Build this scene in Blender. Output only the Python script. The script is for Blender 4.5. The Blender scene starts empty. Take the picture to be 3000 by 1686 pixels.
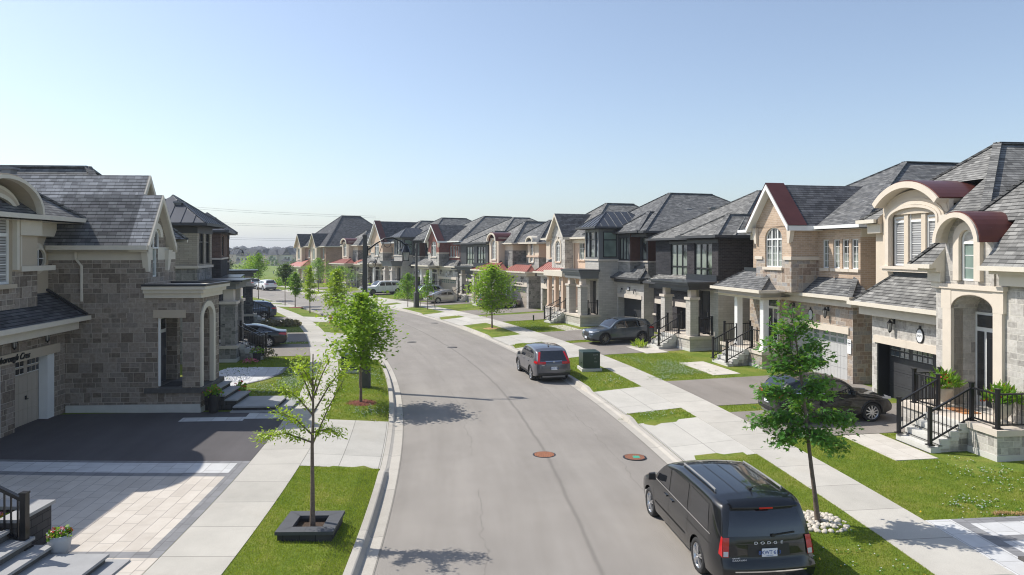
import bpy, bmesh, math, random
from mathutils import Vector, Matrix
from math import radians as R, sin, cos, pi, sqrt
# ---------------------------------------------------------------- camera, sky, sun, exposure
SC = bpy.context.scene
COL = SC.collection
cam = bpy.data.objects.new('camera', bpy.data.cameras.new('camera'))
COL.objects.link(cam)
cam.location = (0, 0, 5.9); cam.rotation_euler = (R(90), 0, 0)
cam.data.sensor_width = 36; cam.data.lens = 25.2; cam.data.shift_y = -110 / 3000
cam.data.clip_start = .1; cam.data.clip_end = 20000
SC.camera = cam
SUN_EL, SUN_AZ = 48.5, 291.3          # azimuth clockwise from +Y
w = bpy.data.worlds.new('World'); SC.world = w; w.use_nodes = True
nt = w.node_tree; bg = nt.nodes['Background']
sky = nt.nodes.new('ShaderNodeTexSky'); sky.sky_type = 'NISHITA'; sky.sun_disc = False
sky.sun_elevation = R(SUN_EL); sky.sun_rotation = R(SUN_AZ)
sky.air_density = 1.0; sky.dust_density = 1.0; sky.ozone_density = 3.0
hs = nt.nodes.new('ShaderNodeHueSaturation'); hs.inputs['Saturation'].default_value = .84; hs.inputs['Value'].default_value = 1.05; nt.links.new(sky.outputs[0], hs.inputs['Color']); nt.links.new(hs.outputs[0], bg.inputs[0]); bg.inputs[1].default_value = .12
sl = bpy.data.lights.new('sun', 'SUN'); sl.energy = 3.9; sl.angle = R(.53); sl.color = (1, .95, .87)
so = bpy.data.objects.new('sun', sl); COL.objects.link(so)
sd = Vector((sin(R(SUN_AZ)) * cos(R(SUN_EL)), cos(R(SUN_AZ)) * cos(R(SUN_EL)), sin(R(SUN_EL))))
so.rotation_euler = sd.to_track_quat('Z', 'Y').to_euler(); so.location = (-30, 10, 40)
SC.view_settings.view_transform = 'Standard'; SC.view_settings.look = 'None'
SC.view_settings.gamma = 1; SC.view_settings.exposure = 0.42
SC.cycles.use_denoising = True; SC.cycles.filter_width = 1.1; SC.cycles.max_bounces = 6; SC.cycles.transparent_max_bounces = 6
random.seed(7)
rnd = random.random
U = random.uniform
# ---------------------------------------------------------------- street frame: centreline by curvature
KS = [0.00769, 0.00769, 0.00803, 0.00876, 0.00477, 0.00836, 0.006, 0.00181, 0.0]
KN = [0, 15, 25, 35, 45, 60, 80, 110, 150]
def interp(x, xs, ys):
    if x <= xs[0]: return ys[0]
    if x >= xs[-1]: return ys[-1]
    for i in range(1, len(xs)):
        if x <= xs[i]:
            t = (x - xs[i - 1]) / (xs[i] - xs[i - 1]); return ys[i - 1] * (1 - t) + ys[i] * t
CL = {}
def _mk():
    x, y, h = 1.21302, 0., -.04635
    for i in range(0, 601):
        CL[i] = (x, y, h); k = interp(i * .5, KN, KS); h += k * .5; x -= sin(h) * .5; y += cos(h) * .5
    x, y, h = CL[0]
    for i in range(-1, -90, -1):
        x += sin(h) * .5; y -= cos(h) * .5; h -= .0077 * .5 if i > -40 else 0; CL[i] = (x, y, h)
_mk()
def cl(s):
    f = s / .5; i = math.floor(f); i = max(-88, min(599, i)); f -= i
    a, b = CL[i], CL[i + 1]
    return [a[k] * (1 - f) + b[k] * f for k in range(3)]
def SDP(s, d, z=0):
    x, y, h = cl(s); return Vector((x + cos(h) * d, y + sin(h) * d, z))
def head(s): return cl(s)[2]
# boulevards (grass between kerb and pavement) and aprons
BR = [(-40, 19.4), (23.6, 25), (28.9, 37), (42, 43.2), (47.2, 55), (60, 61.5), (65, 72), (76.5, 78), (82, 90), (94, 95.5), (99, 107), (111, 290)]
BL = [(-40, 19.6), (25.1, 39.4), (46.1, 47.4), (52.7, 60.9), (66, 79), (83, 84.5), (88, 100), (104, 105.5), (110, 290)]
def sstep(t): t = max(0, min(1, t)); return t * t * (3 - 2 * t)
def hc(s, side):
    B = BR if side > 0 else BL; v = 0
    for a, b in B:
        v = max(v, min(sstep((s - a + .1) / .7), sstep((b + .1 - s) / .7)))
    return .035 + .115 * v
def ZT(s, d):
    a = abs(d)
    if a <= 3.65: return .06 * (1 - (a / 3.65) ** 2)
    if a <= 4.15: return 0
    if a <= 6.25: return hc(s, d) + (.2 - hc(s, d)) * (a - 4.15) / 2.1
    return interp(a, [6.25, 7.6, 12, 14, 20], [.2, .23, .32, .36, .4])
def GP(s, d, dz=0): return SDP(s, d, ZT(s, d) + dz)
# ---------------------------------------------------------------- materials
M = {}
def newmat(n):
    m = bpy.data.materials.new(n); m.use_nodes = True; M[n] = m
    return m, m.node_tree, m.node_tree.nodes['Principled BSDF']
def N(t, ty, **k):
    n = t.nodes.new('ShaderNode' + ty)
    for a, v in k.items():
        if a.startswith('_'): n.inputs[a[1:].replace('_', ' ')].default_value = v
        else: setattr(n, a, v)
    return n
def L(t, a, b): t.links.new(a, b)
def col(c): return (c[0], c[1], c[2], 1)
def setp(p, **k):
    for a, v in k.items(): p.inputs[a.replace('_', ' ')].default_value = v
def noise(t, vec, sc, det=3, rough=.6):
    n = N(t, 'TexNoise'); n.inputs['Scale'].default_value = sc; n.inputs['Detail'].default_value = det; n.inputs['Roughness'].default_value = rough
    if vec is not None: L(t, vec, n.inputs['Vector'])
    return n.outputs['Fac']
def ramp(t, f, stops):
    r = N(t, 'ValToRGB'); e = r.color_ramp.elements
    while len(e) < len(stops): e.new(.5)
    for i, (p, c) in enumerate(stops): e[i].position = p; e[i].color = col(c) if not isinstance(c, (int, float)) else (c, c, c, 1)
    L(t, f, r.inputs[0]); return r.outputs[0]
def mixc(t, f, a, b, mode='MIX'):
    n = N(t, 'Mix', data_type='RGBA', blend_type=mode)
    for s, v in ((0, f), (6, a), (7, b)):
        if isinstance(v, (int, float)): n.inputs[s].default_value = v
        elif isinstance(v, tuple): n.inputs[s].default_value = col(v)
        else: L(t, v, n.inputs[s])
    return n.outputs[2]
def math_(t, op, a, b=None):
    n = N(t, 'Math', operation=op)
    for s, v in ((0, a), (1, b)):
        if v is None: continue
        if isinstance(v, (int, float)): n.inputs[s].default_value = v
        else: L(t, v, n.inputs[s])
    return n.outputs[0]
def bump(t, p, h, st, dist=.02):
    b = N(t, 'Bump'); b.inputs['Strength'].default_value = st; b.inputs['Distance'].default_value = dist
    L(t, h, b.inputs['Height']); L(t, b.outputs[0], p.inputs['Normal'])
def uvn(t): return N(t, 'UVMap').outputs[0]
def pos(t): return N(t, 'NewGeometry').outputs['Position']
def plain(n, c, rough=.6, metal=0, var=.12, sc=3, bmp=0, spec=.5):
    m, t, p = newmat(n); setp(p, Roughness=rough, Metallic=metal, Specular_IOR_Level=spec)
    P_ = pos(t); f = noise(t, P_, sc, 5)
    cc = ramp(t, f, [(.25, tuple(x * (1 - var) for x in c)), (.75, tuple(min(1, x * (1 + var)) for x in c))])
    L(t, cc, p.inputs['Base Color'])
    if bmp: bump(t, p, noise(t, P_, sc * 12, 4), bmp, .01)
    return m
def brickn(t, uv, bw, rh, c1, c2, mo, ms=.008, off=.5, frq=2, sq=1, sqf=2):
    b = N(t, 'TexBrick', offset=off, offset_frequency=frq, squash=sq, squash_frequency=sqf)
    L(t, uv, b.inputs['Vector']); setp(b, Scale=1, Mortar_Size=ms, Mortar_Smooth=.1, Bias=0, Brick_Width=bw, Row_Height=rh)
    b.inputs['Color1'].default_value = col(c1); b.inputs['Color2'].default_value = col(c2); b.inputs['Mortar'].default_value = col(mo)
    return b
def brick(n, c1, c2, mo, bw=.26, rh=.085, ms=.006):
    m, t, p = newmat(n); uv = uvn(t); setp(p, Roughness=.88, Specular_IOR_Level=.2)
    b = brickn(t, uv, bw, rh, c1, c2, mo, ms)
    f = noise(t, uv, 1.1, 5); c = mixc(t, .5, b.outputs[0], ramp(t, f, [(.3, .32), (.7, .68)]), 'SOFT_LIGHT')
    L(t, c, p.inputs['Base Color']); bump(t, p, math_(t, 'SUBTRACT', 1, b.outputs['Fac']), .6, .008)
def stone(n, c1, c2, c3, mo, k=1.0):
    """squared rubble: coarse cells that hold one, two or four courses, each stone its own tone"""
    m, t, p = newmat(n); uv = uvn(t); setp(p, Roughness=.9, Specular_IOR_Level=.2)
    ww, hh = .62 * k, .34 * k
    cell = brickn(t, uv, ww, hh, (0, 0, 0), (1, 1, 1), (.5, .5, .5), 0, off=.37, frq=2)
    a = brickn(t, uv, .41 * k, hh, (0, 0, 0), (1, 1, 1), (0, 0, 0), .009, off=.37)
    b = brickn(t, uv, .47 * k, hh / 2, (0, 0, 0), (1, 1, 1), (0, 0, 0), .009, off=.41)
    c = brickn(t, uv, .31 * k, hh / 2, (0, 0, 0), (1, 1, 1), (0, 0, 0), .009, off=.63, frq=3)
    m1 = ramp(t, cell.outputs[0], [(.34, 0.), (.36, 1.)]); m2 = ramp(t, cell.outputs[0], [(.66, 0.), (.68, 1.)])
    v = mixc(t, m2, mixc(t, m1, b.outputs[0], a.outputs[0]), c.outputs[0])
    fm = mixc(t, m2, mixc(t, m1, b.outputs['Fac'], a.outputs['Fac']), c.outputs['Fac'])
    cc = ramp(t, v, [(0, c1), (.4, c2), (.75, c3), (1, c1)])
    f = noise(t, uv, 9, 5); cc = mixc(t, .7, cc, ramp(t, f, [(.3, .25), (.7, .75)]), 'SOFT_LIGHT')
    cc = mixc(t, fm, cc, mo); L(t, cc, p.inputs['Base Color'])
    h = math_(t, 'ADD', math_(t, 'MULTIPLY', math_(t, 'SUBTRACT', 1, fm), .8), math_(t, 'MULTIPLY', f, .6))
    bump(t, p, h, .7, .02)
def shingle(n, c1, c2, dark):
    m, t, p = newmat(n); uv = uvn(t); setp(p, Roughness=.92, Specular_IOR_Level=.25)
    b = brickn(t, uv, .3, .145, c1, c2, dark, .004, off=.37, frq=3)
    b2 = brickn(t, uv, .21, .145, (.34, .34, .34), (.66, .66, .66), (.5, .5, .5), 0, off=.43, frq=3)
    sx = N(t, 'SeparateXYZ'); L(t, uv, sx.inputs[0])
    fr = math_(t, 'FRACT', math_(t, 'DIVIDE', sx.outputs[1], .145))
    edge = ramp(t, fr, [(0, .12), (.13, .12), (.2, 1.)])  # shadow line at each course's lower edge, put into the colour
    c = mixc(t, .7, b.outputs[0], b2.outputs[0], 'OVERLAY')
    f = noise(t, uv, .6, 4); c = mixc(t, .6, c, ramp(t, f, [(.3, .38), (.7, .62)]), 'SOFT_LIGHT')
    g = noise(t, uv, 60, 2); c = mixc(t, .4, c, ramp(t, g, [(.3, .3), (.7, .7)]), 'SOFT_LIGHT')
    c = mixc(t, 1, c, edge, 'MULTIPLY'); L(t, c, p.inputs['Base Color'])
    bump(t, p, math_(t, 'SUBTRACT', 1, fr), .8, .012)
def concrete(n, c, jw, jh, off=0, joint=.55, ms=.012):
    m, t, p = newmat(n); uv = uvn(t); setp(p, Roughness=.9, Specular_IOR_Level=.2)
    b = brickn(t, uv, jw, jh, (.46, .46, .46), (.54, .54, .54), (joint * .5,) * 3, ms, off=off)
    f = noise(t, uv, .9, 6, .7); g = noise(t, uv, 45, 3)
    cc = ramp(t, f, [(.25, tuple(x * .86 for x in c)), (.55, c), (.8, tuple(x * 1.07 for x in c))])
    cc = mixc(t, .5, cc, ramp(t, g, [(.3, .35), (.7, .65)]), 'SOFT_LIGHT')
    st = noise(t, uv, .23, 5, .75); cc = mixc(t, ramp(t, st, [(.55, 0.), (.72, .3)]), cc, (c[0] * .72, c[1] * .66, c[2] * .58))
    cc = mixc(t, 1, cc, b.outputs[0], 'OVERLAY'); L(t, cc, p.inputs['Base Color']); bump(t, p, g, .25, .004)
def paver(n, c1, c2, mo, bw, rh, off=.5, ms=.006):
    m, t, p = newmat(n); uv = uvn(t); setp(p, Roughness=.85, Specular_IOR_Level=.25)
    b = brickn(t, uv, bw, rh, c1, c2, mo, ms, off=off, sq=.6, sqf=3)
    f = noise(t, uv, 2.3, 5, .65); c = mixc(t, .5, b.outputs[0], ramp(t, f, [(.3, .33), (.7, .67)]), 'SOFT_LIGHT')
    L(t, c, p.inputs['Base Color']); bump(t, p, math_(t, 'SUBTRACT', 1, b.outputs['Fac']), .3, .004)
def asphalt(n, c, seam=False):
    m, t, p = newmat(n); uv = uvn(t); setp(p, Roughness=.93, Specular_IOR_Level=.25)
    f = noise(t, uv, .35, 6, .7); g = noise(t, uv, 70, 3); mp = N(t, 'Mapping'); L(t, uv, mp.inputs[0]); mp.inputs['Scale'].default_value = (.12, 1.3, 1)
    tr = noise(t, mp.outputs[0], 1.0, 4)
    cc = ramp(t, f, [(.25, tuple(x * .86 for x in c)), (.75, tuple(x * 1.1 for x in c))])
    cc = mixc(t, .45, cc, ramp(t, tr, [(.3, .36), (.7, .64)]), 'SOFT_LIGHT')
    cc = mixc(t, .75, cc, ramp(t, g, [(.32, .25), (.68, .75)]), 'SOFT_LIGHT')
    sp = noise(t, uv, 18, 2); cc = mixc(t, ramp(t, sp, [(.72, 0.), (.76, .5)]), cc, tuple(x * 1.5 for x in c))
    if seam:
        sx = N(t, 'SeparateXYZ'); L(t, uv, sx.inputs[0])
        for d0, amp, wd, dk in ((.45, .1, .03, .9), (-1.6, .35, .006, .88), (2.4, .3, .006, .9)):
            w_ = math_(t, 'MULTIPLY', math_(t, 'SUBTRACT', noise(t, uv, .5 if amp < .3 else .8, 6, .6), .5), amp * 2)
            dd = math_(t, 'ABSOLUTE', math_(t, 'SUBTRACT', math_(t, 'ADD', sx.outputs[1], w_), d0))
            k = ramp(t, math_(t, 'DIVIDE', dd, wd * 4), [(.1, 1.), (.6, 0.)])
            brk = ramp(t, noise(t, uv, .25, 3), [(.42, 0.), (.5, 1.)]) if amp > .3 else 1.0
            kk = math_(t, 'MULTIPLY', k, brk) if amp > .3 else k
            cc = mixc(t, math_(t, 'MULTIPLY', kk, .75), cc, tuple(x * dk * .72 for x in c))
        ch = noise(t, uv, .55, 5, .8); cc = mixc(t, ramp(t, ch, [(.63, 0.), (.72, .22)]), cc, tuple(x * 1.6 for x in c))
    L(t, cc, p.inputs['Base Color']); bump(t, p, g, .35, .005)
def grassm(n, c1, c2, c3):
    m, t, p = newmat(n); P_ = pos(t); setp(p, Roughness=.95, Specular_IOR_Level=.15)
    f = noise(t, P_, .8, 5, .65); g = noise(t, P_, 28, 4)
    cc = ramp(t, f, [(.32, c1), (.5, c2), (.68, c3)]); cc = mixc(t, .8, cc, ramp(t, g, [(.3, .2), (.7, .8)]), 'SOFT_LIGHT')
    L(t, cc, p.inputs['Base Color']); bump(t, p, g, 1, .04)
def leafm(n, c1, c2, trans=.45):
    m, t, p = newmat(n); setp(p, Roughness=.45, Specular_IOR_Level=.35); P_ = pos(t)
    f = noise(t, P_, 3.2, 3); g = noise(t, P_, 22, 2)
    c = ramp(t, f, [(.3, c1), (.7, c2)]); c = mixc(t, .5, c, ramp(t, g, [(.3, .3), (.7, .7)]), 'OVERLAY'); L(t, c, p.inputs['Base Color'])
    tr = N(t, 'BsdfTranslucent'); L(t, mixc(t, .35, c, (.5, .62, .02)), tr.inputs[0])
    mx = N(t, 'MixShader'); mx.inputs[0].default_value = trans; L(t, p.outputs[0], mx.inputs[1]); L(t, tr.outputs[0], mx.inputs[2])
    L(t, mx.outputs[0], t.nodes['Material Output'].inputs[0])
def glass(n, c, rough=.04, cur=None, sc=9):
    m, t, p = newmat(n); setp(p, Roughness=rough, Specular_IOR_Level=.9, IOR=1.6); uv = uvn(t)
    if cur:
        sx = N(t, 'SeparateXYZ'); L(t, uv, sx.inputs[0]); wv = math_(t, 'SINE', math_(t, 'MULTIPLY', sx.outputs[0], sc * 6.28))
        f = noise(t, uv, .7, 3); k = ramp(t, f, [(.4, 0.), (.52, 1.)])
        cc = mixc(t, k, c, ramp(t, wv, [(0, tuple(x * .6 for x in cur)), (1, cur)])); L(t, cc, p.inputs['Base Color'])
    else:
        f = noise(t, uv, .8, 2); L(t, ramp(t, f, [(.3, c), (.7, tuple(x * 2.2 for x in c))]), p.inputs['Base Color'])
def blindm(n):
    m, t, p = newmat(n); setp(p, Roughness=.08, Specular_IOR_Level=.8); uv = uvn(t)
    sx = N(t, 'SeparateXYZ'); L(t, uv, sx.inputs[0]); fr = math_(t, 'FRACT', math_(t, 'MULTIPLY', sx.outputs[1], 12))
    L(t, ramp(t, fr, [(0, .10), (.3, .16), (.35, .42), (1, .36)]), p.inputs['Base Color'])
def paint(n, c, metal=.35, rough=.28):
    m, t, p = newmat(n); setp(p, Metallic=metal, Roughness=rough, Coat_Weight=1, Coat_Roughness=.02, Specular_IOR_Level=.25)
    f = noise(t, pos(t), 2, 3); L(t, ramp(t, f, [(.3, tuple(x * .93 for x in c)), (.7, tuple(x * 1.05 for x in c))]), p.inputs['Base Color'])
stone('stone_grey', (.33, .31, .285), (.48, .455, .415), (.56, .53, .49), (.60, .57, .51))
stone('stone_warm', (.30, .225, .175), (.43, .36, .29), (.33, .32, .31), (.56, .49, .41))
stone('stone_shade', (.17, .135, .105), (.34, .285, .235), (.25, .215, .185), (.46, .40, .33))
stone('stone_dark', (.06, .06, .065), (.10, .10, .105), (.14, .14, .14), (.16, .155, .15))
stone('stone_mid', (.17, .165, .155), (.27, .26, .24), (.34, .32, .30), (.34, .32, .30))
brick('brick_tan', (.54, .40, .29), (.43, .32, .235), (.62, .55, .46))
brick('brick_grey', (.23, .22, .205), (.33, .315, .29), (.34, .33, .31), .4, .1)
brick('brick_lgrey', (.45, .42, .375), (.53, .50, .45), (.36, .34, .31), .45, .13)
brick('brick_dark', (.035, .032, .035), (.06, .055, .058), (.10, .095, .09))
brick('brick_red', (.26, .085, .065), (.17, .06, .05), (.30, .22, .19))
brick('brick_brown', (.16, .10, .075), (.105, .065, .05), (.17, .13, .11))
brick('brick_rose', (.40, .24, .18), (.30, .19, .145), (.45, .36, .30))
brick('brick_beige', (.44, .385, .31), (.36, .315, .255), (.22, .19, .165), .4, .1)
brick('brick_black', (.028, .028, .032), (.045, .045, .05), (.06, .06, .062), .5, .1)
brick('block_charcoal', (.06, .06, .063), (.09, .09, .092), (.03, .03, .03), .4, .16)
brick('retaining', (.055, .053, .055), (.085, .08, .078), (.02, .02, .02), .32, .15)
shingle('shingle_grey', (.105, .107, .11), (.205, .205, .20), (.05, .05, .05))
shingle('shingle_lit', (.22, .225, .235), (.36, .365, .375), (.06, .06, .06)); shingle('shingle_dark', (.06, .062, .07), (.125, .127, .135), (.03, .03, .03))  # lit copy of the grey shingles for the left wing, brightness put into colour
shingle('shingle_light', (.135, .133, .127), (.265, .26, .245), (.07, .07, .065))
plain('cream', (.66, .60, .50), .7, var=.05); plain('stucco', (.62, .53, .42), .9, var=.05, sc=1.2, bmp=.3)
plain('stucco_tan', (.50, .42, .32), .9, var=.06, sc=1.2, bmp=.4); plain('trim', (.66, .58, .48), .8, var=.05)
plain('precast', (.62, .55, .47), .85, var=.07, bmp=.15); plain('white', (.78, .78, .76), .5, var=.04)
plain('stucco_pink', (.60, .45, .34), .9, var=.05); plain('charcoal', (.055, .056, .06), .55, var=.1)
plain('slate_metal', (.09, .095, .105), .35, .5, var=.1); plain('canopy_grey', (.16, .165, .165), .6, var=.08)
plain('copper', (.16, .055, .045), .35, .5, var=.15, sc=2); plain('copper_red', (.34, .125, .10), .5, .2, var=.12)
plain('black_metal', (.018, .018, .02), .35, .3, var=.1); plain('black', (.015, .015, .015), .6, var=.1)
plain('flashing', (.03, .034, .042), .35, .3, var=.1); plain('wood', (.10, .042, .028), .5, var=.25, sc=6)
plain('door_beige', (.44, .38, .31), .6, var=.04); plain('door_grey', (.50, .50, .49), .55, var=.03); plain('door_dark', (.045, .046, .05), .45, var=.08)
plain('door_black', (.012, .013, .016), .3, var=.1); plain('vent', (.22, .22, .22), .6)
plain('pole', (.075, .072, .07), .75, var=.12, sc=5, bmp=.1); plain('green_box', (.018, .04, .03), .4, var=.2)
plain('hydrant_red', (.55, .05, .03), .45); plain('hydrant_yellow', (.75, .35, .04), .45)
plain('bark', (.19, .145, .115), .95, var=.35, sc=25, bmp=.8); plain('mulch', (.20, .06, .04), .95, var=.5, sc=30, bmp=1)
plain('soil', (.07, .045, .03), .95, var=.5, sc=30, bmp=1); plain('planter', (.075, .078, .085), .75, var=.08, sc=6)
plain('pot_light', (.42, .43, .45), .7, var=.06); plain('pot_stone', (.52, .48, .40), .9, var=.12, sc=9, bmp=.4); plain('pot_black', (.02, .02, .022), .6)
plain('pebble', (.55, .50, .43), .8, var=.35, sc=7); plain('white_stone', (.75, .75, .76), .8, var=.25, sc=14)
plain('straw', (.45, .28, .13), .95, var=.3, sc=12); plain('rust', (.30, .12, .06), .8, var=.35, sc=20); plain('teal', (.05, .33, .22), .7)
plain('slab_grey', (.33, .33, .33), .8, var=.12, sc=2); plain('slab_dark', (.10, .095, .09), .8, var=.3, sc=5, bmp=.3)
plain('step_conc', (.58, .57, .53), .85, var=.08); plain('red_petal', (.65, .015, .02), .6, var=.3); plain('pink_petal', (.75, .20, .30), .6, var=.4, sc=9)
plain('yellow_petal', (.80, .55, .03), .6); plain('white_petal', (.85, .85, .78), .7); plain('steel', (.45, .45, .46), .3, .9)
plain('rubber', (.022, .022, .023), .8, var=.2); plain('alloy', (.55, .56, .58), .3, .85, var=.05); plain('alloy_dark', (.16, .16, .165), .3, .8, var=.05)
plain('trim_black', (.02, .02, .021), .55); plain('chrome', (.75, .76, .78), .12, 1, var=.02); plain('plate_white', (.70, .73, .78), .4, var=.02)
plain('plate_blue', (.03, .09, .30), .4); plain('lamp_red', (.50, .012, .015), .12, var=.1, spec=.8); plain('lamp_clear', (.55, .56, .58), .1, var=.05, spec=.9)
plain('sign_white', (.78, .78, .78), .5, var=.02); plain('chalk', (.30, .31, .30), .9); plain('frosted', (.42, .41, .38), .25, var=.08)
plain('mat_orange', (.45, .20, .08), .95, var=.3, sc=20); plain('mat_dark', (.02, .02, .022), .95); plain('cable', (.10, .11, .12), .6)
plain('far_block', (.30, .33, .36), .8); plain('fence_grey', (.20, .22, .20), .8); plain('orange_lamp', (.75, .25, .05), .2, spec=.8)
concrete('sidewalk', (.485, .46, .41), 1.52, 40); concrete('apron', (.485, .465, .42), 5.2, 1.05); concrete('kerb', (.45, .42, .37), 3.0, 40)
paver('paver_sand', (.52, .47, .41), (.60, .545, .475), (.24, .22, .20), .9, .3); paver('paver_grey', (.50, .50, .50), (.60, .60, .59), (.27, .26, .25), .6, .45, .3)
paver('paver_border', (.20, .20, .205), (.25, .25, .255), (.12, .12, .12), .45, .3, 0); paver('walk_slab', (.52, .485, .43), (.57, .53, .47), (.36, .33, .29), .8, .6)
asphalt('road', (.285, .262, .235), True); asphalt('drive', (.25, .225, .20)); asphalt('drive_dark', (.105, .098, .10))
grassm('lawn', (.10, .165, .02), (.155, .205, .03), (.235, .235, .055)); grassm('field', (.11, .18, .03), (.17, .24, .06), (.24, .22, .09))
leafm('blade', (.17, .25, .02), (.31, .37, .05), .4); leafm('clover', (.06, .19, .02), (.11, .27, .03), .3)
leafm('leaf_lime', (.27, .42, .02), (.46, .58, .04)); leafm('leaf_maple', (.16, .34, .018), (.36, .52, .035)); leafm('leaf_oak', (.05, .18, .035), (.13, .32, .05), .45)
leafm('leaf_mid', (.09, .25, .018), (.20, .38, .03)); leafm('leaf_deep', (.02, .075, .028), (.045, .12, .035), .3); leafm('leaf_hosta', (.22, .36, .03), (.40, .48, .08)); leafm('leaf_dry', (.20, .16, .10), (.30, .25, .16), .2)
glass('pane_dark', (.012, .014, .017)); glass('pane_curtain', (.03, .035, .035), .04, (.36, .40, .36)); glass('pane_sky', (.07, .09, .11), .05, (.30, .34, .36), 5); blindm('pane_blind')  # the sky panes have a pale sky reflection put into their base colour
glass('pane_frost', (.12, .16, .14), .15); glass('car_glass', (.008, .009, .011), .02)
paint('paint_black', (.005, .006, .008), 0, .4); paint('paint_grey', (.10, .10, .115)); paint('paint_slate', (.075, .095, .115), .45); paint('paint_white', (.78, .78, .78), 0, .35)
paint('paint_silver', (.52, .50, .47), .6, .3); paint('paint_blue', (.035, .05, .09), .4); paint('paint_taupe', (.14, .125, .115), .5); paint('paint_pale', (.42, .47, .54), .4)
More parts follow.
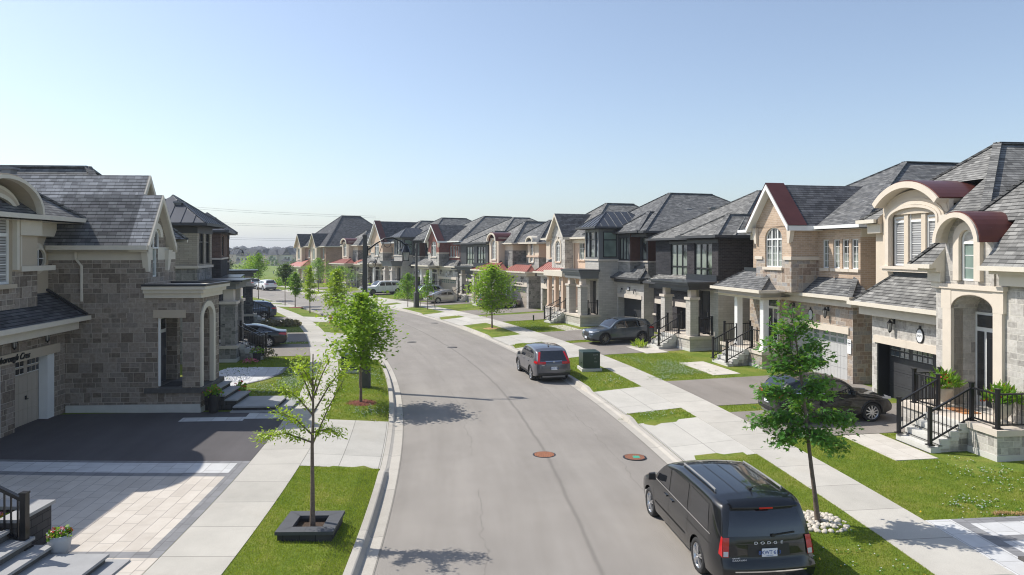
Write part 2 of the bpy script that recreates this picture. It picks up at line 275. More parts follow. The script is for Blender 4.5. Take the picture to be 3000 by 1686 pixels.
# ---------------------------------------------------------------- mesh builder
ZV = Vector((0, 0, 1))
class MB:
    def __init__(s, mat='cream'): s.v = []; s.f = []; s.m = []; s.sm = []; s.mat = mat; s.uvs = {}
    def poly(s, pts, mat=None, smooth=False, uv=None):
        i = len(s.v); s.v.extend([tuple(p) for p in pts]); s.f.append(tuple(range(i, i + len(pts)))); s.m.append(mat or s.mat); s.sm.append(smooth)
        if uv: s.uvs[len(s.f) - 1] = uv
    def box(s, x0, x1, y0, y1, z0, z1, mat=None, top=None):
        p = [(x0, y0, z0), (x1, y0, z0), (x1, y1, z0), (x0, y1, z0), (x0, y0, z1), (x1, y0, z1), (x1, y1, z1), (x0, y1, z1)]
        for k, f in enumerate(((0, 3, 2, 1), (4, 5, 6, 7), (0, 1, 5, 4), (1, 2, 6, 5), (2, 3, 7, 6), (3, 0, 4, 7))):
            s.poly([p[i] for i in f], (top or mat) if k == 1 else mat)
    def cbox(s, c, sx, sy, sz, mat=None): s.box(c[0] - sx / 2, c[0] + sx / 2, c[1] - sy / 2, c[1] + sy / 2, c[2], c[2] + sz, mat)
    def hexa(s, a, b, mat=None, caps=True):          # two matching loops
        n = len(a)
        for i in range(n): s.poly([a[i], a[(i + 1) % n], b[(i + 1) % n], b[i]], mat)
        if caps: s.poly(a[::-1], mat); s.poly(b, mat)
    def bar(s, p, q, r, mat=None, r2=None, up=None):            # square bar
        p, q = Vector(p), Vector(q); d = (q - p).normalized(); u = d.cross(Vector(up) if up else (ZV if abs(d.z) < .95 else Vector((1, 0, 0)))).normalized(); w_ = d.cross(u)
        r2 = r if r2 is None else r2
        f = lambda c: [c + u * r + w_ * r2, c - u * r + w_ * r2, c - u * r - w_ * r2, c + u * r - w_ * r2]
        s.hexa(f(p), f(q), mat)
    def tube(s, pts, rad, mat=None, n=8, smooth=True, caps=True):
        pts = [Vector(p) for p in pts]; rings = []
        for i, p in enumerate(pts):
            d = (pts[min(i + 1, len(pts) - 1)] - pts[max(i - 1, 0)]).normalized()
            if d.length < .5: d = ZV
            u = d.cross(Vector((1, 0, .01)) if abs(d.x) < .9 else Vector((0, 1, .01))).normalized(); w_ = d.cross(u)
            r = rad[i] if isinstance(rad, (list, tuple)) else rad
            rings.append([p + (u * cos(2 * pi * k / n) + w_ * sin(2 * pi * k / n)) * r for k in range(n)])
        s.loft(rings, mat, smooth, True, caps)
    def loft(s, rings, mat=None, smooth=True, closed=True, caps=False):
        i0 = len(s.v); n = len(rings[0])
        for r in rings: s.v.extend([tuple(p) for p in r])
        for a in range(len(rings) - 1):
            for k in range(n if closed else n - 1):
                k2 = (k + 1) % n; s.f.append((i0 + a * n + k, i0 + a * n + k2, i0 + (a + 1) * n + k2, i0 + (a + 1) * n + k)); s.m.append(mat or s.mat); s.sm.append(smooth)
        if caps: s.poly(list(reversed(rings[0])), mat); s.poly(rings[-1], mat)
    def lathe(s, c, prof, mat=None, n=16, smooth=True):
        c = Vector(c); s.loft([[c + Vector((r * cos(2 * pi * k / n), r * sin(2 * pi * k / n), z)) for k in range(n)] for r, z in prof], mat, smooth, True, True)
    def ball(s, c, r, mat=None, n=8, sz=1):
        s.lathe(c, [(r * sin(pi * k / 5) + .001, -r * sz * cos(pi * k / 5)) for k in range(6)], mat, n)
    def arch(s, xc, w_, zs, rise, y0, y1, t, mat=None, n=14, legs=None, taper=0):
        """band of thickness t round an arched opening; legs = z of foot"""
        o = []; i = []
        for k in range(n + 1):
            a = pi - pi * k / n; o.append((xc + (w_ / 2 + t) * cos(a), zs + (rise + t) * sin(a))); i.append((xc + w_ / 2 * cos(a), zs + rise * sin(a)))
        if legs is not None:
            o = [(o[0][0], legs)] + o + [(o[-1][0], legs)]; i = [(i[0][0], legs)] + i + [(i[-1][0], legs)]
        for k in range(len(o) - 1):
            a, b, c, d = o[k], o[k + 1], i[k + 1], i[k]
            s.hexa([(a[0], y0, a[1]), (b[0], y0, b[1]), (c[0], y0, c[1]), (d[0], y0, d[1])], [(a[0], y1, a[1]), (b[0], y1, b[1]), (c[0], y1, c[1]), (d[0], y1, d[1])], mat)
    def build(s, name, parent=None, mats=None):
        me = bpy.data.meshes.new(name); me.from_pydata(s.v, [], s.f)
        names = []
        for m in s.m:
            if m not in names: names.append(m)
        for m in names: me.materials.append(M[m])
        ix = {m: k for k, m in enumerate(names)}
        me.polygons.foreach_set('material_index', [ix[m] for m in s.m]); me.polygons.foreach_set('use_smooth', s.sm)
        uvl = me.uv_layers.new(name='UVMap'); dat = [0.] * (2 * len(me.loops)); V = s.v
        for pi_, p in enumerate(me.polygons):
            if pi_ in s.uvs:
                for li, q in zip(p.loop_indices, s.uvs[pi_]): dat[2 * li] = q[0]; dat[2 * li + 1] = q[1]
                continue
            n = p.normal
            if abs(n.z) > .98:
                for li in p.loop_indices: q = V[me.loops[li].vertex_index]; dat[2 * li] = q[0]; dat[2 * li + 1] = q[1]
            else:
                h = sqrt(n.x * n.x + n.y * n.y); tx, ty = -n.y / h, n.x / h
                if abs(tx) > abs(ty):
                    if tx < 0: tx, ty = -tx, -ty
                elif ty < 0: tx, ty = -tx, -ty
                for li in p.loop_indices:
                    q = V[me.loops[li].vertex_index]; dat[2 * li] = q[0] * tx + q[1] * ty + 31.3; dat[2 * li + 1] = q[2] / h
        uvl.data.foreach_set('uv', dat)
        me.update(); o = bpy.data.objects.new(name, me); COL.objects.link(o)
        if parent is not None: o.parent = parent
        return o
def tag(o, label=None, cat=None, group=None, kind=None):
    for k, v in (('label', label), ('category', cat), ('group', group), ('kind', kind)):
        if v: o[k] = v
    return o
def empty(name, loc, rz=0, label=None, cat=None, group=None, scale=None):
    o = bpy.data.objects.new(name, None); COL.objects.link(o); o.location = loc; o.rotation_euler = (0, 0, rz)
    if scale: o.scale = (scale,) * 3
    return tag(o, label, cat, group)
def copytree(o, loc, rz, label=None, group=None, parent=None, scale=None):
    c = o.copy(); COL.objects.link(c)
    if parent is None:
        c.location = loc; c.rotation_euler = (0, 0, rz)
        if scale: c.scale = (scale,) * 3
        if label: c['label'] = label
        if group: c['group'] = group
    else: c.parent = parent
    for ch in list(o.children): copytree(ch, None, None, parent=c)
    return c
def text(body, size, mat, name, parent, loc, rot, ext=.004, shear=0, align='CENTER', sx=1, bold=0):
    cu = bpy.data.curves.new(name, 'FONT'); cu.body = body; cu.size = size; cu.extrude = ext; cu.shear = shear; cu.align_x = align; cu.offset = bold
    t = bpy.data.objects.new(name, cu); COL.objects.link(t)
    me = bpy.data.meshes.new_from_object(t.evaluated_get(bpy.context.evaluated_depsgraph_get())); bpy.data.objects.remove(t)
    me.materials.clear(); me.materials.append(M[mat]); o = bpy.data.objects.new(name, me); COL.objects.link(o)
    o.parent = parent; o.location = loc; o.rotation_euler = rot; o.scale = (sx, 1, 1); return o
def struct(o, kind='structure'): o['kind'] = kind; return o
# ---------------------------------------------------------------- ground sheets in street coordinates
def sheet(name, s0, s1, d0, d1, mat, dz, ds=.5, dd=.5, bound=None, skirtz=None, zf=None):
    """bound(s) -> (d0, d1) lets an edge curve"""
    mb = MB(mat); ns = max(1, math.ceil((s1 - s0) / ds)); nd = max(1, math.ceil(abs(d1 - d0) / dd)); Z = zf or ZT
    G = []
    for i in range(ns + 1):
        s = s0 + (s1 - s0) * i / ns; a, b = bound(s) if bound else (d0, d1)
        G.append([(s, a + (b - a) * j / nd) for j in range(nd + 1)])
    for i in range(ns):
        for j in range(nd):
            q = [G[i][j], G[i][j + 1], G[i + 1][j + 1], G[i + 1][j]]
            if d1 < d0: q.reverse()
            mb.poly([SDP(s, d, Z(s, d) + dz) for s, d in q], None, True, uv=q)
    if skirtz:
        for i in range(ns):
            for j in (0, nd):
                a, b = G[i][j], G[i + 1][j]; mb.poly([SDP(*a, ZT(*a) + dz), SDP(*b, ZT(*b) + dz), SDP(*b, ZT(*b) - skirtz), SDP(*a, ZT(*a) - skirtz)])
        for i in (0, ns):
            for j in range(nd):
                a, b = G[i][j], G[i][j + 1]; mb.poly([SDP(*a, ZT(*a) + dz), SDP(*b, ZT(*b) + dz), SDP(*b, ZT(*b) - skirtz), SDP(*a, ZT(*a) - skirtz)])
    return mb.build(name)
def gz(y):   # far land: dips then rises
    return interp(y, [0, 150, 340, 520, 900, 1500, 4000], [-.12, -.3, -3.4, -2.2, 1.2, 0, 0])
def build_ground():
    # lawn terrain, both sides of the street in one sheet
    mb = MB('lawn'); S = [-35 + 1.0 * i for i in range(0, 326)]
    def row(side): return [side * v for v in (4.13, 4.6, 5.4, 6.25, 7.6, 9, 12, 14, 20, 40, 58)]
    for side in (1, -1):
        D = row(side)
        for a, b in zip(S, S[1:]):
            if side < 0 and a > 175: D2 = D[:9]
            else: D2 = D
            for p, q in zip(D2, D2[1:]):
                f = [(a, p), (a, q), (b, q), (b, p)]
                if side < 0: f.reverse()
                mb.poly([GP(*x) for x in f], 'lawn' if a < 150 else 'field', True)
    struct(tag(mb.build('ground'), 'mown grass lawns on both sides of the street'))
    mb = MB('field'); xs = [-2400, -1200, -500, -250, -100, 0, 150, 500, 1500]; ys = [-60, -20, 0, 60, 100, 150, 200, 250, 300, 340, 400, 460, 520, 600, 700, 800, 900, 1200, 1500, 2600]
    for x0, x1 in zip(xs, xs[1:]):
        for y0, y1 in zip(ys, ys[1:]):
            mb.poly([(x0, y0, gz(y0)), (x1, y0, gz(y0)), (x1, y1, gz(y1)), (x0, y1, gz(y1))], None, True)
    struct(mb.build('field'))
    struct(tag(sheet('road', -35, 290, -3.66, 3.66, 'road', .004, 1, .9), 'worn grey asphalt street with seams and hairline cracks'))
    for side in (1, -1):
        mb = MB('kerb'); ss = [-35 + .5 * i for i in range(650)]
        prof = lambda s: [(3.64, .012), (3.92, -.004), (3.985, max(.012, hc(s, side) - .012)), (4.01, hc(s, side) + .002), (4.15, hc(s, side) + .004), (4.155, -.05)]
        for a, b in zip(ss, ss[1:]):
            A, B = prof(a), prof(b); u = 0
            for (p, q, p2, q2) in zip(A, A[1:], B, B[1:]):
                f = [SDP(a, side * p[0], p[1]), SDP(a, side * q[0], q[1]), SDP(b, side * q2[0], q2[1]), SDP(b, side * p2[0], p2[1])]
                uv = [(a, u), (a, u + .1), (b, u + .1), (b, u)]; u += .1
                if side < 0: f.reverse(); uv.reverse()
                mb.poly(f, None, False, uv)
        struct(mb.build('kerb'))
        struct(tag(sheet('pavement', -35, 290, side * 6.25, side * 7.6, 'sidewalk', .012, .5, .7, skirtz=.05), 'pale concrete pavement with score lines'))
        B = BR if side > 0 else BL
        for (a, b), (c, e) in zip(B, B[1:]):
            struct(sheet('apron', b, c, side * 4.155, side * 6.24, 'apron', .012, .5, .7))
    # driveways behind the pavements: (s0, s1, d0, d1, side, mat)
    for s0, s1, d1, side, mat in ((20.7, 24.0, 14.3, 1, 'drive'), (25, 29.6, 15, 1, 'drive'), (37.1, 41.9, 15.2, 1, 'drive'), (42.9, 47.6, 14.3, 1, 'drive'), (55, 59.8, 14.6, 1, 'drive'),
            (61, 65.2, 14.3, 1, 'drive'), (71.8, 76.5, 14.6, 1, 'drive'), (77.8, 82.3, 14.3, 1, 'drive'), (89.6, 94, 14.6, 1, 'drive'), (95.3, 99.6, 14.3, 1, 'drive'), (107, 111, 14.6, 1, 'drive'),
            (40.9, 46.2, 15.5, -1, 'drive'), (47.4, 52.8, 15.5, -1, 'drive'), (60.7, 66, 15.5, -1, 'drive'), (79, 83, 15.5, -1, 'drive'), (84.5, 88, 15.5, -1, 'drive')):
        struct(sheet('driveway', s0, s1, side * 7.605, side * d1, mat, .016, .6, .8, skirtz=.03))
    # nearest left driveway: asphalt, curved paver bands, paver field
    zt = lambda s, d: ZT(s, d)
    c1 = lambda s: 0
    def curvesheet(name, sa, sb, d0, d1, mat, dz):
        mb = MB(mat); n = 14
        for j in range(n):
            da, db = d0 + (d1 - d0) * j / n, d0 + (d1 - d0) * (j + 1) / n; m_ = 8
            fa = lambda d, k: sa(d) + (sb(d) - sa(d)) * k / m_
            for k in range(m_):
                q = [(fa(da, k), da), (fa(db, k), db), (fa(db, k + 1), db), (fa(da, k + 1), da)]
                q.reverse(); mb.poly([GP(s, d, dz) for s, d in q], None, True, uv=q)
        return struct(mb.build(name))
    cv = lambda s0: (lambda d: s0 + .03 * (-d - 7.6) + .006 * (-d - 7.6) ** 2)
    curvesheet('driveway', cv(20.05), lambda d: 26.5, -7.605, -15.6, 'drive_dark', .016)
    curvesheet('paver_band', cv(19.85), cv(20.05), -7.605, -15.6, 'paver_border', .018)
    curvesheet('paver_band', cv(18.95), cv(19.85), -7.9, -15.6, 'paver_grey', .018)
    curvesheet('paver_band', cv(18.65), cv(18.95), -7.9, -15.6, 'paver_border', .018)
    curvesheet('paver_driveway', lambda d: 13.9 + .01 * (-d - 7.6), cv(18.65), -7.9, -15.6, 'paver_sand', .018)
    curvesheet('paver_band', lambda d: 13.6 + .01 * (-d - 7.6), lambda d: 13.9 + .01 * (-d - 7.6), -7.605, -15.6, 'paver_border', .018)
    curvesheet('paver_band', lambda d: 13.9, cv(19.85), -7.605, -7.9, 'paver_border', .018)
    curvesheet('paver_walk', lambda d: 2, lambda d: 13.6 + .01 * (-d - 7.6), -7.605, -15.6, 'paver_sand', .018)
    # right foreground paver driveway of the nearest house
    g = lambda n, s0, s1, d0, d1, m: struct(sheet(n, s0, s1, d0, d1, m, .018, .5, .6, skirtz=.03))
    g('paver_driveway', 2, 14.5, 7.605, 8.15, 'paver_grey'); g('paver_band', 2, 14.5, 8.15, 8.4, 'paver_border'); g('paver_band', 14.25, 14.5, 8.4, 14, 'paver_border')
    g('paver_driveway', 13.65, 14.25, 8.4, 14, 'paver_grey'); g('paver_band', 13.4, 13.65, 8.4, 14, 'paver_border'); g('paver_driveway', 2, 13.4, 8.4, 14, 'paver_grey')
    # slab walks to the stairs
    g('slab_walk', 18.25, 20.65, 9.55, 10.75, 'walk_slab'); g('slab_walk', 30.3, 33.6, 10.2, 11.5, 'walk_slab'); g('slab_walk', 36.7, 39.3, 10.0, 11.3, 'walk_slab'); g('slab_walk', 47.6, 50.8, 9.7, 10.9, 'walk_slab')
    g('paver_walk', 25.3, 28.9, -7.605, -8.9, 'paver_grey'); g('paver_walk', 25.0, 25.6, -8.9, -10.9, 'paver_grey')
    # curved paver walk and white stone bed before the second left house
    mb = MB('paver_grey')
    ctl = [(30.2, -12.6, 1.0), (30.9, -11.4, 1.0), (31.9, -10.3, 1.05), (33.4, -9.4, 1.1), (35, -8.9, 1.15), (36.9, -8.75, 1.2)]
    P_ = []
    for a, b in zip(ctl, ctl[1:]):
        for k in range(5): t = k / 5; P_.append([a[i] * (1 - t) + b[i] * t for i in range(3)])
    P_.append(list(ctl[-1]))
    for a, b in zip(P_, P_[1:]):
        dx, dy = b[0] - a[0], b[1] - a[1]; l = sqrt(dx * dx + dy * dy); nx, ny = -dy / l, dx / l
        for o0, o1, mt in ((0, .86, 'paver_grey'), (.86, 1, 'paver_border'), (-.14, 0, 'paver_border')):
            q = [(a[0] - nx * a[2] * o0, a[1] - ny * a[2] * o0), (a[0] - nx * a[2] * o1, a[1] - ny * a[2] * o1), (b[0] - nx * b[2] * o1, b[1] - ny * b[2] * o1), (b[0] - nx * b[2] * o0, b[1] - ny * b[2] * o0)]
            q.reverse(); mb.poly([GP(s, d, .02) for s, d in q], mt, False, uv=q)
    struct(mb.build('paver_walk'))
    # iron covers and catch basin slits
    for i, (x, y, lab) in enumerate(((.92, 20.45, 'round rust brown iron manhole cover in the middle of the road'), (3.47, 20.28, 'rust brown manhole cover with a teal painted mark'))):
        t = empty('manhole_cover', (x, y, .052 if i == 0 else .03), 0, lab, 'manhole cover')
        mb = MB('rust'); mb.lathe((0, 0, 0), [(.33, 0), (.33, .012), (.30, .014)], 'black_metal', 28, False); mb.build('frame', t)
        mb = MB('rust')
        for k in range(-5, 6):
            h = sqrt(.29 ** 2 - (k * .05) ** 2); mb.box(k * .05 - .017, k * .05 + .017, -h, h, .012, .02)
            if i == 0: mb.box(-h, h, k * .05 - .015, k * .05 + .015, .011, .019)
        mb.build('grate', t)
        if i: mb = MB('teal'); mb.box(-.05, .14, -.12, .1, .0195, .0215); mb.build('paint_mark', t)
    for s, d in ((46.5, -1.3), (43.3, .6), (57.8, 2.9)):
        p = GP(s, d, .008); t = empty('road_cover', p, head(s), 'small dark iron slot cover flush in the far roadway', 'road cover', 'small covers in the far road'); mb = MB('black_metal'); mb.lathe((0, 0, 0), [(.3, -.004), (.3, .008), (.24, .012), (.001, .01)], 'pole', 16); mb.build('cover', t)
build_ground()
# ---------------------------------------------------------------- house kit (local: x right seen from the street, y into the lot, z up)
class House:
    def __init__(s, name, label, loc, ang, group=None, far=False):
        s.e = empty(name, (loc[0], loc[1], 0), ang, label, 'house', group); s.acc = {}; s.far = far
    def mb(s, n, mat='cream'):
        if n not in s.acc: s.acc[n] = MB(mat)
        return s.acc[n]
    def done(s):
        for n, m in s.acc.items(): m.build(n, s.e)
        s.acc = {}
    def part(s, n, mb, label=None):
        o = mb.build(n, s.e)
        if label: o['label'] = label
        return o
    # walls with real openings in the front face; bands = [(ztop, mat), ...] bottom up
    def wall(s, x0, x1, y0, y1, z0, z1, bands, wins=(), n='wall', sides=None, base=True):
        mb = s.mb(n)
        if isinstance(bands, str): bands = [(z1, bands)]
        ops = []
        for q in wins:
            s.window(y=y0, **q) if q.get('kind') != 'hole' else None
            ops.append((q['x0'], q['x1'], q['z0'], q['z1'], q.get('arch', 0), q.get('dep', .1)))
        def band(z):
            for t, m in bands:
                if z < t: return m
            return bands[-1][1]
        def face(a, b, zs, f):
            for lo, hi in zip(zs, zs[1:]): mb.poly(f(a, b, lo, hi), band((lo + hi) / 2))
        zs = sorted({z0, z1} | {t for t, m in bands if z0 < t < z1})
        zf = sorted(set(zs) | {c for o in ops for c in (max(z0, o[2]), min(z1, o[3]))})
        xs = sorted({x0, x1} | {c for o in ops for c in o[:2]})
        for a, b in zip(xs, xs[1:]):
            for lo, hi in zip(zf, zf[1:]):
                xm, zm = (a + b) / 2, (lo + hi) / 2
                if any(o[0] < xm < o[1] and o[2] < zm < o[3] for o in ops): continue
                mb.poly([(a, y0, lo), (b, y0, lo), (b, y0, hi), (a, y0, hi)], band(zm))
        for o in ops:
            a, b, lo, hi, ar, dp = o; bm = band((lo + hi) / 2); sp = hi - ar
            for q in ([(a, y0, lo), (a, y0, sp), (a, y0 + dp, sp), (a, y0 + dp, lo)], [(b, y0, sp), (b, y0, lo), (b, y0 + dp, lo), (b, y0 + dp, sp)], [(b, y0, lo), (a, y0, lo), (a, y0 + dp, lo), (b, y0 + dp, lo)]): mb.poly(q, bm)
            if not ar: mb.poly([(a, y0, hi), (b, y0, hi), (b, y0 + dp, hi), (a, y0 + dp, hi)], bm)
            else:
                xc, w_ = (a + b) / 2, (b - a) / 2; ps = [(xc + w_ * cos(pi - pi * k / 12), sp + ar * sin(pi * k / 12)) for k in range(13)]
                for k in range(12):
                    p, q = ps[k], ps[k + 1]; mb.poly([(p[0], y0, p[1]), (q[0], y0, q[1]), (q[0], y0 + dp, q[1]), (p[0], y0 + dp, p[1])], bm)
                    mb.poly([(p[0], y0, p[1]), (q[0], y0, q[1]), (q[0], y0, hi), (p[0], y0, hi)], bm)
        sd = sides or bands
        if isinstance(sd, str): sd = [(z1, sd)]
        keep = bands; bands = sd; zs = sorted({z0, z1} | {t for t, m in bands if z0 < t < z1})
        face(0, 0, zs, lambda a, b, lo, hi: [(x1, y0, lo), (x1, y1, lo), (x1, y1, hi), (x1, y0, hi)])
        face(0, 0, zs, lambda a, b, lo, hi: [(x0, y1, lo), (x0, y0, lo), (x0, y0, hi), (x0, y1, hi)])
        face(0, 0, zs, lambda a, b, lo, hi: [(x1, y1, lo), (x0, y1, lo), (x0, y1, hi), (x1, y1, hi)])
        bands = keep
        mb.poly([(x0, y0, z1), (x1, y0, z1), (x1, y1, z1), (x0, y1, z1)], band(z1 - .01))
    def window(s, x0, x1, z0, z1, y, fr='white', nx=2, nz=3, arch=0, tz=None, glass='pane_curtain', split=1, sill=None, sur=None, dep=.1, fw=.05, key=None, soldier=None):
        mb = MB(fr); yb = y + dep; yf = yb - .045; sp = z1 - arch
        mb.box(x0, x0 + fw, yf, yb, z0, sp); mb.box(x1 - fw, x1, yf, yb, z0, sp); mb.box(x0 + fw, x1 - fw, yf, yb, z0, z0 + fw)
        xc = (x0 + x1) / 2
        if arch: mb.arch(xc, x1 - x0 - 2 * fw, sp, arch - fw, yf, yb, fw, None, 12)
        else: mb.box(x0 + fw, x1 - fw, yf, yb, z1 - fw, z1)
        def topz(x): return z1 - fw if not arch else sp + (arch - fw) * sqrt(max(0, 1 - ((x - xc) / ((x1 - x0) / 2 - fw)) ** 2))
        for k in range(1, split): x = x0 + (x1 - x0) * k / split; mb.box(x - fw * .8, x + fw * .8, yf + .002, yb, z0 + fw, topz(x))
        if tz: mb.box(x0 + fw, x1 - fw, yf + .001, yb, tz - fw * .7, tz + fw * .7)
        g = .011; yg0, yg1 = yb - .012, yb + .006
        if not s.far:
            for c in range(split):
                a, b = x0 + (x1 - x0) * c / split, x0 + (x1 - x0) * (c + 1) / split
                for k in range(1, nx): x = a + (b - a) * k / nx; mb.box(x - g, x + g, yg0, yg1, z0 + fw, topz(x))
            top = tz or sp
            for k in range(1, nz): z = z0 + (top - z0) * k / nz; mb.box(x0 + fw, x1 - fw, yg0 + .002, yg1, z - g, z + g)
        o = s.part('window', mb)
        gl = MB(glass); yp = yb + .001
        if arch:
            ps = [(x0 + .02, yp, z0), (x1 - .02, yp, z0)] + [(xc + (x1 - x0 - .04) / 2 * cos(pi * k / 12), yp, sp + (arch - .02) * sin(pi * k / 12)) for k in range(13)]; gl.poly(ps)
        else: gl.poly([(x0, yp, z0), (x1, yp, z0), (x1, yp, z1), (x0, yp, z1)])
        gl.build('pane', o)
        if sill:
            t = s.mb('sill', sill); t.box(x0 - .1, x1 + .1, y - .09, y + .05, z0 - .13, z0 - .002, sill)
        if sur:
            t = s.mb('surround', sur); 
            if arch: t.arch(xc, x1 - x0 + .02, sp, arch + .01, y - .07, y + .06, .16, sur, 14, legs=z0)
            else: t.box(x0 - .16, x0 - .01, y - .05, y + .06, z0, z1 + .12, sur); t.box(x1 + .01, x1 + .16, y - .05, y + .06, z0, z1 + .12, sur)
        if key:
            t = s.mb('surround', key); t.box(xc - .09, xc + .09, y - .1, y + .02, z1 + .01, z1 + .34, key)
    def eave(s, x0, x1, y0, y1, z, mat, h=.17, fr=.3, sides='flrb', fz=None):
        g = s.mb('gutter', mat); o = .11
        if 'f' in sides: g.box(x0 - o, x1 + o, y0 - o, y0, z - h * .75, z + .012, mat)
        if 'b' in sides: g.box(x0 - o, x1 + o, y1, y1 + o, z - h * .75, z + .012, mat)
        if 'l' in sides: g.box(x0 - o, x0, y0, y1, z - h * .75, z + .012, mat)
        if 'r' in sides: g.box(x1, x1 + o, y0, y1, z - h * .75, z + .012, mat)
        s.mb('soffit', mat).poly([(x0, y0, z - h), (x0, y1, z - h), (x1, y1, z - h), (x1, y0, z - h)], mat)
    def cap(s, p, q, mat, r=.13):
        s.mb('roof').bar(Vector(p) + Vector((0, 0, .0)), Vector(q), r, mat, .035)
    def hip(s, x0, x1, y0, y1, z, pitch, oh=.4, mat='shingle_grey', gut='cream', caps=True, frieze=None, sides='flrb', ridge=None, back=True, run=None):
        X0, X1, Y0, Y1 = x0 - oh, x1 + oh, y0 - oh, y1 + oh; mb = s.mb('roof'); w_, d_ = X1 - X0, Y1 - Y0
        h = min(w_, d_) / 2
        if w_ <= d_: a = Vector(((X0 + X1) / 2, Y0 + (run or h), z + h * pitch)); b = Vector(((X0 + X1) / 2, Y1 - h, z + h * pitch))
        else: a = Vector((X0 + h, (Y0 + Y1) / 2, z + h * pitch)); b = Vector((X1 - h, (Y0 + Y1) / 2, z + h * pitch))
        c = [Vector((X0, Y0, z)), Vector((X1, Y0, z)), Vector((X1, Y1, z)), Vector((X0, Y1, z))]
        if w_ <= d_: F = [(c[0], c[1], a), (c[1], c[2], b, a), (c[2], c[3], b), (c[3], c[0], a, b)]
        else: F = [(c[0], c[1], b, a), (c[1], c[2], b), (c[2], c[3], a, b), (c[3], c[0], a)]
        for f in F: mb.poly(f, mat)
        if caps:
            for p, q in ((c[0], a), (c[1], a if w_ <= d_ else b), (c[2], b), (c[3], b if w_ <= d_ else a), (a, b)): s.cap(p, q, mat)
        s.eave(X0, X1, Y0, Y1, z, gut, sides=sides)
        if frieze:
            t = s.mb('frieze', frieze[0]); f = frieze[1]; t.box(x0 - .04, x1 + .04, y0 - .04, y1 + .04, z - .17 - f, z - .165, frieze[0])
        return a, b
    def gable(s, x0, x1, y0, y1, z, pitch, ohs=.3, ohf=.3, mat='shingle_dark', rake='cream', wallm=None, trimtop=None, tri=True, th=.14, rf=0):
        xm = (x0 + x1) / 2; hw = (x1 - x0) / 2 + ohs; zr = z + hw * pitch; mb = s.mb('roof'); yf = y0 - ohf
        for sg in (-1, 1):
            e = xm + sg * hw; f = [(e, yf, z), (xm, yf, zr), (xm, y1, zr), (e, y1, z)]
            if sg > 0: f.reverse()
            mb.poly(f, mat); mb.poly([(a, b, c - th) for a, b, c in f[::-1]], rake)
            k = s.mb('rake_board', rake); n = Vector((pitch * sg, 0, 1)).normalized()
            a = Vector((e, yf, z)); b = Vector((xm, yf, zr)); a = a.lerp(b, rf if sg < 0 else 0); dn = Vector((0, 0, -.24)); o = Vector((0, -.05, 0))
            k.hexa([a + o, b + o, b + dn + o, a + dn + o], [a - o * .6, b - o * .6, b + dn - o * .6, a + dn - o * .6], rake)
            k.poly([(e, yf, z), (e, yf, z - th - .08), (e, y1, z - th - .08), (e, y1, z)], rake)
            if trimtop: a2, b2 = a + Vector((sg * .05, 0, .03)), b + Vector((0, 0, .03 + .05 * pitch)); L2 = min(.9, y1 - yf); s.mb('metal_edge', trimtop).poly([a2 + o, b2 + o, b2 + Vector((0, L2, 0)), a2 + Vector((0, L2, 0))][::sg], trimtop)
        if wallm and tri:
            zb = z - .02; zz = z + (hw) * pitch - .16
            s.mb('wall').poly([(xm - hw * .97 if False else x0, y0, z - .05), (x1, y0, z - .05), (x1, y0, z + ohs * pitch - .1), (xm, y0, zz), (x0, y0, z + ohs * pitch - .1)], wallm)
        return zr
    def skirt(s, x0, x1, y0, y1, z0, z1, mat, hl=True, hr=True, gut='cream', frieze=.3, flash='flashing', seams=False, ov=.0):
        mb = s.mb('roof'); hlx = min((y1 - y0) * .9, (x1 - x0) / 2 - .05)
        a, b = (x0, y0, z0), (x1, y0, z0); c = (x1 - hlx if hr else x1, y1, z1); d = (x0 + hlx if hl else x0, y1, z1)
        mb.poly([a, b, c, d], mat); a2, b2 = (x0, y1, z0), (x1, y1, z0)
        mb.poly([a2, a, d], mat if hl else gut); mb.poly([b, b2, c], mat if hr else gut)
        if hl: s.cap(a, d, mat, .1)
        if hr: s.cap(b, c, mat, .1)
        g = s.mb('gutter', gut); o = .11; g.box(x0 - o, x1 + o, y0 - o, y0, z0 - .13, z0 + .012, gut); g.box(x0 - o, x0, y0, y1, z0 - .13, z0 + .012, gut); g.box(x1, x1 + o, y0, y1, z0 - .13, z0 + .012, gut)
        s.mb('frieze', gut).box(x0 + .2, x1 - .2, y0 + .2, y1, z0 - .13 - frieze, z0 - .1, gut)
        if flash: s.mb('flashing', flash).box(d[0], c[0], y1 - .06, y1 + .02, z1 - .08, z1 + .16, flash)
        if seams:
            n = int((x1 - x0) / .38)
            for k in range(1, n):
                x = x0 + (x1 - x0) * k / n; t = 1
                if hl: t = min(t, (x - x0) / hlx)
                if hr: t = min(t, (x1 - x) / hlx)
                p = Vector((x, y0, z0 + .01)); q = Vector((x, y0 + (y1 - y0) * t, z0 + .01 + (z1 - z0) * t)); mb.bar(p, q, .012, mat, .02)
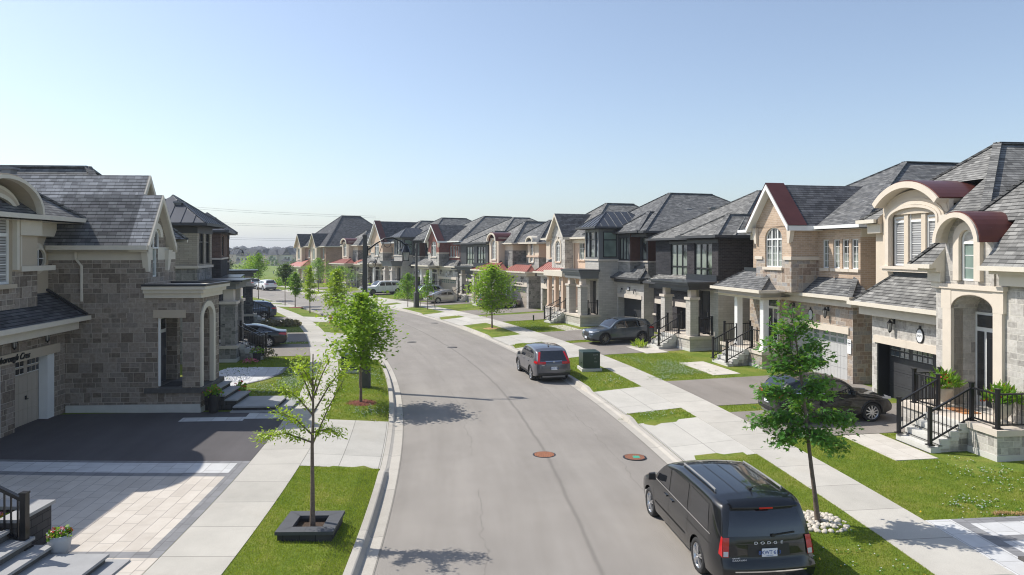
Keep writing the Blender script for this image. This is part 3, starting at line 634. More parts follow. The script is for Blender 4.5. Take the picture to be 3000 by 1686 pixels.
    def metal_hip(s, x0, x1, y0, y1, z, pitch, oh, mat, gut):
        a, b = s.hip(x0, x1, y0, y1, z, pitch, oh, mat, gut, caps=False); X0, X1, Y0, Y1 = x0 - oh, x1 + oh, y0 - oh, y1 + oh; mb = s.mb('roof'); h = min(X1 - X0, Y1 - Y0) / 2
        for side in (0, 1):
            lo, hi = (X0, X1) if side == 0 else (Y0, Y1); n = max(3, int((hi - lo) / .55))
            for k in range(1, n):
                u = lo + (hi - lo) * k / n; t = min(1, (u - lo) / h, (hi - u) / h)
                for e in (0, 1):
                    if side == 0: yy = Y0 if e == 0 else Y1; q = (u, yy + (h * t if e == 0 else -h * t), z + h * t * pitch + .01); p = (u, yy, z + .01)
                    else: xx = X0 if e == 0 else X1; q = (xx + (h * t if e == 0 else -h * t), u, z + h * t * pitch + .01); p = (xx, u, z + .01)
                    mb.bar(p, q, .014, 'slate_metal' if mat != 'copper_red' else mat, .022)
        for p, q in (((X0, Y0, z), a), ((X1, Y0, z), a if X1 - X0 <= Y1 - Y0 else b), ((X1, Y1, z), b)): mb.bar(Vector(p) + Vector((0, 0, .02)), Vector(q) + Vector((0, 0, .02)), .03, mat, .03)
    def garage(s, x0, x1, z0, z1, y, mat='door_grey', rows=2, wn=8, pane='pane_frost', dep=.32, hz=(.55, 1.1, 1.65), trim='trim', arch=False):
        yb = y + dep; d = MB(mat); h = z1 - z0; z = z0; levels = [z0 + h * t / 4 for t in range(5)]
        d.box(x0, x1, yb + .02, yb + .05, z0, z1)
        for a, b in zip(levels, levels[1:]): d.box(x0 + .005, x1 - .005, yb, yb + .03, a + .008, b - .008)
        if mat != 'door_dark' and not s.far:
            n = int((x1 - x0) / .22)
            for k in range(1, n): x = x0 + (x1 - x0) * k / n; d.box(x - .004, x + .004, yb - .006, yb, z0 + .03, levels[3] - .02)
        elif not s.far:
            for lv in levels[:3]:
                n = 4
                for k in range(n): a = x0 + (x1 - x0) * (k + .06) / n; b = x0 + (x1 - x0) * (k + .94) / n; d.box(a, b, yb - .008, yb, lv + .1, lv + .115); d.box(a, b, yb - .008, yb, lv + .43, lv + .445)
        o = s.part('garage_door', d)
        if rows:
            p = MB(pane); f = MB('white' if mat != 'door_dark' else 'door_grey'); cw = (x1 - x0) / wn; grp = 4 if wn % 4 == 0 else 2
            for k in range(wn):
                gx = ((k % grp) - (grp - 1) / 2) * -.04; cx = x0 + cw * (k + .5) + gx
                for r in range(rows):
                    zc = levels[3] + .14 + r * .24; wv = cw * .32
                    p.box(cx - wv, cx + wv, yb - .012, yb, zc - .08, zc + .08)
                    f.box(cx - wv - .015, cx + wv + .015, yb - .01, yb - .001, zc - .1, zc - .083)
            p.build('pane', o)
            if not s.far: f.build('trim', o)
        if not s.far:
            k = MB('black_metal' if mat != 'door_dark' else 'steel'); xm = (x0 + x1) / 2; k.box(xm - .03, xm + .03, yb - .03, yb, levels[1] + .3, levels[1] + .42); k.box(xm - .015, xm + .09, yb - .05, yb - .03, levels[1] + .3, levels[1] + .325); k.build('handle', o)
        return o
    def lantern(s, x, z, y, n='wall_lantern'):
        mb = MB('black_metal'); mb.box(x - .05, x + .05, y - .03, y, z - .06, z + .12); mb.tube([(x, y - .02, z + .06), (x, y - .1, z + .12), (x, y - .17, z + .06)], .012, None, 6)
        c = (x, y - .17, z); mb.lathe((x, y - .17, z - .02), [(.1, 0), (.03, .09), (.012, .13)], None, 6, False); mb.lathe((x, y - .17, z - .36), [(.008, -.03), (.05, .03), (.052, .045)], None, 6, False)
        for k in range(6): a = 2 * pi * k / 6; mb.bar((x + .052 * cos(a), y - .17 + .052 * sin(a), z - .32), (x + .088 * cos(a), y - .17 + .088 * sin(a), z - .02), .006)
        o = s.part(n, mb); g = MB('frosted'); g.lathe((x, y - .17, z - .31), [(.044, 0), (.075, .28)], None, 6, False); g.build('glass', o)
    def cyl_lamp(s, x, z, y):
        mb = MB('black_metal'); mb.box(x - .07, x + .07, y - .03, y, z, z + .14, 'vent'); mb.tube([(x, y - .03, z + .08), (x + .06, y - .12, z + .09), (x + .09, y - .16, z + .02), (x + .1, y - .17, z - .18)], .028, None, 8); s.part('wall_lamp', mb)
    def column(s, x, y, z0, z1, r=.16, mat='white'):
        m = s.mb('column', mat); m.cbox((x, y, z0), r * 2.3, r * 2.3, .16, mat); m.cbox((x, y, z0 + .16), r * 1.9, r * 1.9, z1 - z0 - .3, mat); m.cbox((x, y, z1 - .14), r * 2.4, r * 2.4, .14, mat)
    def pillar(s, x, y, z0, zc, z1, w_=.5, mat='brick_lgrey', cap='precast', top='precast'):
        m = s.mb('pillar', mat); m.cbox((x, y, z0), w_, w_, zc - z0, mat); m.cbox((x, y, zc), w_ + .14, w_ + .14, .14, cap); m.cbox((x, y, zc + .14), w_ * .68, w_ * .68, z1 - zc - .14, top)
    def rail(s, pts, posts=None, h=.92, mat='black_metal', topdrop=0):
        mb = MB(mat); pts = [Vector(p) for p in pts]
        for i, p in enumerate(pts):
            if posts is None or i in posts: mb.box(p.x - .045, p.x + .045, p.y - .045, p.y + .045, p.z, p.z + h + .12); mb.box(p.x - .06, p.x + .06, p.y - .06, p.y + .06, p.z + h + .12, p.z + h + .15); mb.box(p.x - .09, p.x + .09, p.y - .09, p.y + .09, p.z, p.z + .03)
        for a, b in zip(pts, pts[1:]):
            up = Vector((0, 0, h)); lo = Vector((0, 0, .1)); mb.bar(a + up, b + up, .03, None, .02); mb.bar(a + lo, b + lo, .022, None, .018); n = max(2, int((b - a).length / .13))
            for k in range(1, n): p = a + (b - a) * k / n; mb.box(p.x - .009, p.x + .009, p.y - .009, p.y + .009, p.z + .1, p.z + h)
        return s.part('railing', mb)
    def stairs(s, x0, x1, yt, z0, z1, n, run=.29, mat='step_conc', side='stone_grey'):
        mb = MB(mat); rise = (z1 - z0) / n
        for k in range(n):
            z = z0 + rise * (n - k) - rise; y = yt - run * (k + 1); mb.box(x0, x1, y, yt - run * k + .02, z - (.1 if k < n - 1 else .15), z, mat); mb.box(x0 + .01, x1 - .01, y + .05, yt - run * k + .06, z, z + rise - .06, mat); 
            mb.box(x0, x1, y - .0, y + .1, z - .05, z, mat)
            mb.box(x0 + .03, x1 - .03, yt - run * (k + .9), yt, z0 - .1, z - .05, side)
        o = s.part('stairs', mb); return o
    def slab(s, x0, x1, y0, y1, z0, z1, mat='stone_grey', top='precast', t=.16, foot='step_conc'):
        m = s.mb('porch_base', mat); m.box(x0, x1, y0, y1, z0 - .3, z1 - t, mat); m.box(x0 - .06, x1 + .06, y0 - .06, y1, z1 - t, z1, top); m.box(x0 - .02, x1 + .02, y0 - .02, y1, z0 - .3, z0 + .18, foot)
    def vents(s, pts):
        for (x, y, z) in pts:
            mb = MB('vent'); mb.box(x - .2, x + .2, y - .16, y + .16, z - .1, z + .12); mb.box(x - .25, x + .25, y - .24, y + .2, z + .12, z + .2); s.part('roof_vent', mb)
    def down(s, pts, mat='cream'): mb = MB(mat); mb.tube(pts, .045, None, 6, False); s.part('downpipe', mb)
# ---------------------------------------------------------------- houses on the right side
def rh(s, d=12): x, y, h = cl(s); p = SDP(s, d); return (p.x, p.y), h - pi / 2
def lh(s, d=-12): p = SDP(s, d); return (p.x, p.y), head(s) + pi / 2
def barrel(H, xc, w_, z, rise, y0, y1, t, mat, front, n=14):
    m = H.mb('barrel_roof', mat); m.arch(xc, w_, z, rise, y0, y1, t, mat, n); H.mb('hood_trim', front).arch(xc, w_ - .1, z, rise - .05, y0 - .07, y0 + .14, t, front, n)
def corbel(H, x, y, z, sg, mat='trim'):
    m = H.mb('corbel', mat); m.hexa([(x - .16 * sg, y - .1, z), (x + .2 * sg, y - .1, z), (x + .2 * sg, y + .12, z), (x - .16 * sg, y + .12, z)], [(x - .16 * sg, y - .06, z - .75), (x - .02 * sg, y - .06, z - .75), (x - .02 * sg, y + .12, z - .75), (x - .16 * sg, y + .12, z - .75)], mat)
def door(H, x0, x1, z0, z1, y, frame='white', leaf='door_black', side=True, trans=True, wreath=None):
    m = MB(frame); w_ = x1 - x0; zt = z1 - .5 if trans else z1
    m.box(x0, x1, y, y + .08, z0, z1, frame); o = H.part('front_door', m); l = MB(leaf)
    a, b = (x0 + w_ * .3, x1 - w_ * .3) if side else (x0 + .1, x1 - .1)
    l.box(a, b, y - .03, y, z0 + .02, zt - .08, leaf); l.box(a + .12, b - .12, y - .045, y - .03, z0 + .25, z0 + .95); l.box(a + .12, b - .12, y - .045, y - .03, z0 + 1.1, zt - .25); l.build('leaf', o)
    g = MB('pane_dark')
    if side: g.box(x0 + .1, a - .12, y - .02, y, z0 + .3, zt - .08); g.box(b + .12, x1 - .1, y - .02, y, z0 + .3, zt - .08)
    if trans: g.box(x0 + .1, x1 - .1, y - .02, y, zt + .05, z1 - .08)
    if side or trans: g.build('pane', o)
    k = MB('steel'); k.box(b - .1, b - .06, y - .09, y - .05, z0 + .95, z0 + 1.2); k.build('handle', o)
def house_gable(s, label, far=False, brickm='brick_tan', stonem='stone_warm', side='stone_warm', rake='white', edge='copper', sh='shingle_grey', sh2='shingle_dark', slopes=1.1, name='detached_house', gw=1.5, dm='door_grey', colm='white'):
    loc, a = rh(s); H = House(name, label, loc, a, 'two storey houses on the right', far)
    H.wall(-.95, 4.27, 2.6, 13.5, 0, 4.0, stonem, [dict(kind='hole', x0=-.5, x1=3.93, z0=.3, z1=2.39, dep=.36)], sides=side)
    H.garage(-.5, 3.93, .33, 2.39, 2.6, dm)
    m = H.mb('lintel', 'trim'); m.box(-.62, 4.05, 2.55, 2.72, 2.39, 2.67); H.mb('threshold', 'step_conc').box(-.6, 4.05, 2.5, 3.0, .2, .34)
    H.skirt(-1.0, 4.75, 2.1, 3.05, 3.98, 4.78, sh, False, True)
    for x in (.13, 2.67): H.lantern(x, 3.32, 2.6)
    m = MB('black_metal'); m.arch(1.4, .24, 3.0, .19, 2.56, 2.6, .03, None, 12); m.arch(1.4, .24, 3.0, -.19, 2.56, 2.6, -.03, None, 12) if False else None
    ov = MB('sign_white'); pts = [(1.4 + .15 * cos(2 * pi * k / 20), 2.57, 2.98 + .22 * sin(2 * pi * k / 20)) for k in range(20)]; o2 = [(1.4 + .19 * cos(2 * pi * k / 20), 2.58, 2.98 + .27 * sin(2 * pi * k / 20)) for k in range(20)]
    b = MB('black_metal'); b.hexa(o2, [(x, 2.6, z) for x, y, z in o2]); b.cbox((1.4, 2.58, 3.22), .08, .03, .09); b.cbox((1.4, 2.58, 2.66), .08, .03, .09); pl = H.part('number_plaque', b); ov.poly(pts); ov.hexa(pts, [(x, 2.59, z) for x, y, z in pts]); ov.build('face', pl)
    # porch
    H.slab(-3.95, -.05, 1.05, 2.9, .3, 1.15, stonem); H.wall(-4.4, -.95, 2.9, 13.5, 0, 4.0, stonem, [dict(x0=-1.5, x1=-1.1, z0=2.0, z1=3.3, nx=1, nz=2, glass='pane_dark')] if False else (), sides=side)
    door(H, -3.3, -1.55, 1.15, 3.55, 2.82)
    for x in (-.3, -2.72): H.column(x, 1.32, 1.15, 3.72, .15, colm)
    H.skirt(-4.3, .3, .72, 1.95, 4.03, 4.86, sh, True, True, frieze=.32)
    H.mb('soffit').poly([(-4.3, .72, 3.7), (-4.3, 2.9, 3.7), (.3, 2.9, 3.7), (.3, .72, 3.7)], 'cream'); H.mb('frieze').box(-4.0, .0, 1.9, 2.9, 3.72, 4.05, 'cream')
    if True:
        H.stairs(-2.75, -1.15, 1.0, .3, 1.15, 4); H.rail([(-2.65, -.1, .5), (-2.65, 1.2, 1.15)]); H.rail([(-1.25, -.1, .5), (-1.25, 1.2, 1.15), (-.55, 1.2, 1.15)], [0, 1]); H.rail([(-.12, 1.5, 1.15), (-.12, 2.5, 1.15)]); H.rail([(-3.85, 1.15, 1.15), (-3.85, 2.6, 1.15)])
    # upper storey
    H.wall(-gw, gw - .05, 1.6, 5, 4.0, 7.0, [(5.5, stonem), (9, brickm)], [dict(x0=-.72, x1=.7, z0=5.1, z1=6.95, arch=.5, split=3, nx=2, nz=4, tz=6.4, sill='trim', dep=.12)], sides=[(5.5, side), (9, brickm)])
    H.gable(-gw, gw - .05, 1.6, 8.5, 6.98, slopes, .32, .35, sh2, rake, brickm, edge)
    if edge or True:
        for sg, x in ((-1, -gw), (1, gw - .05)): corbel(H, x, 1.55, 6.95, sg)
    H.mb('band', 'trim').box(-gw - .06, -.9, 1.54, 1.66, 5.45, 5.6); H.mb('band').box(.9, gw + .02, 1.54, 1.66, 5.45, 5.6); H.mb('band').box(gw - .06, gw + .03, 1.6, 3.1, 5.45, 5.6)
    ws = [dict(x0=x, x1=x + .44, z0=5.1, z1=6.36, nx=2, nz=4, sill='trim') for x in (1.75, 2.5, 3.1, 3.7)]
    H.wall(gw - .05, 4.27, 2.95, 13.4, 4.0, 6.85, brickm, ws, sides=brickm); H.wall(-4.4, -gw, 3.1, 13.4, 4.0, 6.85, brickm, [dict(x0=-3.6, x1=-2.6, z0=5.1, z1=6.4)], sides=brickm)
    H.hip(-4.4, 4.27, 3.0, 17, 6.95, .68, .42, sh, 'white' if rake == 'white' else 'cream', frieze=('cream', .35), run=6.1)
    H.vents([(-2.2, 10, 9.0), (1.5, 11, 9.35)]); H.done(); return H
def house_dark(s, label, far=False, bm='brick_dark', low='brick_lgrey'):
    loc, a = rh(s); H = House('detached_house', label, loc, a, 'two storey houses on the right', far)
    H.wall(-4.7, 1.3, 2.8, 13.5, 0, 3.9, bm, [dict(kind='hole', x0=-4.3, x1=-2.1, z0=.3, z1=2.32, dep=.45), dict(kind='hole', x0=-1.5, x1=.7, z0=.3, z1=2.32, dep=.45)], sides=low)
    for x0 in (-4.3, -1.5):
        H.garage(x0, x0 + 2.2, .33, 2.32, 2.8, 'door_dark' if not far else 'door_beige', 0 if not far else 2, 4, dep=.45); H.mb('lintel', 'precast').box(x0 - .15, x0 + 2.35, 2.74, 2.95, 2.32, 2.62)
    H.mb('threshold', 'step_conc').box(-4.4, .9, 2.7, 3.3, .2, .34); H.mb('pier_cap', 'precast').box(-4.76, -4.3, 2.74, 2.9, 1.5, 1.62)
    H.skirt(-5.05, 1.3, 2.3, 3.15, 3.78, 4.4, 'shingle_light', True, False, gut='charcoal', frieze=.3)
    for x in (-1.8, .1) if not far else (-3.2, -.4): H.cyl_lamp(x, 2.9, 2.8)
    # upper
    wd = lambda a_, b_, **k: dict(x0=a_, x1=b_, z0=4.2, z1=6.28, fr='black_metal', nx=1, nz=1, split=3, tz=4.85, fw=.06, **k)
    H.wall(-4.7, 1.4, 2.95, 13.4, 3.9, 6.6, [(4.05, low), (9, 'charcoal' if far else 'brick_black')], [wd(-2.6, -.5, sill='precast')], sides=bm)
    H.wall(1.4, 4.75, 1.9, 13.4, 0, 6.6, [(4.08, low), (9, bm)], [wd(2.2, 4.1, sill=None), dict(kind='hole', x0=2.2, x1=3.9, z0=1.15, z1=3.6, dep=.35)], sides=[(4.08, low), (9, bm)])
    H.mb('band', 'precast').box(1.34, 4.81, 1.84, 4.9, 4.02, 4.16); H.mb('band').box(4.7, 4.81, 4.9, 5, 4.02, 4.16); door(H, 2.25, 3.85, 1.15, 3.6, 2.2, 'door_dark', 'door_black', True, False)
    H.mb('panel', 'charcoal').box(-2.75, -.35, 2.9, 2.95, 6.3, 6.45); H.mb('panel').box(1.4, 4.75, 1.86, 1.9, 6.3, 6.5, 'charcoal')
    H.hip(-4.7, 4.75, 2.95, 14.5, 6.66, .58, .42, 'shingle_light', 'charcoal'); H.hip(1.4, 4.75, 1.9, 8, 6.7, .6, .42, 'shingle_light', 'charcoal', sides='flr')
    # porch
    H.slab(.6, 4.3, .42, 2.1, .3, 1.15, low); H.stairs(1.4, 2.9, .38, .3, 1.15, 4, side='step_conc')
    H.pillar(3.95, .75, 1.15, 3.15, 3.75, .5, low); H.pillar(1.0, .75, 1.15, 3.15, 3.75, .5, low)
    m = H.mb('canopy', 'charcoal'); m.box(.5, 4.5, .25, 1.9, 3.72, 3.95); m.box(.3, 4.68, .08, 1.9, 3.95, 4.08); m.box(.22, 4.76, 0, 1.9, 4.08, 4.15, 'slate_metal'); H.mb('flashing', 'flashing').box(1.4, 4.7, 1.82, 1.9, 4.15, 4.5)
    H.rail([(1.5, -.7, .5), (1.5, .55, 1.15)]); H.rail([(2.82, -.7, .5), (2.82, .55, 1.15)]); H.rail([(4.15, 1.05, 1.15), (4.15, 1.85, 1.15)]); H.rail([(.75, 1.1, 1.15), (.75, 1.9, 1.15)])
    H.down([(4.85, 2.3, 6.5), (4.85, 2.3, .5)] if False else [(4.83, 4.6, 6.5), (4.83, 4.6, .4)], 'charcoal'); H.vents([(1.2, 12.2, 9.2), (-2.4, 9, 8.4)]); H.done(); return H
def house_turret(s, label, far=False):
    loc, a = rh(s); H = House('detached_house', label, loc, a, 'two storey houses on the right', far); lg = 'brick_lgrey'; bg = 'brick_grey'
    H.wall(.4, 4.75, 2.5, 13.5, 0, 3.95, lg, [dict(kind='hole', x0=.95, x1=4.4, z0=.3, z1=2.45, dep=.5)], sides=lg)
    H.garage(.95, 4.4, .33, 2.45, 2.5, 'door_dark', 0, dep=.5); H.mb('lintel', 'precast').box(.85, 4.5, 2.45, 2.6, 2.45, 2.72); H.mb('threshold', 'step_conc').box(.8, 4.5, 2.4, 3.0, .2, .34)
    m = MB('black_metal'); m.box(2.35, 2.75, 2.46, 2.5, 3.0, 3.25); o = H.part('number_plaque', m); f = MB('sign_white'); f.box(2.38, 2.72, 2.45, 2.465, 3.03, 3.22); f.build('face', o)
    for x in (1.6, 3.5): H.cyl_lamp(x, 3.0, 2.5)
    H.skirt(.5, 4.9, 2.05, 3.0, 3.95, 4.6, 'shingle_grey', False, True, gut='charcoal', frieze=.25)
    # turret over the entry
    wd = lambda a_, b_, z0, z1, **k: dict(x0=a_, x1=b_, z0=z0, z1=z1, fr='black_metal', nx=1, nz=1, fw=.05, **k)
    H.wall(-1.6, .75, 1.0, 4.6, 0, 7.55, [(5.18, lg), (9, 'canopy_grey')], [wd(-1.5, -1.0, 5.35, 7.25, tz=6.7, glass='pane_sky'), wd(-.87, .02, 5.35, 7.25, tz=6.7), wd(.15, .65, 5.35, 7.25, tz=6.7, glass='pane_sky'), dict(kind='hole', x0=-.75, x1=.3, z0=1.15, z1=3.6, dep=.3)], sides=[(5.18, lg), (9, 'canopy_grey')])
    door(H, -.7, .25, 1.15, 3.55, 1.25, 'door_black', 'door_black', False, False); H.mb('sill', 'precast').box(-1.68, .83, .92, 3.0, 5.1, 5.22)
    m = MB('black_metal'); m.box(.74, .79, 1.35, 2.45, 5.35, 7.25); o = H.part('window', m); g = MB('pane_frost'); g.box(.78, .80, 1.42, 2.38, 5.42, 6.6); g.box(.78, .80, 1.42, 2.38, 6.68, 7.18); g.build('pane', o)
    H.metal_hip(-1.6, .75, 1.0, 5.2, 7.6, .72, .5, 'slate_metal', 'charcoal')
    # porch
    H.slab(-4.3, .72, -.46, 1.2, .3, 1.15, lg); H.stairs(-3.6, -2.2, -.5, .3, 1.15, 4)
    H.pillar(.38, -.12, 1.15, 3.2, 3.85, .55, lg); H.pillar(-1.75, -.12, 1.15, 3.2, 3.85, .55, lg)
    m = H.mb('canopy', 'canopy_grey'); m.box(-2.2, .75, -.45, 1.0, 3.8, 4.1); m.box(-2.3, .85, -.55, 1.0, 4.1, 4.28); m.box(-2.42, .97, -.67, 1.0, 4.28, 4.4); m.box(-2.48, 1.03, -.73, 1.0, 4.4, 4.47, 'slate_metal')
    H.rail([(-3.5, -1.6, .5), (-3.5, -.3, 1.15)]); H.rail([(-2.3, -1.6, .5), (-2.3, -.3, 1.15)]); H.rail([(.6, .2, 1.15), (.6, .95, 1.15)])
    b = MB('steel'); b.lathe((.25, .45, 1.15), [(.13, 0), (.16, .45), (.17, .46)], None, 12); tag(b.build('metal_bin'), 'steel bin standing on the dark porch of the house with the metal turret' if not far else 'steel bin on the porch of the far turret house', 'bin').location = (0, 0, 0)
    bo = bpy.data.objects['metal_bin' if not far else 'metal_bin.001']; bo.matrix_world = Matrix.Translation((loc[0], loc[1], 0)) @ Matrix.Rotation(a, 4, 'Z')
    # upper bays with wood sides
    H.wall(.75, 2.6, 2.6, 13.4, 3.95, 7.1, [(5.05, bg), (9, 'charcoal')], [wd(.95, 2.35, 5.18, 6.8, split=3)], sides=[(5.05, bg), (9, 'wood')]); H.wall(2.6, 3.75, 3.4, 13.4, 3.95, 7.1, [(5.05, bg), (9, 'charcoal')], [wd(2.85, 3.5, 5.18, 6.8)], sides=[(5.05, bg), (9, 'wood')])
    H.mb('sill', 'precast').box(.7, 2.68, 2.52, 3.3, 5.02, 5.12); H.mb('sill').box(2.6, 3.82, 3.32, 5.0, 5.02, 5.12); H.wall(3.75, 4.75, 5.0, 13.4, 0, 7.1, bg, sides=bg); H.wall(-4.3, -1.6, 2.6, 13.4, 0, 7.1, bg, [wd(-3.6, -2.4, 5.18, 6.8)], sides=bg)
    H.hip(-4.3, 4.75, 2.7, 15.5, 7.2, .62, .42, 'shingle_grey', 'charcoal', frieze=('charcoal', .2))
    H.hip(.75, 4.0, 2.6, 9, 7.22, .72, .4, 'shingle_grey', 'charcoal', sides='flr')
    H.vents([(2.2, 7.6, 8.75), (2.3, 9.6, 8.9), (2.4, 11.6, 8.9)]); H.done(); return H
def house_stucco(s, label, far=False):
    loc, a = rh(s); H = House('detached_house', label, loc, a, 'two storey houses on the right', far); st = 'stone_grey'
    H.wall(-3.85, .4, 2.2, 12.5, 0, 3.95, st, [dict(kind='hole', x0=-3.5, x1=-1.75, z0=.3, z1=2.4, dep=.5), dict(kind='hole', x0=-1.3, x1=.15, z0=.3, z1=2.4, dep=.5)])
    H.garage(-3.5, -1.75, .33, 2.4, 2.2, 'door_beige', 2, 4, dep=.5); H.garage(-1.3, .15, .33, 2.4, 2.2, 'door_beige', 2, 4, dep=.5); H.mb('lintel', 'trim').box(-3.7, .3, 2.15, 2.3, 2.4, 2.85); H.mb('threshold', 'step_conc').box(-3.7, .3, 2.1, 2.8, .2, .34)
    for x in (-2.6, -.5): H.lantern(x, 3.2, 2.2)
    t = text('157 Hillsborough Cres', .2, 'black_metal', 'address_lettering', H.e, (-1.5, 2.13, 2.58), (pi / 2, 0, 0), .01, .3)
    H.skirt(-4.2, 1.0, 1.7, 2.75, 3.95, 4.85, 'copper_red', True, False, seams=True)
    H.wall(.4, 4.0, 2.5, 12.5, 0, 3.95, 'stucco_pink'); H.slab(.6, 3.9, .6, 2.5, .3, 1.15, st)
    for x in (.85, 2.2, 3.6): H.column(x, .9, 1.15, 3.8, .17, 'stucco_pink')
    H.mb('canopy', 'cream').box(.5, 4.05, .5, 2.5, 3.75, 4.2); door(H, 1.2, 2.6, 1.15, 3.5, 2.45)
    H.wall(-3.85, -1.35, 2.75, 12.5, 3.95, 6.9, [(5.1, st), (9, 'stucco')], [dict(x0=-2.9, x1=-2.1, z0=5.2, z1=7.05 if False else 6.75, arch=.35, split=2, nx=1, nz=4, tz=6.4, sill='stucco_pink', sur='stucco')], sides=[(5.1, st), (9, 'stucco_pink')])
    H.wall(-1.35, 1.25, 2.15, 6, 3.95, 7.0, st, [dict(x0=-.5, x1=.4, z0=4.9, z1=6.7, arch=.4, split=2, nx=2, nz=4, tz=6.25, sill='stucco_pink', sur='trim', key='trim')]); H.gable(-1.35, 1.25, 2.15, 8.5, 7.0, 1.25, .35, .35, 'shingle_dark', 'cream', st)
    barrel(H, -2.5, 1.3, 6.75, .6, 2.45, 4.2, .12, 'cream', 'cream', 10)
    H.wall(1.25, 4.0, 3.0, 12.5, 3.95, 6.9, 'stucco_pink', [dict(x0=2.2, x1=3.2, z0=5.1, z1=6.5, sill='stucco_pink')]); H.hip(-3.85, 4.0, 2.9, 13.5, 6.95, .72, .4, 'shingle_light', 'cream', frieze=('cream', .3)); H.down([(1.35, 2.9, 6.8), (1.35, 2.9, 4.2)]); H.done(); return H
def house_arch(s, label, far=False, gar='door_beige', ez=6.55):
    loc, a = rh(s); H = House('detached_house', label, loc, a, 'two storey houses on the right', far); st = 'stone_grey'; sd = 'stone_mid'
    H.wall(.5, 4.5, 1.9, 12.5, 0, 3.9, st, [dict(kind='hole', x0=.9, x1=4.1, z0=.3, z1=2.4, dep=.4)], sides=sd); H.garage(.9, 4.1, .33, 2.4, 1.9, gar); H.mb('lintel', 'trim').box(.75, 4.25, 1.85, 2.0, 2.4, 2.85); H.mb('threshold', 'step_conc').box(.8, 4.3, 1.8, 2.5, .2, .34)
    for x in (1.4, 3.4): H.lantern(x, 3.2, 1.9)
    text('153 Hillsborough Cres', .2, 'black_metal', 'address_lettering', H.e, (2.4, 1.83, 2.58), (pi / 2, 0, 0), .01, .3)
    H.skirt(.3, 4.85, 1.4, 2.5, 3.85, 4.5, 'copper_red', False, True, seams=True)
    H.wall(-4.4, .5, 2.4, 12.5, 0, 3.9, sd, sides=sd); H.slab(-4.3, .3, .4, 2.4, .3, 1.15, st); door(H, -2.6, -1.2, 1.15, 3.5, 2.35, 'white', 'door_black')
    for x in (-4.0, -2.9, -.6): H.column(x, .75, 1.15, 3.65, .17, 'cream')
    H.skirt(-4.75, .6, .0, 1.7, 3.9, 4.65, 'copper_red', True, True, seams=True); H.mb('soffit').poly([(-4.7, .05, 3.6), (-4.7, 2.4, 3.6), (.5, 2.4, 3.6), (.5, .05, 3.6)], 'cream'); H.stairs(-2.7, -1.2, .35, .3, 1.15, 4)
    H.wall(-3.5, -1.3, 1.5, 4, 3.9, ez + .6, [(4.9, 'stucco'), (9, 'stucco')], [dict(x0=-2.95, x1=-1.85, z0=4.95, z1=6.95, arch=.5, split=2, nx=2, nz=4, tz=6.3, sill='trim', sur='trim')], sides=[(9, 'stucco')])
    barrel(H, -2.4, 2.0, ez + .25, .75, 1.2, 4.2, .16, 'copper', 'cream')
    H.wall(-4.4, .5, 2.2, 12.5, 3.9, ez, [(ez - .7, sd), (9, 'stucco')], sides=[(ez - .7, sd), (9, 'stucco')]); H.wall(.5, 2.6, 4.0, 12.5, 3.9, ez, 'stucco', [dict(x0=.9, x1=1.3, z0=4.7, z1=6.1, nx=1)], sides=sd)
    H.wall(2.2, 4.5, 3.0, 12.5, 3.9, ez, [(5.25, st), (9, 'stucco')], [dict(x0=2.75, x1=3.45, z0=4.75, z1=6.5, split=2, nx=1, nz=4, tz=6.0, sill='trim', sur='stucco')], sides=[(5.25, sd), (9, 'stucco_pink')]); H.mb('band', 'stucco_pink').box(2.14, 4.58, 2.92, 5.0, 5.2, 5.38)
    barrel(H, 3.1, 1.3, ez + .1, .5, 2.7, 4.4, .12, 'cream', 'cream', 10)
    H.hip(-4.4, .6, 2.3, 13.5, ez + .05, .78, .4, 'shingle_light', 'cream'); H.hip(-1, 4.5, 3.0, 13.5, ez + .07, .72, .4, 'shingle_grey', 'cream'); H.down([(.6, 3.7, ez - .1), (.6, 3.7, 4.6)]); H.vents([(3.6, 8, 7.9)]); H.done(); return H
def urn(loc, label, rot=0):
    t = empty('stone_urn', loc, rot, label, 'urn'); m = MB('pot_stone'); m.lathe((0, 0, 0), [(.15, 0), (.16, .05), (.09, .1), (.1, .14), (.2, .28), (.255, .5), (.27, .56), (.24, .57), (.22, .5)], None, 18); m.build('bowl', t); d = MB('soil'); d.lathe((0, 0, 0), [(.23, .5), (.001, .51)], None, 14); d.build('soil', t); return t
def plant(loc, label, n, r, h, leaf, size, flower=None, nf=0, name='flowering_plant', cat='plant', group=None, drop=.2, fs=.04, spike=0):
    t = empty(name, loc, 0, label, cat, group); m = MB(leaf)
    for k in range(n):
        a = U(0, 2 * pi); rr = r * sqrt(rnd()); z = h * (1 - (rr / r) ** 2 * .7) * U(.25, 1); c = Vector((rr * cos(a), rr * sin(a), z)); leafquad(m, c, size * U(.7, 1.3), None, spike)
    m.build('foliage', t)
    if flower:
        f = MB(flower[0])
        for k in range(nf):
            a = U(0, 2 * pi); rr = r * U(.3, 1.05); z = h * (1.05 - (rr / r) ** 2 * drop * 3) * U(.6, 1); c = Vector((rr * cos(a), rr * sin(a), max(z, -.1))); fm = flower[k % len(flower)]
            for j in range(4): leafquad(f, c + Vector((U(-1, 1), U(-1, 1), U(-.5, .5))) * fs * .7, fs, fm)
        f.build('flowers', t)
    return t
def leafquad(m, c, s, mat=None, spike=0):
    d = Vector((U(-1, 1), U(-1, 1), U(-.6, .9) + spike)).normalized(); u = d.cross(Vector((U(-1, 1), U(-1, 1), U(-1, 1)))).normalized(); w_ = s * (.5 if not spike else .22)
    m.poly([c, c + d * s * .55 + u * w_, c + d * s * (1.1 + spike), c + d * s * .55 - u * w_], mat)

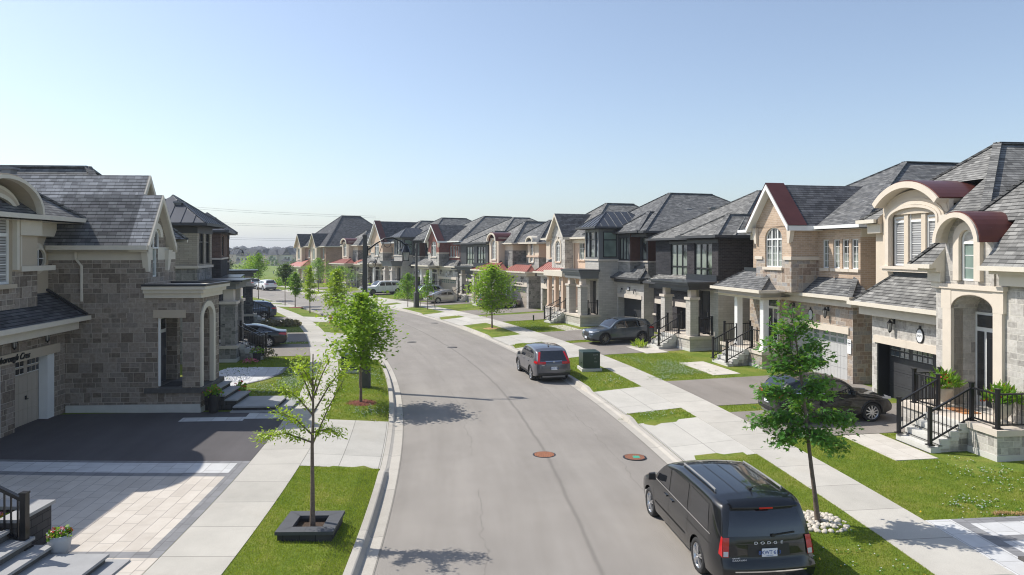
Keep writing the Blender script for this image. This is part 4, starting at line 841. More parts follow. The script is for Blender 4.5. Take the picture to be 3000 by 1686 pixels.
def place(H, x, y, z): return H.e.matrix_basis_loc(x, y, z) if False else (Matrix.Translation(H.e.location) @ Matrix.Rotation(H.e.rotation_euler[2], 4, 'Z')) @ Vector((x, y, z))
# ---- nearest right house
def house_a():
    loc, a = rh(21); H = House('detached_house', 'beige stucco and grey stone house with a wide arched triple window, nearest on the right', loc, a, 'two storey houses on the right'); st = 'stone_grey'
    H.wall(-4.75, .2, 1.9, 12, 0, 3.95, st, [dict(kind='hole', x0=-4.46, x1=-.75, z0=.3, z1=2.43, dep=.5)])
    H.garage(-4.46, -.75, .33, 2.43, 1.9, 'door_dark', 2, 12, 'pane_sky', dep=.5); H.mb('lintel', 'trim').box(-4.6, -2.72, 1.84, 2.0, 2.43, 2.69); H.mb('lintel').box(-2.71, -.3, 1.84, 2.0, 2.43, 2.69); H.mb('threshold', 'step_conc').box(-4.4, -.7, 1.8, 2.6, .22, .345)
    H.mb('jamb', 'door_black').box(-4.455, -4.44, 1.95, 2.4, .33, 2.42)
    H.skirt(-5.3, -.4, 1.38, 2.5, 3.93, 5.0, 'shingle_light', True, False, frieze=.35)
    H.lantern(-3.45, 3.28, 1.9); H.lantern(-.72, 3.0, 1.9)
    b = MB('black_metal'); o2 = [(-2.05 + .2 * cos(2 * pi * k / 20), 1.87, 2.95 + .27 * sin(2 * pi * k / 20)) for k in range(20)]; b.hexa(o2, [(x, 1.9, z) for x, y, z in o2]); b.cbox((-2.05, 1.88, 3.2), .09, .03, .1); b.cbox((-2.05, 1.88, 2.62), .09, .03, .1); o = H.part('number_plaque', b)
    f = MB('sign_white'); pts = [(-2.05 + .155 * cos(2 * pi * k / 20), 1.86, 2.95 + .22 * sin(2 * pi * k / 20)) for k in range(20)]; f.hexa(pts, [(x, 1.88, z) for x, y, z in pts]); f.build('face', o); text('1471', .12, 'black_metal', 'number', o, (-2.05, 1.857, 2.91), (pi / 2, 0, 0), .003)
    c = MB('sign_white'); c.lathe((-4.55, 1.8, 3.55), [(.05, 0), (.06, .05), (.06, .1)], None, 10); c.ball((-4.55, 1.8, 3.54), .045, 'black_metal'); H.part('camera_dome', c)
    # upper stucco with arched triple window under a copper hood
    ww = dict(fr='white', nx=1, nz=4, tz=6.95, glass='pane_blind', dep=.14, fw=.06, split=1)
    H.wall(-5.5, .2, 2.55, 12, 3.95, 7.0, 'stucco')
    xc = -3.05; H.wall(-4.8, -1.3, 2.38, 2.54, 5.1, 7.6, 'stucco', [dict(kind='hole', x0=-4.3, x1=-1.8, z0=5.3, z1=7.45, arch=.4, dep=.05)])
    m = H.mb('mullion', 'stucco')
    for x0, x1, zt in ((-4.26, -3.62, 7.12), (-3.4, -2.7, 7.42), (-2.48, -1.84, 7.12)):
        H.window(y=2.38, x0=x0, x1=x1, z0=5.32, z1=zt, arch=0 if x0 == -3.4 else 0, **ww)
    m.box(-3.62, -3.4, 2.40, 2.5, 5.3, 7.5); m.box(-2.7, -2.48, 2.40, 2.5, 5.3, 7.5); m.box(-4.3, -1.8, 2.525, 2.545, 5.3, 7.55)
    t = H.mb('surround', 'trim'); t.arch(xc, 2.52, 7.04, .38, 2.25, 2.42, .1, 'trim', 18, legs=5.3); t.arch(xc, 2.74, 7.04, .49, 2.28, 2.42, .12, 'trim', 18, legs=5.3); t.arch(xc, 3.0, 7.04, .62, 2.31, 2.42, .1, 'stucco', 18, legs=5.3)
    t = H.mb('sill', 'trim'); t.box(-4.75, -1.35, 2.2, 2.4, 5.2, 5.3); t.box(-4.68, -1.42, 2.26, 2.4, 5.1, 5.2)
    m = H.mb('wall'); n = 18; ps = [(xc + 1.72 * cos(pi - pi * k / n), 7.2 + .85 * sin(pi * k / n)) for k in range(n + 1)]
    for k in range(n): p, q = ps[k], ps[k + 1]; m.poly([(p[0], 2.36, max(7.2, p[1] - .9)), (q[0], 2.36, max(7.2, q[1] - .9)), (q[0], 2.36, q[1]), (p[0], 2.36, p[1])], 'stucco')
    m2 = H.mb('barrel_roof', 'copper'); segs = [(radians_, ) for radians_ in ()]
    A0 = R(47); Rr = 1.78 / cos(A0); zc = 8.36 - Rr
    def arcseg(mb, r0, r1, y0, y1, mat):
        N_ = 18; o = [(xc + r1 * cos(pi - A0 - (pi - 2 * A0) * k / N_), zc + r1 * sin(pi - A0 - (pi - 2 * A0) * k / N_)) for k in range(N_ + 1)]; i = [(xc + r0 * cos(pi - A0 - (pi - 2 * A0) * k / N_), zc + r0 * sin(pi - A0 - (pi - 2 * A0) * k / N_)) for k in range(N_ + 1)]
        for k in range(N_):
            a_, b_, c_, d_ = o[k], o[k + 1], i[k + 1], i[k]; mb.hexa([(p[0], y0, p[1]) for p in (a_, b_, c_, d_)], [(p[0], y1, p[1]) for p in (a_, b_, c_, d_)], mat)
    arcseg(m2, Rr - .05, Rr + .02, 2.0, 3.9, 'copper'); arcseg(H.mb('hood_trim', 'trim'), Rr - .24, Rr - .02, 1.93, 2.12, 'trim'); arcseg(H.mb('hood_trim'), Rr - .24, Rr - .05, 2.1, 3.6, 'trim')
    for k in range(18):   # gable infill under the hood
        t0 = pi - A0 - (pi - 2 * A0) * k / 18; t1 = pi - A0 - (pi - 2 * A0) * (k + 1) / 18; r = Rr - .25; m.poly([(xc + r * cos(t0), 2.5, 7.0), (xc + r * cos(t1), 2.5, 7.0), (xc + r * cos(t1), 2.5, zc + r * sin(t1)), (xc + r * cos(t0), 2.5, zc + r * sin(t0))], 'stucco')
        m.poly([(xc + r * cos(t0), 2.5, zc + r * sin(t0)), (xc + r * cos(t1), 2.5, zc + r * sin(t1)), (xc + r * cos(t1), 3.6, zc + r * sin(t1)), (xc + r * cos(t0), 3.6, zc + r * sin(t0))], 'stucco')
    g = H.mb('gutter', 'cream')
    X0, X1, Y0, Y1, pz = -5.92, .52, 2.13, 12.9, .83; hh_ = (X1 - X0) / 2; xm = (X0 + X1) / 2; rz_ = 7.05 + hh_ * pz; A1, B1 = (xm, Y0 + hh_, rz_), (xm, Y1 - hh_, rz_); rf = H.mb('roof'); cut = 1.5; zc_ = 7.05 + cut * pz
    rf.poly([(X0, Y0, 7.05), (-4.85, Y0, 7.05), (-4.85, Y0 + 1.07, 7.05 + 1.07 * pz), (X0 + 1.07, Y0 + 1.07, 7.05 + 1.07 * pz)], 'shingle_light'); rf.poly([(-1.25, Y0, 7.05), (X1, Y0, 7.05), (X1 - cut, Y0 + cut, zc_), (-1.25, Y0 + cut, zc_)], 'shingle_light')
    rf.poly([(-4.85, Y0 + 1.07, 7.05 + 1.07 * pz), (-4.85, Y0 + cut, zc_), (X0 + cut, Y0 + cut, zc_), (X0 + 1.07, Y0 + 1.07, 7.05 + 1.07 * pz)], 'shingle_light'); rf.poly([(X0 + cut, Y0 + cut, zc_), (X1 - cut, Y0 + cut, zc_), A1], 'shingle_light')
    rf.poly([(X0, Y1, 7.05), (X0, Y0, 7.05), A1, B1], 'shingle_light'); rf.poly([(X1, Y0, 7.05), (X1, Y1, 7.05), B1, A1], 'shingle_light'); rf.poly([(X1, Y1, 7.05), (X0, Y1, 7.05), B1], 'shingle_light')
    for q_, e_ in (((X0, Y0, 7.05), A1), ((X1, Y0, 7.05), A1), (A1, B1)): H.cap(q_, e_, 'shingle_light')
    g.box(X0 - .11, X0, Y0, Y1, 6.93, 7.06); H.mb('soffit').poly([(X0, Y0, 6.9), (X0, 4, 6.9), (-4.85, 4, 6.9), (-4.85, Y0, 6.9)], 'cream'); H.mb('soffit').poly([(-1.25, Y0, 6.9), (-1.25, 4, 6.9), (X1, 4, 6.9), (X1, Y0, 6.9)], 'cream')
    for xx, xe in ((-4.84, 1), (-1.26, -1)): m.poly([(xx, Y0 + .05, 6.9), (xx, Y0 + cut, 6.9), (xx, Y0 + cut, zc_), (xx, Y0 + .05, 7.09)], 'stucco')
    for x0, x1 in ((-6.02, -4.85), (-1.3, .5)): g.box(x0, x1, 2.02, 2.14, 6.93, 7.07); H.mb('frieze', 'cream').box(x0 + .35, x1, 2.3, 2.56, 6.55, 6.93)
    # entry tower
    H.wall(-.36, 4.6, 1.2, 12, 0, 5.3, st, [dict(kind='hole', x0=.42, x1=2.07, z0=1.15, z1=4.56, arch=.45, dep=.8)])
    t = H.mb('surround', 'trim'); t.arch(1.245, 1.65, 4.12, .44, 1.1, 1.32, .02, 'trim', 16)
    for k in range(16):
        a0, a1 = pi - pi * k / 16, pi - pi * (k + 1) / 16; p = (1.245 + .825 * cos(a0), 4.12 + .44 * sin(a0)); q = (1.245 + .825 * cos(a1), 4.12 + .44 * sin(a1)); t.hexa([(p[0], 1.1, p[1]), (q[0], 1.1, q[1]), (q[0], 1.1, 4.72), (p[0], 1.1, 4.72)], [(p[0], 1.25, p[1]), (q[0], 1.25, q[1]), (q[0], 1.25, 4.72), (p[0], 1.25, 4.72)], 'trim')
    t.box(.06, .42, 1.09, 1.5, 1.15, 4.1); t.box(2.07, 2.4, 1.09, 1.5, 1.15, 4.1); t.box(.0, .42, 1.085, 1.3, 4.1, 4.72); t.box(2.07, 2.45, 1.085, 1.3, 4.1, 4.72); t.box(-.03, 2.5, 1.04, 1.3, 4.72, 4.86)
    door(H, .44, 2.05, 1.15, 4.0, 1.9, 'white', 'door_black', True, True); H.lantern(.58, 2.7, 1.85) if False else None; m.box(.42, 2.07, 1.99, 2.03, 1.15, 4.6, 'stone_mid')
    H.wall(.12, 2.05, 1.15, 3.4, 4.86, 6.15, st, [dict(x0=.84, x1=1.42, z0=5.0, z1=6.5, arch=.28, nx=1, nz=3, tz=6.15, glass='pane_frost', dep=.2, fw=.06)] if False else [dict(kind='hole', x0=.84, x1=1.42, z0=4.98, z1=6.15, dep=.22)])
    for k in range(14): a0, a1 = pi - pi * k / 14, pi - pi * (k + 1) / 14; r = .96; m.poly([(1.085 + r * cos(a0), 1.16, 6.15), (1.085 + r * cos(a1), 1.16, 6.15), (1.085 + r * cos(a1), 1.16, 6.15 + .9 * sin(a1)), (1.085 + r * cos(a0), 1.16, 6.15 + .9 * sin(a0))], 'stone_grey')
    H.window(.84, 1.42, 4.98, 6.5, .98, 'white', 1, 3, .29, 6.12, 'pane_frost', dep=.2, fw=.06); t = H.mb('surround'); t.arch(1.13, .6, 6.2, .3, 1.02, 1.2, .24, 'trim', 14, legs=4.98); t.arch(1.13, .6, 6.2, .3, 1.1, 1.2, .1, 'trim', 14, legs=4.98)
    m2.arch(1.085, 1.8, 6.12, .87, .72, 3.5, .07, 'copper', 16); H.mb('hood_trim').arch(1.085, 1.56, 6.12, .75, .66, .85, .15, 'trim', 16); H.mb('hood_trim').arch(1.085, 1.78, 6.12, .85, .85, 3.4, .02, 'trim', 16)
    X0, X1, Y0 = -1.0, 5.9, .7; g.box(X0 - .1, .12, Y0 - .1, Y0 + .02, 5.32, 5.45); g.box(2.05, X1, Y0 - .1, Y0 + .02, 5.32, 5.45); g.box(X0 - .11, X0, Y0, 2.2, 5.32, 5.45)
    fz = H.mb('frieze'); fz.box(-.5, .08, 1.0, 1.21, 4.9, 5.3); fz.box(-.42, .06, 1.06, 1.21, 4.72, 4.9); fz.box(2.4, 4.7, 1.0, 1.21, 4.9, 5.3); fz.box(-.75, .1, .85, 1.21, 5.22, 5.34); fz.box(2.2, 4.9, .85, 1.21, 5.22, 5.34)
    mb = H.mb('roof'); p = 1.18; h = (X1 - X0) / 2; xm = (X0 + X1) / 2; a_ = (xm, Y0 + h, 5.45 + h * p); b_ = (xm, 12, 5.45 + h * p)
    def onf(x, y): return 5.45 + (y - Y0) * p
    # front slope split round the dormer
    z1 = 1.0; mb.poly([(X0, Y0, 5.45), (.1, Y0, 5.45), (.1, Y0 + 1.1, onf(0, Y0 + 1.1)), (X0 + 1.1, Y0 + 1.1, onf(0, Y0 + 1.1))], 'shingle_light'); mb.poly([(2.07, Y0, 5.45), (X1, Y0, 5.45), (X1 - 1.1, Y0 + 1.1, onf(0, Y0 + 1.1)), (2.07, Y0 + 1.1, onf(0, Y0 + 1.1))], 'shingle_light')
    mb.poly([(X0 + 1.1, Y0 + 1.1, onf(0, Y0 + 1.1)), (X1 - 1.1, Y0 + 1.1, onf(0, Y0 + 1.1)), a_], 'shingle_light'); mb.poly([(X0, 12, 5.45), (X0, Y0, 5.45), a_, b_], 'shingle_light'); mb.poly([(X1, Y0, 5.45), (X1, 12, 5.45), b_, a_], 'shingle_light'); mb.poly([(X1, 12, 5.45), (X0, 12, 5.45), b_], 'shingle_light')
    H.cap((X0, Y0, 5.45), a_, 'shingle_light'); H.cap((X1, Y0, 5.45), a_, 'shingle_light'); H.cap(a_, b_, 'shingle_light')
    [H.mb('soffit').poly([(u0, Y0, 5.33), (u0, 1.25, 5.33), (u1, 1.25, 5.33), (u1, Y0, 5.33)], 'cream') for u0, u1 in ((X0, .1), (2.07, X1))]; [H.mb('frieze').poly([(xx, Y0, 5.33), (xx, Y0 + 1.1, 5.33), (xx, Y0 + 1.1, onf(0, Y0 + 1.1)), (xx, Y0, 5.45)], 'cream') for xx in (.1, 2.07)]; H.mb('soffit').box(X0, X1, 11.9, 12, 0.2, 5.45, 'stone_mid')
    # porch
    H.slab(-.3, 3.5, .0, 1.25, .3, 1.15, st); H.stairs(1.0, 2.5, -.02, .3, 1.15, 4)
    H.rail([(1.1, -1.1, .5), (1.1, .15, 1.15), (.05, .15, 1.15), (-.05, 1.1, 1.15)]); H.rail([(2.42, -1.1, .5), (2.42, .15, 1.15), (3.38, .12, 1.15), (3.38, 1.1, 1.15)])
    H.mb('door_mat', 'mat_orange').box(.9, 1.7, .5, 1.05, 1.15, 1.17); H.done()
    for (x, y), lab, lab2 in (((.62, .7), 'pale stone urn left of the arched entry of the nearest right house', 'ferny plant with red flowers in the urn left of the arched entry'), ((2.85, .72), 'pale stone urn right of the arched entry, behind the railing', 'ferny plant with red flowers in the urn right of the entry')):
        p_ = place(H, x, y, 1.16); urn(p_, lab); plant(p_ + Vector((0, 0, .52)), lab2, 420, .42, .5, 'leaf_mid', .13, ['red_petal'], 16, drop=.3, fs=.07, spike=.7)
    return H
house_a()
HB = house_gable(31, 'tan brick house with a steep copper edged gable and white porch posts')
HC = house_dark(40.5, 'dark charcoal brick house with a flat metal porch canopy')
HD = house_turret(50, 'grey brick house with wood clad bay and standing seam metal turret roof')
HE = house_stucco(58.3, 'beige house with stone gable and red ribbed metal roof over two garage doors')
HF = house_arch(67.6, 'stone and stucco house with an arched copper hooded window, behind the round green maple')
house_dark(76.2, 'grey house with dark framed windows between the arched window house and the red brick gable', True, 'charcoal')
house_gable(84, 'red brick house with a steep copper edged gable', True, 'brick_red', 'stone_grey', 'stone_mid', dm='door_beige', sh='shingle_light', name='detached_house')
house_turret(92, 'grey brick house with metal turret roof, behind the far lamp post', True)
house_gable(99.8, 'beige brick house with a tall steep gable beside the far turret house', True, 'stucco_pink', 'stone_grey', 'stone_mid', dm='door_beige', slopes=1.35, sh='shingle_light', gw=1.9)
house_arch(107.5, 'far beige house with arched window and red metal porch roof, left of the tall gable', True)
# corner house at the bend, with a very large hipped roof
def house_corner():
    loc, a = rh(125.5, 12.5); H = House('detached_house', 'corner house at the bend with a very large dark hipped roof', loc, a, 'two storey houses on the right', True); bk = 'brick_rose'
    H.wall(-5.5, 5.5, 2.5, 22, 0, 6.5, bk, [dict(x0=-1.6, x1=-.8, z0=4.6, z1=6.0, sill='trim'), dict(x0=4.3, x1=4.9, z0=4.4, z1=6.2, sill='trim')], sides=[(1.6, 'stucco_tan'), (9, bk)])
    for x in (-4, 2.2): H.wall(x - 1.2, x + 1.2, 1.8, 6, 0 if x > 0 else 3.6, 6.4, [(4.0, 'stone_grey'), (9, 'stucco')], [dict(x0=x - .5, x1=x + .5, z0=4.3, z1=6.2, arch=.4, split=2, sill='trim')]); H.gable(x - 1.2, x + 1.2, 1.8, 7, 6.45, 1.5, .3, .3, 'shingle_dark', 'cream', 'stucco_pink')
    H.skirt(-6.2, .6, .3, 2.5, 3.1, 4.2, 'copper_red', True, True); H.slab(-6, .5, .6, 2.5, .2, .9, 'stone_grey'); H.mb('soffit').poly([(-6, .5, 2.9), (-6, 2.5, 2.9), (.5, 2.5, 2.9), (.5, .5, 2.9)], 'cream')
    for x in (-5.7, -3.6, -1.5, .2): H.column(x, .8, .9, 2.9, .18, 'cream')
    for y in (7, 12.5):
        m = MB('white'); m.box(5.48, 5.55, y - .8, y + .8, 4.6, 5.9); o = H.part('window', m); g = MB('pane_curtain'); g.box(5.54, 5.56, y - .7, y - .05, 4.7, 5.8); g.box(5.54, 5.56, y + .05, y + .7, 4.7, 5.8); g.build('pane', o)
    H.hip(-5.5, 5.5, 2.5, 17, 6.5, .92, .4, 'shingle_dark', 'cream'); H.hip(-4.2, 5.5, 14, 30, 6.52, .66, .4, 'shingle_dark', 'cream'); H.wall(-4.2, 5.48, 21.9, 30, 0, 6.5, bk, sides=bk)
    H.vents([(2.2, 9, 9.5), (2.2, 10.3, 9.5), (2.2, 11.6, 9.5), (3.0, 20, 8.2), (3, 22, 8.2), (3, 24.5, 8.2)]); H.done()
house_corner()
# ---------------------------------------------------------------- houses on the left side
def house_l1():
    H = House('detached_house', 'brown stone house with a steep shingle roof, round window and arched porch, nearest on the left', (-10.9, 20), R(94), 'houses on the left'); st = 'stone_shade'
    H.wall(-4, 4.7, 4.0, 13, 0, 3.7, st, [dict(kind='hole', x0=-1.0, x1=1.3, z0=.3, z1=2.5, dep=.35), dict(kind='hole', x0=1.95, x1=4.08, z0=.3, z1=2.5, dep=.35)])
    H.garage(-1.0, 1.3, .32, 2.5, 4.0, 'door_beige', 2, 8, 'pane_dark'); H.garage(1.95, 4.08, .32, 2.5, 4.0, 'door_beige', 2, 8, 'pane_dark')
    t = H.mb('lintel', 'stucco_tan'); t.box(-1.2, 4.28, 3.93, 4.1, 2.5, 2.8); t = H.mb('jamb', 'white'); t.box(3.7, 4.08, 4.02, 4.3, .32, 2.5); t.box(1.2, 1.42, 4.02, 4.3, .32, 2.5); H.mb('threshold', 'step_conc').box(-1.2, 4.3, 3.9, 4.4, .2, .345)
    text('274 Hillsborough Cres', .27, 'black', 'address_lettering', H.e, (1.35, 3.91, 2.57), (pi / 2, 0, 0), .012, .45, sx=.95, bold=.004)
    H.lantern(3.35, 3.3, 4.0); H.lantern(1.65, 3.3, 4.0)
    H.skirt(-4.3, 4.72, 3.25, 4.62, 3.66, 4.5, 'shingle_dark', True, False, gut='cream', frieze=.3); H.mb('flashing').bar((4.64, 3.25, 3.72), (4.64, 4.62, 4.6), .07, 'flashing', .03)
    # upper stone and stucco block, recessed bay with the round window
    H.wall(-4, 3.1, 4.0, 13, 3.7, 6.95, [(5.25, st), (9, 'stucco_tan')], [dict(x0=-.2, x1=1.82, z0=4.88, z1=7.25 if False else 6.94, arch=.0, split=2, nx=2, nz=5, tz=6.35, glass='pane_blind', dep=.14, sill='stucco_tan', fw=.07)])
    t = H.mb('surround', 'cream'); t.arch(.81, 2.04, 6.9, .55, 3.86, 4.05, .12, 'cream', 16, legs=5.3); t.arch(.81, 2.28, 6.9, .67, 3.9, 4.05, .14, 'stucco_tan', 16, legs=5.3); t.arch(.81, 2.56, 6.9, .81, 3.94, 4.05, .12, 'cream', 16, legs=5.3)
    g = MB('pane_dark'); g.poly([(.81 + 1.02 * cos(pi * k / 12), 3.97, 6.9 + .55 * sin(pi * k / 12)) for k in range(13)]); H.part('pane', g)
    H.mb('band', 'cream').box(2.12, 3.95, 3.9, 4.05, 5.24, 5.4)
    barrel(H, .81, 3.3, 7.0, 1.0, 3.5, 6, .1, 'stucco_tan', 'cream')
    H.wall(3.1, 4.7, 4.55, 13, 3.7, 6.95, 'stucco_tan')
    mb = H.mb('surround')
    for ri, ro, y in ((.30, .36, 4.42), (.36, .44, 4.46), (.44, .52, 4.5)):
        for k in range(28):
            a0, a1 = 2 * pi * k / 28, 2 * pi * (k + 1) / 28; q = [(4.0 + r * .95 * cos(a), 5.62 + r * sin(a)) for r, a in ((ro, a0), (ro, a1), (ri, a1), (ri, a0))]; mb.hexa([(p[0], y, p[1]) for p in q], [(p[0], 4.56, p[1]) for p in q], 'cream')
    m = MB('white'); m.box(3.985, 4.015, 4.47, 4.5, 5.33, 5.91); m.box(3.72, 4.28, 4.47, 4.5, 5.605, 5.635); o = H.part('round_window', m); g = MB('pane_dark'); g.poly([(4.0 + .29 * cos(-2 * pi * k / 24), 4.5, 5.62 + .31 * sin(-2 * pi * k / 24)) for k in range(24)][::-1]); g.build('pane', o)
    H.mb('frieze', 'cream').box(3.05, 4.75, 4.3, 4.57, 6.35, 6.85); H.mb('frieze').box(2.0, 3.1, 3.85, 4.02, 6.35, 6.85)
    H.hip(-4, 4.75, 4.0, 12.5, 6.97, .76, .45, 'shingle_grey', 'cream')
    # side wing running to the street
    H.wall(4.7, 7.3, 1.36, 13, 0, 6.0, [(5.55, st), (9, 'cream')], [dict(x0=5.3, x1=5.72, z0=4.95, z1=5.99, nx=1, nz=2)]); H.wall(7.3, 9.2, 2.2, 13, 0, 6.3, st)
    H.mb('base', 'step_conc').box(4.62, 4.71, -.5, 3.95, -.1, .6)
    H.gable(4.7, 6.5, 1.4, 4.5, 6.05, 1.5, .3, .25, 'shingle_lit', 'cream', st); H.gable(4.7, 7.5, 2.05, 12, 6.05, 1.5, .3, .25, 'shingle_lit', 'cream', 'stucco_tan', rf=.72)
    w_ = H.window(5.3, 5.72, 5.95, 6.62, 1.28, 'white', 1, 1, .2, None, 'pane_dark'); t = H.mb('surround', 'trim'); t.arch(5.5, .5, 6.35, .3, 1.26, 1.4, .2, 'cream', 10)
    H.mb('gutter').box(4.26, 4.4, 1.15, 4.4, 5.9, 6.05, 'cream'); corbel(H, 4.72, 1.32, 5.9, -1, 'cream'); corbel(H, 6.5, 1.32, 5.9, 1, 'cream')
    H.hip(5.7, 10.3, 2.6, 13.5, 6.35, 1.02, .4, 'shingle_grey', 'cream', sides='rb'); H.vents([(7.0, 7.2, 8.75), (7.0, 10.0, 8.75)])
    H.down([(4.62, 3.62, 5.9), (4.62, 3.62, 5.6), (4.62, 3.42, 5.35), (4.62, 3.42, 4.15)], 'cream')
    # porch
    p = H.mb('porch_wall', st); p.box(4.7, 5.0, -.45, .12, .0, 4.25); p.box(4.7, 5.0, .12, .96, 3.57, 4.25); p.box(4.7, 5.0, .96, 1.37, 0, 4.25); p.box(6.0, 6.7, -.45, -.1, 0, 4.25); p.box(4.99, 6.05, -.45, -.12, 3.95, 4.25); p.box(6.4, 6.7, -.1, .12, .0, 4.25); p.box(6.4, 6.7, .96, 1.37, 0, 4.25); p.box(6.4, 6.7, .12, .96, 3.5, 4.25)
    for k in range(12):
        a0, a1 = pi - pi * k / 12, pi - pi * (k + 1) / 12; q = [(5.48 + .52 * cos(a), 3.5 + .42 * sin(a)) for a in (a0, a1)]; p.hexa([(q[0][0], -.45, q[0][1]), (q[1][0], -.45, q[1][1]), (q[1][0], -.45, 4.0), (q[0][0], -.45, 4.0)], [(q[0][0], -.15, q[0][1]), (q[1][0], -.15, q[1][1]), (q[1][0], -.15, 4.0), (q[0][0], -.15, 4.0)], st)
    H.mb('surround').arch(5.48, 1.0, 3.5, .4, -.5, -.35, .2, 'cream', 14, legs=1.16); H.mb('lintel').box(4.66, 4.8, .0, 1.08, 3.57, 3.84, 'stucco_tan'); H.mb('frame', 'white').box(4.78, 4.86, .9, .97, 1.2, 3.57)
    c = H.mb('canopy', 'cream'); c.box(4.6, 6.8, -.55, 1.36, 4.25, 4.42); c.box(4.5, 6.9, -.65, 1.36, 4.42, 4.55); c.box(4.4, 7.0, -.75, 1.36, 4.55, 4.66)
    c.box(4.38, 7.02, -.77, -.6, 4.66, 4.73, 'flashing'); c.box(4.38, 4.55, -.6, 1.36, 4.66, 4.73, 'flashing'); c.box(6.85, 7.02, -.6, 1.36, 4.66, 4.73, 'flashing')
    H.slab(4.66, 6.9, -.5, 1.36, .3, 1.15, st, 'slab_dark'); door(H, 5.15, 6.3, 1.15, 3.5, 1.3, 'white', 'paint_blue', False, True); H.mb('door_mat', 'mat_dark').box(5.0, 5.9, .35, .95, 1.15, 1.165)
    s = MB('slab_grey')
    for x0, x1, y0, y1, z in ((5.0, 6.9, -.85, -.5, .98), (5.05, 6.8, -1.2, -.8, .81), (5.1, 6.7, -1.6, -1.15, .64), (4.75, 6.55, -3.0, -1.55, .47), (4.6, 7.0, -3.45, -1.5, .33)):
        s.box(x0, x1, y0, y1, z - .05, z, 'slab_grey'); s.box(x0 + .04, x1 - .04, y0 + .04, y1, .0, z - .05, 'retaining')
    H.part('stairs', s); H.done(); return H
h1 = house_l1()
def pot(loc, label, prof, mat, fl, r, h, n=160, nf=14, leaf='leaf_mid', spike=0, name='flower_pot'):
    t = empty(name, loc, 0, label, 'flower pot'); m = MB(mat); m.lathe((0, 0, 0), prof, None, 20); m.build('pot', t); zt = max(z for _, z in prof)
    m = MB('soil'); m.lathe((0, 0, 0), [(prof[-1][0] - .01, zt - .04), (.001, zt - .03)], None, 12); m.build('soil', t)
    p = plant(Vector(loc) + Vector((0, 0, zt - .04)), label.replace('pot', 'blooms growing in pot', 1) if False else 'blooms in the ' + label, n, r, h, leaf, .07, fl, nf, 'blooms', 'flowers', None, .2, .035, spike); return t
pot(place(h1, 4.62, -.95, .33), 'tall black planter at the foot of the near left porch', [(.15, 0), (.2, .55), (.21, .6), (.19, .6), (.18, .56)], 'pot_black', ['red_petal', 'red_petal', 'yellow_petal'], .3, .38, 260, 22)
plant(place(h1, 6.95, -1.1, .3), 'red flower clump beside the grey slab steps of the near left house', 200, .35, .7, 'leaf_mid', .1, ['red_petal'], 18, fs=.06)
def house_left(O, h, label, bm, low, body, px0=-.3, near=True):
    H = House('detached_house', label, O, h + pi / 2, 'houses on the left'); cg = 'canopy_grey'
    H.wall(-.9, 2.1, 2.1, 8, 0, 7.1, [(5.08, low), (9, bm)], [dict(x0=-.5, x1=.45, z0=5.2, z1=6.9, fr='black_metal', nx=1, nz=1, tz=6.3, glass='pane_dark'), dict(x0=.8, x1=1.7, z0=5.2, z1=6.9, fr='black_metal', nx=1, nz=1, tz=6.3, glass='pane_dark'), dict(kind='hole', x0=.1, x1=1.3, z0=1.15, z1=3.4, dep=.3)])
    H.mb('band', 'precast').box(-.97, 2.17, 2.03, 8, 5.0, 5.12); H.mb('frieze', 'charcoal').box(-.93, 2.13, 2.07, 8, 6.72, 7.05); door(H, .15, 1.25, 1.15, 3.4, 2.35, 'door_black', 'door_black', False, False)
    H.metal_hip(-.9, 2.1, 2.1, 5.1, 7.2, .72, .5, 'slate_metal', 'charcoal')
    H.wall(2.1, 8.3, 5.2, 14, 0, 6.4, body, [dict(x0=3, x1=5, z0=4.8, z1=6.1, fr='black_metal', nx=1), dict(kind='hole', x0=2.8, x1=7.4, z0=.3, z1=2.45, dep=.3)], sides=body); H.garage(2.8, 7.4, .32, 2.45, 5.2, 'door_dark', 0); H.wall(-.2, 2.1, 4, 13, 0, 6.2, body, sides=body)
    H.hip(-.2, 8.3, 5.2, 14, 6.4, .4, .4, 'shingle_dark', 'charcoal'); H.vents([(.1, 3.2, 8.1)])
    H.slab(-.35, 2.2, .4, 2.1, .3, 1.15, low); H.pillar(.05, .8, 1.15, 3.2, 4.0, .7, low); H.pillar(1.85, .8, 1.15, 3.2, 4.0, .6, low)
    c = H.mb('canopy', cg); c.box(-.4, 2.2, .4, 2.1, 3.95, 4.2); c.box(-.55, 2.35, .2, 2.1, 4.2, 4.32); c.box(-.65, 2.45, .05, 2.1, 4.32, 4.4, 'flashing')
    H.stairs(.4, 1.5, .38, .3, 1.15, 4); H.rail([(.5, -.75, .5), (.5, .5, 1.15)]); H.rail([(1.42, -.75, .5), (1.42, .5, 1.15)]); H.rail([(-.25, 1.0, 1.15), (-.25, 2.0, 1.15)]); H.done(); return H
h2 = house_left((-13.4, 36.1), R(10), 'grey brick house with a standing seam metal roof, second on the left', 'brick_beige', 'stone_mid', 'brick_grey')
h3 = house_left((-18.95, 53.7), R(21), 'dark brown brick house with charcoal porch pillar, third on the left', 'brick_brown', 'stone_dark', 'brick_brown')
